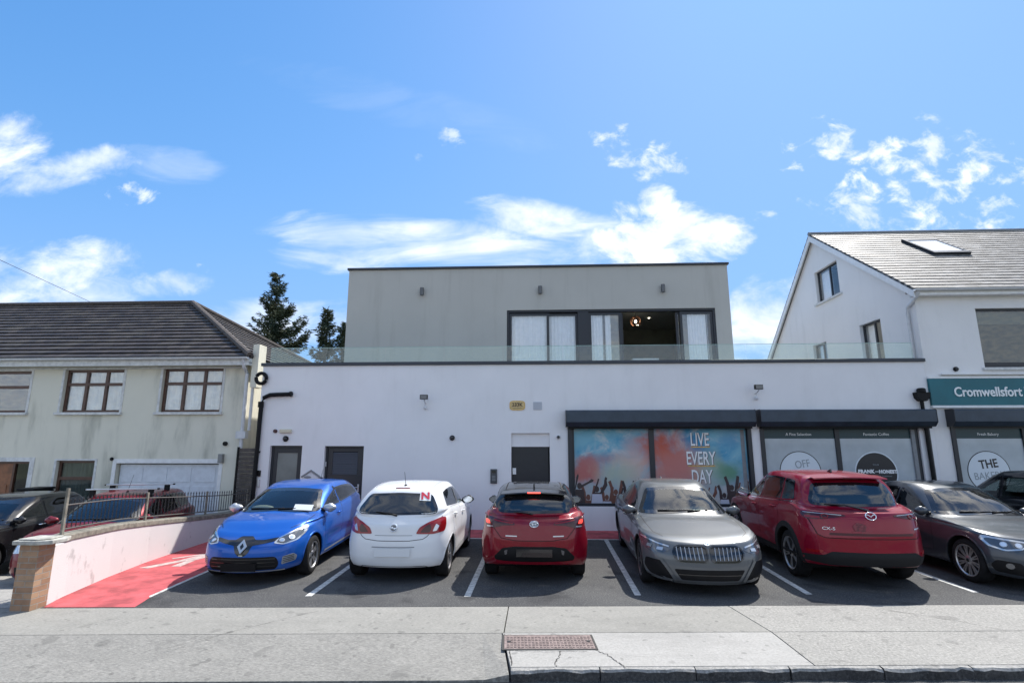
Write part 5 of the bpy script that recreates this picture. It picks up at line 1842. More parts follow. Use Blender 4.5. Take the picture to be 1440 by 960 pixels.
    def strip(s, name, line, view, w, m, parent=None, off=.003, closed=False, both=False, res=.04, lift=None):
        outs = []
        for vw in ([view] if not both else ([view, {'L': 'R'}[view]] if view == 'L' else [view, view])):
            ln = line
            if both and outs and vw in 'FB':
                ln = [(-p[0], p[1]) for p in line]
            if both and outs and vw == 'T':
                ln = [(p[0], -p[1]) for p in line]
            q = resample(ln, res, closed)
            vs, fs = [], []
            n = len(q)
            for i, p in enumerate(q):
                a = q[i - 1] if (closed or i > 0) else p
                b = q[(i + 1) % n] if (closed or i < n - 1) else p
                d = Vector((b[0] - a[0], b[1] - a[1])).normalized()
                for sg in (1, -1):
                    pp = (p[0] - d.y * w / 2 * sg, p[1] + d.x * w / 2 * sg)
                    vs.append(s.place(vw, pp[0], pp[1], off))
            for i in range(n if closed else n - 1):
                j = (i + 1) % n
                fs.append((2 * i, 2 * i + 1, 2 * j + 1, 2 * j))
            outs.append(MB().add(vs, fs).build(name, m, parent or s.root, smooth=True))
        return outs if both else outs[0]

    def window(s, name, poly, view, glass, frit=.035, r=.05, both=False, frit_mat=None):
        outs = []
        for k, vw in enumerate([view] + ([{'L': 'R'}[view]] if both else [])):
            q = resample(fillet(poly, r), .03)
            iq = inset(q, frit)
            s.cut.append((vw, np.array(inset(q, frit * .45))))
            # frit ring
            vs = [s.place(vw, p[0], p[1], .0035) for p in q] + [s.place(vw, p[0], p[1], .0035) for p in iq]
            n = len(q)
            fs = [(i, (i + 1) % n, n + (i + 1) % n, n + i) for i in range(n)]
            g = s.panel(name, iq, vw, glass, off=.0032, rim=0, r=0, res=.05)
            MB().add(vs, fs).build("window_seal", frit_mat or M_BLACKG, g, smooth=True)
            outs.append(g)
        return outs if both else outs[0]

    def body(s, black_above=None):
        cen = np.array([s.V[list(f)].mean(0) for f in s.F4])
        dead = np.zeros(len(s.F4), bool)
        arch = np.zeros(len(s.F4), bool)
        for wx in (s.P['wb'] / 2, -s.P['wb'] / 2):
            arch |= (np.hypot(cen[:, 0] - wx, cen[:, 2] - s.Rw) < s.Ra) & (np.abs(cen[:, 1]) > .5 * s.hw)
        dead |= arch
        for vw, poly in s.cut:
            FV = s.V[np.array(s.F4)]                      # n,4,3
            if vw in 'LR':
                side = FV[:, :, 1].mean(1) * (1 if vw == 'L' else -1) > .3 * s.hw
                ok = np.ones(len(FV), bool)
                for k in range(4):
                    ok &= in_poly(FV[:, k][:, [0, 2]], poly)
                dead |= ok & side
            else:
                sg = 1 if vw == 'F' else -1
                side = FV[:, :, 0].mean(1) * sg > (s.P['wst'][0] - .9 if vw == 'F' else -s.P['rt'][0] - .75)
                ok = np.ones(len(FV), bool)
                for k in range(4):
                    ok &= in_poly(FV[:, k][:, [1, 2]], poly)
                dead |= ok & side
        V = s.V.copy()
        # pull the ragged arch edge onto a true circle
        edge = set()
        for f, d in zip(s.F4, arch):
            if d:
                edge.update(f)
        live = set()
        for f, d in zip(s.F4, dead):
            if not d:
                live.update(f)
        for i in edge & live:
            p = V[i]
            wx = s.P['wb'] / 2 if p[0] > 0 else -s.P['wb'] / 2
            dx, dz = p[0] - wx, p[2] - s.Rw
            r = math.hypot(dx, dz)
            nx, nz = wx + dx / r * s.Ra, s.Rw + dz / r * s.Ra
            h, _n = s.hit('L' if p[1] > 0 else 'R', nx, nz)
            if h is not None and abs(abs(h.y) - abs(p[1])) < .12:
                V[i] = h
        faces = [f for f, d in zip(s.F4, dead) if not d]
        kcen = cen[~dead]
        used = sorted({i for f in faces for i in f})
        mp = {o: n for n, o in enumerate(used)}
        vv = V[used]
        ff = [tuple(mp[i] for i in f) for f in faces]
        me = bpy.data.meshes.new("body")
        me.from_pydata([tuple(v) for v in vv], [], ff)
        me.materials.append(s.paint)
        me.polygons.foreach_set('use_smooth', [True] * len(ff))
        me.update()
        bm = bmesh.new(); bm.from_mesh(me)
        bmesh.ops.remove_doubles(bm, verts=bm.verts, dist=.0006)
        bmesh.ops.recalc_face_normals(bm, faces=bm.faces)
        bm.to_mesh(me); bm.free()
        if black_above:
            me.materials.append(black_above[1])
            for p in me.polygons:
                if black_above[0](p.center):
                    p.material_index = 1
        o = bpy.data.objects.new("body", me)
        COL.objects.link(o); o.parent = s.root
        # inner trim shell, 2.5 cm inside
        nrm = np.array([v.normal[:] for v in me.vertices])
        cc = np.array([v.co[:] for v in me.vertices])
        inn = cc - nrm * .03
        hi = cc[:, 2] > s.P['H'] - .075
        inn[hi] = cc[hi] - np.array([0, 0, .03])
        fi = [tuple(p.vertices) for p in me.polygons if p.center.z > .42 and p.center.x < s.P['cowl'][0] + .1]
        mb = MB(); mb.add([tuple(p) for p in inn], [f[::-1] for f in fi])
        il = mb.build("cabin_trim", M_TRIM, s.root, smooth=True, fix=False)
        bm = bmesh.new(); bm.from_mesh(il.data)
        bmesh.ops.delete(bm, geom=[v for v in bm.verts if not v.link_faces], context='VERTS')
        bm.to_mesh(il.data); bm.free()
        return o

    def wheels(s, style='twin', rim_m=None, n=5, cover=.68, tyre_w=.215, rim_r=None):
        P = s.P
        rim_m = rim_m or M_ALLOY
        Rw = s.Rw
        Rr = rim_r or Rw * cover
        yo = s.hw - P.get('wheel_in', .035)
        proto = None
        for wx in (P['wb'] / 2, -P['wb'] / 2):
            for sg in (1, -1):
                if proto is None:
                    w = tyre_w
                    b = MB()
                    b.lathe([(Rr - .01, -w + .02), (Rr + .01, -w), (Rw - .035, -w), (Rw - .012, -w + .015), (Rw, -w + .04), (Rw, -.04), (Rw - .012, -.015), (Rw - .035, 0), (Rr + .012, .001), (Rr, -.01), (Rr - .012, -.03)], (0, 0, 0), 'y', 48, closed=False)
                    t = b.build("wheel", M_RUBBER, s.root, smooth=True, angle=35)
                    r = MB()
                    r.lathe([(Rr - .003, -.16), (Rr - .008, -.014), (Rr - .002, -.002), (Rr - .016, -.004), (Rr - .026, -.016), (Rr - .028, -.16)], (0, 0, 0), 'y', 48)
                    def spoke(a, w0, w1, r0, r1, y0=-.028, y1=-.014, th=.03):
                        c, d = math.cos(a), math.sin(a)
                        def pt(rad, off, y):
                            return (rad * c - off * d, y, rad * d + off * c)
                        r.add([pt(r0, -w0, y0), pt(r0, w0, y0), pt(r1, w1, y1), pt(r1, -w1, y1), pt(r0, -w0 * 1.3, y0 - th), pt(r0, w0 * 1.3, y0 - th), pt(r1, w1 * 1.3, y1 - th), pt(r1, -w1 * 1.3, y1 - th)],
                              [(0, 1, 2, 3), (7, 6, 5, 4), (0, 4, 5, 1), (1, 5, 6, 2), (2, 6, 7, 3), (3, 7, 4, 0)])
                    for k in range(n):
                        a = 2 * math.pi * k / n + math.pi / 2
                        if style == 'twin':
                            spoke(a - .16, .017, .014, .05, Rr - .012)
                            spoke(a + .16, .017, .014, .05, Rr - .012, y0=-.029)
                        elif style == 'multi':
                            spoke(a, .011, .009, .05, Rr - .012)
                        elif style == 'vee':
                            spoke(a - .10, .012, .009, .05, Rr - .012)
                            spoke(a + .10, .012, .009, .05, Rr - .012, y0=-.029)
                        else:
                            spoke(a, .034, .022, .04, Rr - .012)
                            spoke(a, .02, .045, Rr * .6, Rr - .012, y0=-.022, y1=-.016)
                    r.lathe([(.066, -.06), (.066, -.024), (.052, -.018), (0, -.016)], (0, 0, 0), 'y', 20)
                    ro = r.build("rim", rim_m, t, smooth=True, angle=30)
                    MB().lathe([(.032, -.0155), (.028, -.011), (0, -.010)], (0, 0, 0), 'y', 16).build("centre_cap", M_BLACKG, t)
                    MB().lathe([(.14, -.10), (.14, -.085), (.06, -.08), (.0, -.08)], (0, 0, 0), 'y', 32).build("brake_disc", M_DISC, t)
                    MB().lathe([(Rr - .02, -.135), (0, -.13)], (0, 0, 0), 'y', 32).build("wheel_back", M_BLACK, t)
                    proto = t
                    o = t
                else:
                    o = copy_tree(proto, s.root)
                o.location = (wx, sg * yo, Rw)
                o.rotation_euler = (0, (.35 * wx + sg), 0) if sg > 0 else (0, (.5 * wx), math.pi)
                # liner
                mb = MB()
                nseg = 24
                vs, fs = [], []
                for k in range(nseg + 1):
                    a = -.35 + (math.pi + .7) * k / nseg
                    for yy in (.34, .985):
                        hy = sg * yy * s.hw
                        if yy > .9:
                            h, _ = s.hit('L' if sg > 0 else 'R', wx + (s.Ra + .001) * math.cos(a), s.Rw + (s.Ra + .001) * math.sin(a))
                            hy = (h.y - sg * .004) if h is not None and abs(h.y) > .6 * s.hw else sg * .93 * s.hw
                        vs.append((wx + (s.Ra + .001) * math.cos(a), hy, s.Rw + (s.Ra + .001) * math.sin(a)))
                for k in range(nseg):
                    fs.append((2 * k, 2 * k + 1, 2 * k + 3, 2 * k + 2))
                fs.append(tuple(2 * k for k in range(nseg + 1)))
                mb.add(vs, fs).build("wheel_arch_liner", M_BLACK, s.root, smooth=True, angle=40)
        u = MB()
        hwx = s.hw
        u.box(s.B + .35, s.F - .38, -hwx * .70, hwx * .70, P['gc'] + .035, P['gc'] + .10)
        u.build("underbody", M_BLACK, s.root)

    def arch_trim(s, w, m, off=.006, name="wheel_arch_trim"):
        for wx in (s.P['wb'] / 2, -s.P['wb'] / 2):
            for vw in 'LR':
                vs, fs, ok = [], [], []
                n = 36
                for k in range(n + 1):
                    a = -.30 + (math.pi + .60) * k / n
                    row = []
                    for rr, oo in ((s.Ra - .004, -.012), (s.Ra - .002, off), (s.Ra + w, off), (s.Ra + w + .006, -.002)):
                        x, z = wx + rr * math.cos(a), s.Rw + rr * math.sin(a)
                        p, nn = s.hit(vw, x, z)
                        good = p is not None and abs(p.y) > .75 * s.hw
                        row.append(good)
                        vs.append(p + nn * oo if good else (x, (1 if vw == 'L' else -1) * s.hw * .9, z))
                    ok.append(all(row))
                for k in range(n):
                    if ok[k] and ok[k + 1]:
                        for j in range(3):
                            fs.append((4 * k + j, 4 * k + j + 1, 4 * k + 5 + j, 4 * k + 4 + j))
                b = MB(); b.add(vs, fs)
                o = b.build(name, m, s.root, smooth=True, angle=45)
                bm = bmesh.new(); bm.from_mesh(o.data)
                bmesh.ops.delete(bm, geom=[v for v in bm.verts if not v.link_faces], context='VERTS'); bm.to_mesh(o.data); bm.free()

    # ---- usual glass and doors
    def roof_z(s, x):
        p, n = s.hit('T', x, s.P['rw'] * s.hw * .93)
        return p.z

    def glasshouse(s, side_glass, rear_glass, splits, front=True, rear=True, tail=.10, belt_up=.035, top_dn=.075, quarter=None, frit=.03, rear_frac=.80, tops=None):
        P = s.P
        bf, br = P['belt_f'], P['belt_r']
        cx, cz = P['cowl']; wx, wz = P['wst']; rx, rz = P['rt']; gx, gz = P['rb']
        xa, xc = cx - .32, gx + P.get('gcr', .26)
        def belt(x):
            return bf + (br - bf) * (xa - x) / (xa - xc) + belt_up
        def top(x):
            return s.zc(x) - .062 - top_dn + .03
        A0, A1 = xa - .055, wx - .26 - .075
        C0, C1 = xc + tail, rx + .2 + tail * .7
        bounds = [None] + list(splits) + [None]
        s.side = []
        for i in range(len(bounds) - 1):
            xf_, xr_ = bounds[i], bounds[i + 1]
            poly = []
            if xf_ is None:
                poly += [(A0, belt(A0))]
                m1 = ((A0 + A1) / 2 + .035, (belt(A0) + top(A1)) / 2)
                poly += [m1, (A1, top(A1) - .01)]
                f1 = A1
            else:
                x = xf_ - .022
                poly += [(x, belt(x)), (x, top(x))]
                f1 = x
            if xr_ is None:
                x0, x1 = C1, C0
                k = max(0, min(1, .5))
                for j in (1, 2, 3):
                    xx = f1 + (x0 - f1) * j / 3
                    poly.append((xx, top(xx) - (.012 if j == 3 else 0)))
                if tops:
                    poly += [(x0 + (x1 - x0) * .5 + tops, (top(x0) + belt(x1)) / 2)]
                poly.append((x1, belt(x1) + .01))
            else:
                x = xr_ + .022
                for j in (1, 2):
                    xx = f1 + (x - f1) * j / 2
                    poly.append((xx, top(xx)))
                poly.append((x, belt(x)))
            g = side_glass[i] if isinstance(side_glass, (list, tuple)) else side_glass
            s.window("side_window", poly, 'L', g, frit=frit, r=.035, both=True)
        if front:
            wb_ = .875 * s.hw - .04; wt = (P['rw'] - .02) * s.hw - .04
            poly = [(-wb_, bf + .03), (-wb_ * .55, cz - .0), (0, cz + .022), (wb_ * .55, cz - .0), (wb_, bf + .03), (wt, s.zc(wx - .22) - .10), (wt * .5, wz - .03), (0, wz - .022), (-wt * .5, wz - .03), (-wt, s.zc(wx - .22) - .10)]
            s.wind = s.window("windscreen", poly, 'F', M_CGLASS, frit=.045, r=.05)
        if rear:
            wb_ = P.get('wr9', .86) * s.hw * rear_frac; wt = P['rw'] * s.hw - .09
            zt = rz - .05
            poly = [(-wb_, gz + .045), (0, gz + .03), (wb_, gz + .045), (wb_ + .02, gz + .12), (wt, zt - .02), (0, zt), (-wt, zt - .02), (-wb_ - .02, gz + .12)]
            s.rearw = s.window("rear_window", poly, 'B', rear_glass, frit=.04, r=.07)

    def doors(s, x0, xB, x1, handle=True, hz=None, hm=None, rear_handle=True):
        """front door from x0 to the B post, rear door back to x1"""
        P = s.P
        sill = P.get('sill', P['gc']) + .10
        bf, br = P['belt_f'], P['belt_r']
        cx = P['cowl'][0]; xa, xc = cx - .32, P['rb'][0] + P.get('gcr', .26)
        bl = lambda x: bf + (br - bf) * (xa - x) / (xa - xc) + .02
        wr = -P['wb'] / 2
        out = []
        fd = [(x0, sill + .05), (x0 + .02, .62), (x0, bl(x0) - .04), (x0 - .07, bl(x0 - .07)), (xB + .004, bl(xB)), (xB + .004, sill)]
        a0 = math.asin(max(-.9, min(.9, (sill - s.Rw) / (s.Ra + .07))))
        arc = []
        for k in range(7):
            a = a0 + (1.25 - a0) * k / 6
            arc.append((wr + (s.Ra + .07) * math.cos(a), s.Rw + (s.Ra + .07) * math.sin(a)))
        arc = [p for p in arc if p[0] > x1 - .02]
        rd = [(xB - .004, sill), (xB - .004, bl(xB)), (x1, bl(x1)), (x1 - .01, .75)] + arc[::-1]
        for k, (poly, nm) in enumerate(((fd, 'front'), (rd, 'rear'))):
            for vw in 'LR':
                d = s.panel("door", poly, vw, s.paint, off=.0022, rim=.006, r=.02, res=.05)
                s.strip("door_seam", poly, vw, .009, M_BLACK, d, off=.0012, closed=True)
                out.append(d)
                if handle and (k == 0 or rear_handle):
                    xe = (xB if k == 0 else x1) + (.14 if k == 0 else .12)
                    z = (hz if hz else bl(xe) - .13) + (.01 if k else 0)
                    sg = 1 if vw == 'L' else -1
                    p = s.place(vw, xe, z, 0)
                    q = s.place(vw, xe + .17, z - .005, 0)
                    b = MB()
                    b.tube([p, p + Vector((.015, sg * .03, 0)), (p + q) / 2 + Vector((0, sg * .04, 0)), q + Vector((-.015, sg * .03, 0)), q], [.010, .013, .014, .013, .010], 8)
                    b.build("handle", hm or s.paint, d, smooth=True, angle=50)
        return out

    def mirrors(s, x, z, m=None, size=1.0, glass=True, base=M_BLACK):
        for sg in (1, -1):
            p = s.place('L' if sg > 0 else 'R', x, z, 0)
            mb = MB()
            c = Vector((x + .0, sg * (abs(p.y) + .125 * size), z + .035))
            mb.ellipsoid((0, 0, 0), (.075 * size, .125 * size, .08 * size), 20, 14)
            vs = []
            for v in mb.v:
                xx, yy, zz = v
                if xx < -.018:
                    xx = -.018 - (xx + .018) * -.12
                yy2 = yy * sg
                if yy2 < 0:
                    zz *= .8
                vs.append((c.x + xx - abs(yy) * .12, c.y + yy, c.z + zz * (1 - .2 * (yy2 > .06))))
            mb.v = vs
            o = mb.build("wing_mirror", m or s.paint, s.root, smooth=True, angle=60)
            b = MB(); b.tube([p + Vector((.02, -sg * .01, -.01)), Vector((c.x - .01, c.y - sg * .07, c.z - .045))], [.035, .028], 8)
            b.build("mirror_arm", base, o, smooth=True, angle=50)
            if glass:
                g = MB(); 
                pr = [(c.y + sg * .0 + .098 * size * math.cos(t), c.z + .062 * size * math.sin(t)) for t in [k * math.pi / 10 for k in range(20)]]
                g.prism([(y_, z_) for (y_, z_) in pr], 'x', c.x - .047, c.x - .040)
                g.build("mirror_glass", mat("mirror_face", (.5, .55, .6), .04, 1.0), o)

    def badge(s, name, view, a, b, off=.006):
        """local frame on the body at (a,b): returns origin, right, up, normal"""
        p, n = s.hit(view, a, b)
        up = Vector((0, 0, 1))
        right = up.cross(n).normalized()
        up = n.cross(right).normalized()
        return p + n * off, right, up, n

    def flat(s, name, fr, poly, depth, m, parent=None, lift=0):
        o, rgt, up, n = fr
        mb = MB()
        k = len(poly)
        vs = [o + rgt * p[0] + up * p[1] + n * lift for p in poly] + [o + rgt * p[0] + up * p[1] + n * (lift + depth) for p in poly]
        fs = [tuple(range(k)), tuple(range(2 * k - 1, k - 1, -1))] + [(i, (i + 1) % k, (i + 1) % k + k, i + k) for i in range(k)]
        return mb.add(vs, fs).build(name, m, parent or s.root)

    def loop(s, name, fr, poly, r, m, parent=None, lift=.004, closed=True):
        o, rgt, up, n = fr
        pts = [o + rgt * p[0] + up * p[1] + n * lift for p in poly]
        if closed:
            pts = pts + [pts[0], pts[1]]
        return MB().tube(pts, r, 6).build(name, m, parent or s.root, smooth=True)

    def letters(s, name, body, fr, size, m, bold=.002, parent=None, depth=.004, xs=1.0):
        o, rgt, up, n = fr
        t = text(name, body, size, (0, 0, 0), m, parent or s.root, bold=bold, depth=depth, xs=xs)
        M = Matrix((rgt, up, n)).transposed().to_4x4()
        M.translation = o
        t.rotation_euler = M.to_euler()
        t.location = o
        return t

    def cabin(s, steer=True, drive=-1, dash_sheet=False, seat_m=None, seats=True):
        """seats, dashboard, wheel: the Irish driver sits on the right (local y<0)"""
        P = s.P
        hw = s.hw
        cx, cz = P['cowl']
        d = MB()
        d.prism([(cx - .78, cz - .42), (cx - .70, cz - .07), (cx - .40, cz - .045), (cx - .10, cz - .03), (cx - .02, cz - .3)], 'y', -hw * .78, hw * .78)
        da = d.build("dashboard", M_TRIM, s.root, bevel=.02)
        MB().box(P['rb'][0] + .2, cx - .3, -hw * .74, hw * .74, .36, .42).build("cabin_floor", M_TRIM, s.root)
        if steer:
            b = MB()
            c = Vector((cx - .82, drive * .36, cz - .10))
            ax = Vector((.9, 0, .42)).normalized()
            u = Vector((0, 1, 0)); v = ax.cross(u)
            b.tube([c + (u * math.cos(t) + v * math.sin(t)) * .18 for t in [k * 2 * math.pi / 24 for k in range(25)]], .016, 8)
            b.tube([c + u * .17, c, c - u * .17], .02, 6); b.tube([c, c + ax * .2], .035, 8)
            b.build("steering_wheel", M_BLACK, s.root, smooth=True, angle=50)
        if seats:
            for row, x in enumerate((cx - 1.28, cx - 2.08)):
                if x < P['rb'][0] + .1:
                    x = P['rb'][0] + .1
                for y in (-.36, .36):
                    b = MB()
                    b.prism([(x + .42, .50), (x + .44, .60), (x - .02, .58), (x - .26, .98 + .0), (x - .36, .97), (x - .16, .48)], 'y', y - .24, y + .24)
                    so = b.build("seat", seat_m or M_SEAT, s.root, bevel=.05)
                    b = MB(); b.ellipsoid((x - .32, y, 1.09), (.05, .13, .085), 12, 8)
                    b.tube([(x - .31, y - .05, .95), (x - .32, y - .05, 1.06)], .008, 5); b.tube([(x - .31, y + .05, .95), (x - .32, y + .05, 1.06)], .008, 5)
                    b.build("headrest", seat_m or M_SEAT, so, smooth=True, angle=60)
            b = MB(); b.ellipsoid((P['wst'][0] - .10, 0, P['wst'][1] - .09), (.025, .12, .035), 12, 8)
            b.build("interior_mirror", M_BLACK, s.root, smooth=True)

    def wiper(s, view, a0, b0, a1, b1, m=None, r=.010, lift=.03):
        b = MB()
        p0, p1 = s.place(view, a0, b0, .012), s.place(view, a1, b1, .012)
        mid = s.place(view, (a0 + a1) / 2, (b0 + b1) / 2, lift)
        b.tube([p0, (p0 + mid) / 2 + Vector((0, 0, .004)), mid, (p1 + mid) / 2, p1], [r * 1.6, r * 1.3, r, r, r * .7], 6)
        return b.build("wiper", m or M_BLACK, s.root, smooth=True)

    def front_wipers(s):
        P = s.P; cz = P['cowl'][1]
        for (a0, a1) in ((-.45, .15), (.05, .62)):
            s.wiper('F', a0, cz + .035, a1, cz + .05, r=.008, lift=.016)

    def aerial(s, x, L=.0, fin=False):
        p, n = s.hit('T', x, .011)
        b = MB()
        if fin:
            b.prism([(p.x + .09, p.z - .004), (p.x - .02, p.z + .04), (p.x - .075, p.z + .06), (p.x - .085, p.z - .004)], 'y', -.016, .016)
            b.build("shark_fin", s.paint if fin == 'paint' else M_BLACKG, s.root, bevel=.01)
        else:
            b.ellipsoid((p.x, 0, p.z), (.05, .025, .02), 10, 8)
            b.tube([(p.x, 0, p.z + .01), (p.x - L * .45, 0, p.z + L * .9)], [.005, .003], 6)
            b.build("aerial", M_BLACK, s.root)

    def bonnet_seam(s, w=None):
        P = s.P
        x0 = s.F - P.get('nose_lean', .10) - .10
        y = s.hw * (w or .78)
        s.strip("bonnet_seam", [(P['cowl'][0] - .1, y * 1.03), (P['cowl'][0] + .35, y * 1.02), (x0 - .30, y * .96), (x0 - .12, y * .80)], 'T', .010, M_BLACK, both=True, off=.0015)


def rounded(w, h, r=.3, n=6):
    """rounded rectangle outline, half sizes w,h"""
    rr = min(w, h) * r
    out = []
    for (cx_, cy_, a0) in ((w - rr, h - rr, 0), (-w + rr, h - rr, 90), (-w + rr, -h + rr, 180), (w - rr, -h + rr, 270)):
        for k in range(n + 1):
            a = R(a0 + 90 * k / n)
            out.append((cx_ + rr * math.cos(a), cy_ + rr * math.sin(a)))
    return out


def oval(w, h, n=24):
    return [(w * math.cos(2 * math.pi * k / n), h * math.sin(2 * math.pi * k / n)) for k in range(n)]


NOSE_OUT, NOSE_IN = -math.pi / 2, math.pi / 2     # towards the street / towards the shop

# ---- blue hatchback, nose to the street
def blue_hatch():
    P = dict(L=4.06, W=1.73, H=1.42, wb=2.59, fo=.84, gc=.19, sill=.22, nw=.935, nose_z=.755, sh_z=.86, belt_f=.93, belt_r=1.07, cowl=(1.12, .965), wst=(.22, 1.345), rt=(-1.52, 1.33), rb=(-1.80, 1.05), tail_z=.93,
             rw=.70, wr=.312, nose_lean=.24, flare=.02, gcr=.30, ncf=.56, flank=.028, bonnet_pow=.62)
    c = Car("hatchback", "bright blue hatchback parked nose out beside the red path", "car", (-4.71, 10.53, 0), NOSE_OUT + R(3), P, mat_paint("blue_paint", (.010, .095, .42), .3, .3))
    c.glasshouse([M_CGLASS, M_CGLASSD], M_CGLASSD, [-.12], tail=.10)
    c.cabin(); c.body(); c.wheels('twin', M_ALLOY, 5, .70); c.arch_trim(.02, c.paint, .004)
    c.doors(.80, -.12, -1.08, rear_handle=False, hm=c.paint)
    c.mirrors(.72, .97, mat("pale_mirror_cap", (.50, .51, .53), .3, .5), 1.0)
    c.front_wipers(); c.bonnet_seam(.80)
    # black smile across the nose with the big diamond
    c.panel("grille", [(-.46, .645), (-.30, .615), (-.14, .59), (-.10, .49), (-.04, .44), (.04, .44), (.10, .49), (.14, .59), (.30, .615), (.46, .645), (.48, .69), (.28, .662), (.15, .665), (.09, .71), (-.09, .71), (-.15, .665), (-.28, .662), (-.48, .69)], 'F', M_BLACKG, off=.005, r=.02, res=.03)
    fr = c.badge("", 'F', 0, .575, .012)
    d = c.flat("emblem", fr, [(0, .112), (.074, 0), (0, -.112), (-.074, 0)], .014, M_SILVER)
    c.flat("emblem_centre", fr, [(0, .052), (.030, 0), (0, -.052), (-.030, 0)], .004, M_BLACKG, d, lift=.0135)
    c.flat("emblem_foot", c.badge("", 'F', 0, .452, .010), [(-.03, -.008), (.03, -.008), (.03, .008), (-.03, .008)], .006, M_CHROME)
    it = c.panel("lower_intake", [(-.50, .235), (.50, .235), (.545, .32), (.50, .425), (-.50, .425), (-.545, .32)], 'F', M_BLACK, off=.004, r=.05)
    for z in (.29, .345, .395):
        c.strip("intake_bar", [(-.49, z), (.49, z)], 'F', .012, M_BLACKG, it, off=.010)
    c.flat("number_plate", c.badge("", 'F', -.02, .285, .016), [(-.27, -.058), (.27, -.058), (.27, .058), (-.27, .058)], .006, M_BLACK)
    c.strip("lip", [(-.60, .222), (.60, .222)], 'F', .016, M_SILVER, off=.010)
    for o in c.panel("fog_surround", [(.57, .30), (.72, .33), (.735, .40), (.70, .445), (.585, .42)], 'F', mat("fog_trim", (.30, .31, .33), .4, .4), off=.005, r=.02, both=True, res=.025):
        pass
    for sg in (1, -1):
        for k in range(4):
            c.strip("fog_slat", [(sg * .59, .333 + k * .026), (sg * .705, .348 + k * .024)], 'F', .010, M_LAMPD, off=.009)
    hl = [(.43, .615), (.58, .59), (.715, .625), (.765, .71), (.765, .80), (.715, .815), (.61, .755), (.48, .685)]
    for sg, o in zip((1, -1), c.panel("headlight", hl, 'F', M_CLEARL, off=.006, r=.03, both=True, res=.025)):
        q = [(sg * p[0], p[1]) for p in ((.465, .625), (.575, .603), (.70, .645), (.742, .71), (.735, .765), (.70, .77), (.60, .722), (.49, .672))]
        c.panel("lamp_bowl", q, 'F', M_LAMPD, o, off=.0075, res=.025, r=.02)
        fr = c.badge("", 'F', sg * .535, .645, .010)
        c.flat("projector", fr, oval(.042, .036), .005, M_SILVER, o); c.flat("bulb_lens", fr, oval(.026, .024), .004, M_CHROME, o, lift=.005)
        fr = c.badge("", 'F', sg * .64, .675, .010)
        c.flat("reflector", fr, oval(.05, .042), .005, M_SILVER, o); c.flat("bulb_lens", fr, oval(.03, .027), .004, M_CHROME, o, lift=.005)
        c.strip("chrome_brow", [(sg * .48, .675), (sg * .61, .74), (sg * .71, .80)], 'F', .012, M_CHROME, o, off=.010)
    # sill flash and chrome
    c.strip("sill_trim", [(.80, .285), (.2, .30), (-.75, .315)], 'L', .03, M_SILVER, off=.006, both=True)
    c.strip("flank_crease", [(.62, .36), (.1, .42), (-.6, .58), (-.86, .66)], 'L', .010, c.paint, off=.008, both=True)
    c.aerial(-1.2, .22)
    # tax and parking papers on the dash
    o = MB().add([(1.00, .30, 1.0), (1.02, .64, .99), (.92, .64, 1.075), (.90, .30, 1.085)], [(0, 1, 2, 3)]).build("windscreen_paper", M_LETTER, c.root)
    MB().ellipsoid((.72, -.36, 1.0), (.10, .20, .05), 14, 8).build("folded_visor", M_CREAMP, c.root, smooth=True)
    # tail, for the other side
    c.panel("tail_light", [(.52, .80), (.80, .83), (.80, .98), (.60, .97)], 'B', M_REDL, off=.005, both=True)
    return c
blue_hatch()

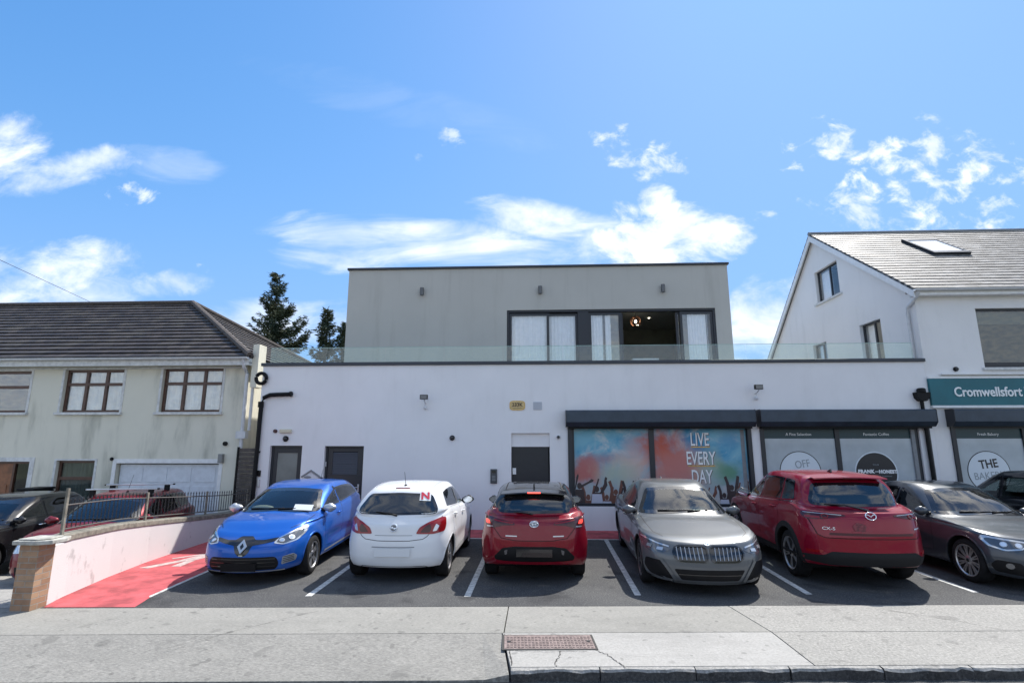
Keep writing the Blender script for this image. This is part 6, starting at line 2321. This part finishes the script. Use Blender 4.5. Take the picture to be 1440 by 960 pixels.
# ---- white hatchback, tail to the street
def white_hatch():
    P = dict(L=4.02, W=1.69, H=1.47, wb=2.51, fo=.85, gc=.21, sill=.22, nose_z=.82, sh_z=.90, belt_f=.95, belt_r=1.08, cowl=(1.15, 1.0), wst=(.30, 1.385), rt=(-1.42, 1.395), rb=(-1.78, .985), tail_z=.90,
             rw=.72, wr=.31, nose_lean=.22, flare=.016, wr9=.90, gcr=.34, ncr=.50, tail_lean=.05)
    c = Car("hatchback", "white hatchback with red N plate parked nose in beside the louvred door", "car", (-2.30, 10.55, 0), NOSE_IN, P, mat_paint("white_paint", (.72, .73, .74), 0.0, .4))
    c.glasshouse([M_CGLASS, M_CGLASSD], M_CGLASSD, [-.18], tail=.13, rear_frac=.84)
    c.cabin(); c.body(); c.wheels('star', M_ALLOY, 6, .68); c.arch_trim(.018, c.paint, .004)
    c.doors(.82, -.18, -1.02, hm=c.paint)
    c.mirrors(.72, .99, M_BLACK, 1.0)
    B = c.B
    tl = [(.35, .745), (.62, .735), (.765, .76), (.78, .86), (.77, .965), (.71, .975), (.52, .905), (.40, .84)]
    for sg, o in zip((1, -1), c.panel("tail_light", tl, 'B', M_REDL, off=.008, r=.03, both=True, res=.025)):
        q = [(sg * p[0], p[1]) for p in ((.415, .765), (.56, .76), (.585, .83), (.55, .89), (.47, .835))]
        c.panel("dark_lens", q, 'B', M_REDD, o, off=.010, res=.025, r=.02)
        q = [(sg * p[0], p[1]) for p in ((.60, .775), (.655, .78), (.69, .85), (.645, .885))]
        c.panel("clear_lens", q, 'B', M_CLEARL, o, off=.0105, res=.025, r=.01)
    c.strip("tailgate_seam", [(-.72, .99), (-.69, .88), (-.52, .70), (-.46, .665), (-.25, .645), (.25, .645), (.46, .665), (.52, .70), (.69, .88), (.72, .99)], 'B', .009, M_BLACK, off=.002)
    c.strip("handle_recess", [(-.30, .725), (.30, .725)], 'B', .008, M_LEAD, off=.004)
    c.flat("number_plate", c.badge("", 'B', 0, .475, .012), [(-.28, -.06), (.28, -.06), (.28, .06), (-.28, .06)], .006, mat("blank_plate", (.66, .68, .70), .4))
    c.strip("plate_recess", [(-.34, .552), (.34, .552)], 'B', .014, M_LEAD, off=.003)
    c.strip("bumper_crease", [(-.74, .33), (-.60, .395), (-.3, .375), (.3, .375), (.60, .395), (.74, .33)], 'B', .012, c.paint, off=.012)
    c.panel("lower_valance", [(-.55, .235), (.55, .235), (.50, .262), (-.50, .262)], 'B', M_BLACK, off=.003, r=.01)
    fr = c.badge("", 'B', 0, .835, .008)
    e = c.loop("emblem", fr, oval(.055, .055), .007, M_CHROME)
    c.flat("emblem_disc", fr, oval(.046, .046), .004, M_LAMPD, e)
    c.flat("emblem_bolt", fr, [(-.062, .002), (-.01, .018), (-.004, .002), (.062, -.002), (.01, -.018), (.004, -.002)], .006, M_CHROME, e, lift=.004)
    q = c.place('B', 0.02, 1.405, 0)
    MB().box(q.x - .012, q.x + .05, -.12, .12, 1.396, 1.418).build("brake_light", M_REDL, c.root, bevel=.004)
    c.wiper('B', -.02, 1.005, .34, 1.06)
    # N plate in the rear glass
    fr = c.badge("", 'B', -.42, 1.285, .008)
    fr = (fr[0], fr[1], fr[2], fr[3])
    npl = c.flat("novice_plate", fr, [(-.095, -.085), (.085, -.095), (.095, .075), (-.085, .085)], .003, M_LETTER)
    c.letters("novice_letter", "N", (fr[0] + fr[3] * .006, fr[1], fr[2], fr[3]), .19, mat("sign_red", (.55, .02, .05), .5), bold=.008, parent=npl)
    c.strip("roof_groove", [(.1, .47), (-.6, .49), (-1.25, .50)], 'T', .012, M_LEAD, both=True, off=.002)
    c.aerial(-1.18, .26)
    c.panel("headlight", [(.50, .70), (.72, .72), (.78, .86), (.60, .80)], 'F', M_CLEARL, off=.005, both=True)
    return c
white_hatch()

# ---- red hatchback with black roof, tail to the street
def red_hatch():
    P = dict(L=4.37, W=1.725, H=1.445, wb=2.64, fo=.93, gc=.28, sill=.21, nose_z=.74, sh_z=.90, belt_f=.92, belt_r=1.06, cowl=(1.15, .96), wst=(.25, 1.35), rt=(-1.66, 1.33), rb=(-1.87, 1.0), tail_z=.96,
             rw=.69, wr=.32, nose_lean=.22, flare=.024, wr9=.84, gcr=.34, ncr=.50, tail_lean=.05)
    paint = mat_paint("deep_red_paint", (.20, .003, .014), .15, .3)
    c = Car("hatchback", "dark red hatchback with black roof and lit brake light, nose to the shop door", "car", (-.07, 10.78, 0), NOSE_IN, P, paint)
    c.glasshouse([M_CGLASSD, M_CGLASSD], M_CGLASSD, [-.16], tail=.12, rear_frac=.80)
    zb = lambda p: p.z > 1.0 + .04 * (p.x < -1.0) and p.x > -2.0 and (p.z > 1.30 or abs(p.y) < .93 * c.hw) and p.z > (1.02 if p.x > -1.5 else 1.12)
    c.cabin(); c.body((zb, mat_paint("black_roof_paint", (.012, .012, .013), .2, .25))); c.wheels('vee', M_ALLOYD, 5, .70); c.arch_trim(.02, c.paint, .004)
    c.doors(.85, -.16, -1.10, hm=c.paint)
    c.mirrors(.75, .965, M_BLACKG, 1.0)
    # spoiler over the glass
    sp = MB()
    vs = []
    for j, (x, z) in enumerate(((-1.50, 1.372), (-1.75, 1.345), (-1.762, 1.328), (-1.62, 1.318))):
        for k in range(9):
            y = -.55 + 1.1 * k / 8
            cu = 1 - (abs(y) / .55) ** 2
            vs.append((x - .05 * cu * (1 if j in (1, 2) else 0), y * (1.0 if j else .97), z + .035 * cu - .012))
    sp.add(vs, [(j * 9 + k, j * 9 + k + 1, (j + 1) * 9 + k + 1, (j + 1) * 9 + k) for j in range(3) for k in range(8)])
    so = sp.build("roof_spoiler", M_BLACKG, c.root, smooth=True, angle=40)
    MB().box(-1.818, -1.804, -.105, .105, 1.350, 1.368).build("brake_light", M_LIT, so)
    UP = lambda pts, d=.055: [(p[0], p[1] + d) for p in pts]
    tl = UP([(.30, .835), (.50, .82), (.66, .775), (.775, .775), (.80, .86), (.79, .93), (.70, .935), (.50, .90), (.32, .865)])
    for sg, o in zip((1, -1), c.panel("tail_light", tl, 'B', M_REDD, off=.008, r=.02, both=True, res=.025)):
        q = [(sg * p[0], p[1] + .055) for p in ((.70, .835), (.77, .83), (.785, .865), (.775, .895), (.72, .885))]
        c.panel("lit_lens", q, 'B', M_LITT, o, off=.0105, res=.025, r=.01)
        q = [(sg * p[0], p[1] + .055) for p in ((.655, .79), (.755, .78), (.765, .797), (.66, .81))]
        c.panel("clear_lens", q, 'B', M_CLEARL, o, off=.0105, res=.025, r=.005)
        c.strip("light_bar", UP([(sg * .33, .855), (sg * .50, .875), (sg * .64, .895)]), 'B', .016, M_REDL, o, off=.011)
    c.strip("tailgate_seam", [(-.74, 1.03), (-.72, .92), (-.60, .78), (-.52, .69), (-.30, .66), (.30, .66), (.52, .69), (.60, .78), (.72, .92), (.74, 1.03)], 'B', .009, M_BLACK, off=.002)
    fr = c.badge("", 'B', 0, .905, .008)
    e = c.loop("emblem", fr, oval(.068, .047), .006, M_CHROME)
    c.flat("emblem_disc", fr, oval(.060, .040), .003, M_LEAD, e)
    c.loop("emblem_oval", fr, oval(.022, .040), .005, M_CHROME, e, lift=.005)
    c.loop("emblem_bar", fr, [(p[0], p[1] + .016) for p in oval(.045, .016)], .005, M_CHROME, e, lift=.005)
    for (y, w) in ((.36, .09), (-.38, .085)):
        c.strip("name_badge", [(y - w, .725), (y + w, .725)], 'B', .016, M_SILVER, off=.005)
    dif = c.panel("rear_diffuser", UP([(-.60, .275), (.60, .275), (.64, .33), (.50, .47), (.30, .50), (-.30, .50), (-.50, .47), (-.64, .33)], .075), 'B', M_BLACK, off=.004, r=.03)
    c.flat("number_plate", c.badge("", 'B', 0, .485, .012), [(-.28, -.058), (.28, -.058), (.28, .058), (-.28, .058)], .006, M_BLACKG, dif)
    c.strip("bumper_lip", [(-.60, .345), (-.45, .335), (.45, .335), (.60, .345)], 'B', .040, c.paint, dif, off=.014)
    for sg in (1, -1):
        c.panel("rear_reflector", UP([(sg * .42, .45), (sg * .47, .43), (sg * .46, .37), (sg * .43, .38)], .075), 'B', mat('dim_reflector', (.10, .09, .09), .3), dif, off=.007, res=.03, r=.01)
        c.strip("bumper_crease", UP([(sg * .46, .50), (sg * .62, .42), (sg * .72, .30)], .07), 'B', .016, c.paint, off=.010)
    c.wiper('B', .02, 1.02, .33, 1.055, M_BLACKG)
    c.aerial(-1.28, fin=True)
    c.strip("roof_groove", [(.0, .46), (-.7, .48), (-1.4, .48)], 'T', .02, M_BLACK, both=True, off=.003)
    c.panel("headlight", [(.50, .64), (.76, .68), (.80, .76), (.58, .72)], 'F', M_CLEARL, off=.005, both=True)
    return c
red_hatch()

# ---- grey saloon, nose to the street
def grey_saloon():
    P = dict(L=4.96, W=1.83, H=1.47, wb=2.975, fo=.86, gc=.17, sill=.22, nose_z=.72, sh_z=.85, belt_f=.93, belt_r=1.02, cowl=(.98, .965), wst=(.16, 1.395), rt=(-1.30, 1.37), rb=(-1.95, 1.06), tail_z=1.03, deck=True,
             rw=.655, wr=.34, nose_lean=.15, flare=.016, gcr=.30, ncf=.52, bonnet_pow=.85, wr9=.84, flank=.018)
    c = Car("saloon_car", "grey saloon with twin barred grille parked nose out before the poster window", "car", (2.56, 10.50, 0), NOSE_OUT - R(2.4), P, mat_paint("grey_paint", (.115, .122, .128), .3, .32, .03))
    c.glasshouse([M_CGLASSD, M_CGLASSD], M_CGLASSD, [-.30], tail=.14, rear_frac=.82)
    c.cabin(); c.body(); c.wheels('vee', M_ALLOYD, 6, .72); c.arch_trim(.018, c.paint, .003)
    c.doors(.72, -.30, -1.25, hm=c.paint)
    c.mirrors(.58, .96, None, 1.0)
    c.front_wipers(); c.bonnet_seam(.80)
    for sg in (1, -1):
        k = [(sg * p[0], p[1]) for p in ((.025, .505), (.06, .48), (.40, .48), (.475, .515), (.50, .585), (.47, .645), (.40, .672), (.07, .672), (.025, .65))]
        kd = c.panel("kidney_grille", k, 'F', M_BLACKG, off=.004, r=.03, res=.03)
        for j in range(7):
            y = sg * (.085 + j * .058)
            fr0, fr1 = c.place('F', y, .50, .016), c.place('F', y + sg * .008, .652, .020)
            MB().tube([fr0, fr1], .0075, 6).build("grille_bar", mat("grille_bar_metal", (.42, .43, .44), .3, .7), kd)
        c.strip("grille_surround", k, 'F', .022, M_BLACKG, kd, off=.018, closed=True)
        hl = [(sg * p[0], p[1]) for p in ((.51, .625), (.62, .58), (.76, .565), (.855, .60), (.89, .70), (.885, .765), (.80, .75), (.68, .70), (.53, .665))]
        o = c.panel("headlight", hl, 'F', M_LAMPD, off=.006, r=.02, res=.025)
        c.strip("light_bar", [(sg * .54, .655), (sg * .68, .687), (sg * .80, .727), (sg * .874, .75)], 'F', .018, M_CLEARL, o, off=.011)
        for yy, zz in ((.665, .62), (.79, .645)):
            fr = c.badge("", 'F', sg * yy, zz, .010)
            c.flat("lamp_unit", fr, [(-.05, -.018), (.045, -.026), (.05, .022), (-.045, .024)], .006, M_CLEARL, o)
        ci = [(sg * p[0], p[1]) for p in ((.54, .215), (.80, .26), (.865, .36), (.85, .48), (.66, .47), (.57, .35), (.50, .235))]
        c.panel("corner_intake", ci, 'F', M_BLACK, off=.005, r=.03)
        c.strip("intake_blade", [(sg * .66, .485), (sg * .57, .36), (sg * .47, .205)], 'F', .04, c.paint, off=.014)
    lo = c.panel("lower_intake", [(-.40, .225), (.40, .225), (.50, .37), (-.50, .37)], 'F', M_BLACK, off=.004, r=.03)
    c.strip("intake_bar", [(-.44, .30), (.44, .30)], 'F', .012, M_BLACKG, lo, off=.010)
    c.strip("front_lip", [(-.78, .205), (-.60, .19), (.60, .19), (.78, .205)], 'F', .022, c.paint, off=.012)
    fr = c.badge("", 'F', .003, .703, .004)
    e = c.flat("emblem", fr, oval(.043, .043), .005, M_CHROME)
    for q in range(4):
        a0 = q * math.pi / 2
        c.flat("emblem_quarter", fr, [(0, 0)] + [(.027 * math.cos(a0 + k * math.pi / 12), .027 * math.sin(a0 + k * math.pi / 12)) for k in range(7)], .002, mat("roundel_blue", (.03, .16, .5), .3) if q % 2 else M_LETTER, e, lift=.005)
    c.strip("window_trim", [(.50, .962), (-.4, .99), (-1.45, 1.035)], 'L', .014, M_BLACKG, off=.007, both=True)
    c.aerial(-1.15, fin='paint')
    MB().ellipsoid((.42, .30, .985), (.10, .24, .055), 14, 8).build("dashboard_shade", mat("dash_grey", (.22, .23, .23), .7), c.root, smooth=True)
    c.panel("tail_light", [(.50, .82), (.86, .84), (.86, .95), (.55, .93)], 'B', M_REDL, off=.005, both=True)
    return c
grey_saloon()

# ---- red SUV, tail to the street
def red_suv():
    P = dict(L=4.55, W=1.845, H=1.675, wb=2.70, fo=.90, gc=.31, sill=.29, nose_z=.92, sh_z=1.02, belt_f=1.08, belt_r=1.20, cowl=(1.10, 1.11), wst=(.22, 1.55), rt=(-1.66, 1.585), rb=(-1.95, 1.135), tail_z=1.10,
             rw=.72, wr=.365, nose_lean=.18, flare=.01, wr9=.84, gcr=.36, ncr=.50, tail_lean=.07, arch_gap=.055)
    c = Car("suv_car", "bright red SUV parked nose in before the coffee window", "car", (5.15, 10.86, 0), NOSE_IN - R(2.5), P, mat_paint("bright_red_paint", (.22, .0015, .018), .15, .3))
    c.glasshouse([M_CGLASS, M_CGLASSD, M_CGLASSD], M_CGLASSD, [-.12, -1.02], tail=.13, rear_frac=.84)
    c.cabin(); c.body(); c.wheels('vee', M_ALLOY, 5, .72, .225); c.arch_trim(.085, M_TRIM, .008, "arch_cladding")
    c.doors(.82, -.12, -1.02, hm=c.paint)
    c.mirrors(.70, 1.13, mat("dark_mirror_cap", (.06, .065, .07), .25, coat=1), 1.1)
    UP = lambda pts, d=.045: [(p[0], p[1] + d) for p in pts]
    tl = UP([(.34, 1.015), (.52, .985), (.72, .955), (.835, .955), (.86, 1.01), (.845, 1.05), (.70, 1.055), (.50, 1.045), (.36, 1.033)])
    for sg, o in zip((1, -1), c.panel("tail_light", tl, 'B', M_REDD, off=.008, r=.02, both=True, res=.025)):
        fr = c.badge("", 'B', sg * .62, 1.05, .011)
        c.loop("light_ring", fr, oval(.045, .030), .006, M_REDL, o)
        c.strip("light_bar", UP([(sg * .40, 1.025), (sg * .60, 1.038), (sg * .83, 1.040)]), 'B', .006, M_SILVER, o, off=.010)
        c.strip("light_bar", UP([(sg * .68, .985), (sg * .83, .985)]), 'B', .03, M_REDL, o, off=.011)
    c.strip("tailgate_seam", [(-.80, 1.12), (-.82, 1.04), (-.74, .78), (-.66, .74), (.66, .74), (.74, .78), (.82, 1.04), (.80, 1.12)], 'B', .010, M_BLACK, off=.002)
    c.strip("plate_ledge_shade", [(-.60, .80), (.60, .80)], 'B', .035, mat("ledge_shadow_red", (.06, .004, .008), .4), off=.004)  # dark strip painted as the shade below the plate ledge
    c.strip("plate_lamp_bar", [(-.30, .835), (.30, .835)], 'B', .02, c.paint, off=.012)
    fr = c.badge("", 'B', 0, 1.065, .008)
    e = c.loop("emblem", fr, oval(.075, .058), .008, M_CHROME)
    c.loop("emblem_wing", fr, [(-.066, .020), (-.035, .018), (0, -.014), (.035, .018), (.066, .020)], .007, M_CHROME, e, closed=False)
    c.letters("model_letters", "CX-5", c.badge("", 'B', .60, .875, .006), .06, M_SILVER, bold=.0005, xs=1.35, depth=.003)
    c.strip("name_badge", [(-.64, .875), (-.76, .885)], 'B', .018, M_SILVER, off=.006)
    fr = c.badge("", 'B', .19, .90, .007)
    st = c.flat("round_sticker", fr, [(.09 * (1 + .08 * math.sin(5 * t)) * math.cos(t), .07 * (1 + .08 * math.sin(4 * t)) * math.sin(t)) for t in [k * math.pi / 12 for k in range(24)]], .003, mat("dull_red_sticker", (.16, .03, .035), .6, noise=.5, nscale=30))
    c.panel("bumper_cladding", UP([(-.90, .33), (-.60, .30), (.60, .30), (.90, .33), (.90, .42), (.70, .44), (.60, .50), (-.60, .50), (-.70, .44), (-.90, .42)]), 'B', M_TRIM, off=.006, r=.03)
    for sg in (1, -1):
        c.panel("rear_reflector", UP([(sg * .70, .475), (sg * .86, .46), (sg * .86, .50), (sg * .70, .51)]), 'B', M_REDL, off=.009, res=.03, r=.008)
        c.strip("sill_cladding", [(.92, .335), (-.92, .335)], 'L' if sg > 0 else 'R', .13, M_TRIM, off=.008)
    sp = MB(); vs = []
    for j, (x, z) in enumerate(((-1.50, 1.640), (-1.77, 1.605), (-1.785, 1.588), (-1.64, 1.578))):
        for k in range(9):
            y = -.57 + 1.14 * k / 8
            cu = 1 - (abs(y) / .57) ** 2
            vs.append((x - .05 * cu * (1 if j in (1, 2) else 0), y, z + .022 * cu - .006))
    sp.add(vs, [(j * 9 + k, j * 9 + k + 1, (j + 1) * 9 + k + 1, (j + 1) * 9 + k) for j in range(3) for k in range(8)])
    so = sp.build("roof_spoiler", c.paint, c.root, smooth=True, angle=40)
    MB().box(-1.842, -1.828, -.14, .14, 1.595, 1.607).build("brake_light", M_REDD, so)
    c.wiper('B', -.05, 1.12, .48, 1.20, M_BLACKG, r=.014, lift=.045)
    c.strip("window_trim", [(.45, 1.10), (-.5, 1.145), (-1.45, 1.20)], 'L', .012, M_CHROME, off=.007, both=True)
    c.aerial(-1.1, fin=True)
    c.strip("roof_groove", [(.1, .50), (-.7, .52), (-1.4, .52)], 'T', .014, M_BLACK, both=True, off=.002)
    c.panel("headlight", [(.55, .80), (.82, .84), (.86, .93), (.62, .89)], 'F', M_CLEARL, off=.005, both=True)
    return c
red_suv()

# ---- dark saloon at the right edge, nose to the street
def dark_saloon():
    P = dict(L=4.63, W=1.81, H=1.445, wb=2.81, fo=.78, gc=.18, sill=.22, nose_z=.74, sh_z=.86, belt_f=.92, belt_r=1.01, cowl=(.98, .95), wst=(.16, 1.375), rt=(-1.20, 1.34), rb=(-1.80, 1.04), tail_z=1.01, deck=True,
             rw=.66, wr=.33, nose_lean=.14, flare=.02, gcr=.30, ncf=.50, bonnet_pow=.85, wr9=.84, flank=.02)
    c = Car("saloon_car", "dark grey saloon with many spoked alloys parked nose out at the right edge", "car", (7.70, 10.66, 0), NOSE_OUT, P, mat_paint("charcoal_paint", (.055, .063, .074), .35, .3, .03))
    c.glasshouse([M_CGLASSD, M_CGLASSD], M_CGLASSD, [-.28], tail=.14, rear_frac=.82)
    c.cabin(); c.body(); c.wheels('vee', M_ALLOY, 10, .74); c.arch_trim(.018, c.paint, .003)
    c.doors(.72, -.28, -1.18, hm=c.paint)
    c.mirrors(.58, .95, None, 1.0)
    c.front_wipers(); c.bonnet_seam(.80)
    for sg in (1, -1):
        k = [(sg * p[0], p[1]) for p in ((.025, .53), (.06, .50), (.30, .50), (.36, .57), (.37, .66), (.32, .70), (.06, .70), (.025, .67))]
        kd = c.panel("kidney_grille", k, 'F', M_BLACKG, off=.004, r=.03, res=.03)
        for j in range(7):
            y = sg * (.07 + j * .04)
            MB().tube([c.place('F', y, .52, .014), c.place('F', y, .68, .016)], .008, 6).build("grille_bar", M_LAMPD, kd)
        hl = [(sg * p[0], p[1]) for p in ((.40, .66), (.55, .60), (.72, .575), (.82, .62), (.85, .72), (.82, .765), (.66, .74), (.45, .71))]
        o = c.panel("headlight", hl, 'F', M_CLEARL, off=.006, r=.02, res=.025)
        q = [(sg * p[0], p[1]) for p in ((.44, .665), (.56, .618), (.71, .595), (.80, .635), (.825, .71), (.80, .735), (.66, .715), (.47, .692))]
        c.panel("lamp_bowl", q, 'F', M_LAMPD, o, off=.0075, res=.03, r=.02)
        for yy, zz in ((.56, .655), (.70, .66)):
            fr = c.badge("", 'F', sg * yy, zz, .010)
            c.flat("lamp_ring", fr, oval(.045, .04), .005, M_SILVER, o); c.flat("lamp_lens", fr, oval(.034, .03), .004, M_CHROME, o, lift=.005)
        ci = [(sg * p[0], p[1]) for p in ((.56, .24), (.80, .27), (.84, .36), (.80, .44), (.60, .42), (.52, .30))]
        o = c.panel("corner_intake", ci, 'F', M_BLACK, off=.005, r=.03)
        fr = c.badge("", 'F', sg * .70, .37, .008)
        c.flat("fog_lamp", fr, oval(.05, .04), .012, M_LAMPD, o)
    c.panel("lower_intake", [(-.42, .24), (.42, .24), (.48, .38), (-.48, .38)], 'F', M_BLACK, off=.004, r=.03)
    c.panel("tail_light", [(.50, .82), (.84, .84), (.84, .95), (.55, .93)], 'B', M_REDL, off=.005, both=True)
    return c
dark_saloon()

# ---- red estate on the neighbour's drive, nose to the street
def red_estate():
    P = dict(L=4.35, W=1.76, H=1.48, wb=2.62, fo=.80, gc=.19, sill=.22, nose_z=.78, sh_z=.90, belt_f=.93, belt_r=1.02, cowl=(1.10, .99), wst=(.15, 1.40), rt=(-1.75, 1.40), rb=(-2.0, 1.06), tail_z=.95,
             rw=.71, wr=.315, nose_lean=.20, flare=.015, gcr=.28)
    c = Car("estate_car", "dark red estate with silver roof bars behind the white garden wall", "car", (-9.02, 11.40, -.36), NOSE_OUT + R(13), P, mat_paint("wine_red_paint", (.15, .006, .014), .2, .3))
    c.glasshouse([M_CGLASS, M_CGLASSD, M_CGLASSD], M_CGLASSD, [-.20, -1.08], tail=.08)
    c.cabin(); c.body(); c.wheels('twin', M_ALLOY, 5, .68); c.arch_trim(.018, c.paint, .004)
    c.doors(.82, -.20, -1.08, hm=c.paint)
    c.mirrors(.72, .98, c.paint, 1.0)
    c.front_wipers(); c.bonnet_seam(.80)
    c.panel("grille", [(-.42, .60), (.42, .60), (.46, .70), (-.46, .70)], 'F', M_BLACKG, off=.005, r=.03)
    c.panel("lower_intake", [(-.55, .25), (.55, .25), (.58, .40), (-.58, .40)], 'F', M_BLACK, off=.004, r=.03)
    c.panel("headlight", [(.50, .62), (.74, .60), (.82, .70), (.80, .80), (.60, .76), (.50, .71)], 'F', M_CLEARL, off=.006, both=True, r=.03, res=.03)
    c.aerial(-.25, .40)
    for x in (-.02, -.78):
        rk = MB()
        z = c.hit('T', x, .02)[0].z + .085
        rk.box(x - .035, x + .035, -.70, .70, z, z + .03)
        ro = rk.build("roof_bar", M_SILVER, c.root, bevel=.01)
        for sg in (1, -1):
            q = c.place('T', x, sg * .55, 0)
            MB().box(x - .04, x + .04, sg * .52, sg * .62, q.z - .03, z + .002).build("bar_foot", M_BLACK, ro, bevel=.012)
            MB().box(x - .034, x + .034, sg * .701, sg * .725, z + .001, z + .029).build("bar_end", M_BLACK, ro)
    return c
red_estate()

# ---- black car at the left edge
def black_car():
    P = dict(L=4.35, W=1.77, H=1.47, wb=2.60, fo=.88, gc=.19, sill=.22, nose_z=.78, sh_z=.90, belt_f=.93, belt_r=1.04, cowl=(1.10, .98), wst=(.18, 1.39), rt=(-1.60, 1.37), rb=(-1.92, 1.05), tail_z=.95,
             rw=.70, wr=.315, nose_lean=.20, flare=.015, gcr=.28)
    c = Car("hatchback", "black hatchback parked behind the brick pier at the left edge", "car", (-11.70, 11.45, -.42), NOSE_OUT + R(10), P, mat_paint("black_paint", (.010, .010, .012), .2, .25))
    c.glasshouse([M_CGLASS, M_CGLASSD], M_CGLASSD, [-.15], tail=.10)
    c.cabin(); c.body(); c.wheels('twin', M_ALLOY, 5, .68); c.arch_trim(.018, c.paint, .004)
    c.doors(.82, -.15, -1.08, hm=M_CHROME)
    c.mirrors(.72, .98, c.paint, 1.0)
    c.front_wipers(); c.bonnet_seam(.80)
    c.strip("side_moulding", [(.80, .60), (-.95, .63)], 'L', .03, M_SILVER, off=.008, both=True)
    c.panel("headlight", [(.50, .62), (.74, .60), (.82, .70), (.80, .80), (.60, .76), (.50, .71)], 'F', M_CLEARL, off=.006, both=True, r=.03, res=.03)
    c.panel("grille", [(-.42, .60), (.42, .60), (.46, .70), (-.46, .70)], 'F', M_BLACKG, off=.005, r=.03)
    return c
black_car()

# ---- black compact SUV in the last bay on the right
def black_suv():
    P = dict(L=4.25, W=1.78, H=1.65, wb=2.60, fo=.86, gc=.22, sill=.24, nose_z=.88, sh_z=.98, belt_f=1.03, belt_r=1.13, cowl=(1.10, 1.07), wst=(.25, 1.56), rt=(-1.50, 1.55), rb=(-1.85, 1.14), tail_z=1.04,
             rw=.72, wr=.335, nose_lean=.18, flare=.012, gcr=.30)
    c = Car("suv_car", "black compact SUV parked nose in, beyond the dark saloon at right edge", "car", (9.96, 11.42, 0), NOSE_IN, P, mat_paint("ink_black_paint", (.016, .017, .02), .3, .3))
    c.glasshouse([M_CGLASS, M_CGLASS], M_CGLASSD, [-.12], tail=.14)
    c.cabin(); c.body(); c.wheels('twin', M_ALLOY, 5, .68); c.arch_trim(.05, M_TRIM, .006)
    c.doors(.82, -.12, -1.05, hm=c.paint)
    c.mirrors(.70, 1.08, c.paint, 1.0)
    c.aerial(-.2, .30)
    c.panel("tail_light", [(.50, .86), (.82, .86), (.82, 1.04), (.62, 1.02)], 'B', M_REDL, off=.005, both=True)
    return c
black_suv()
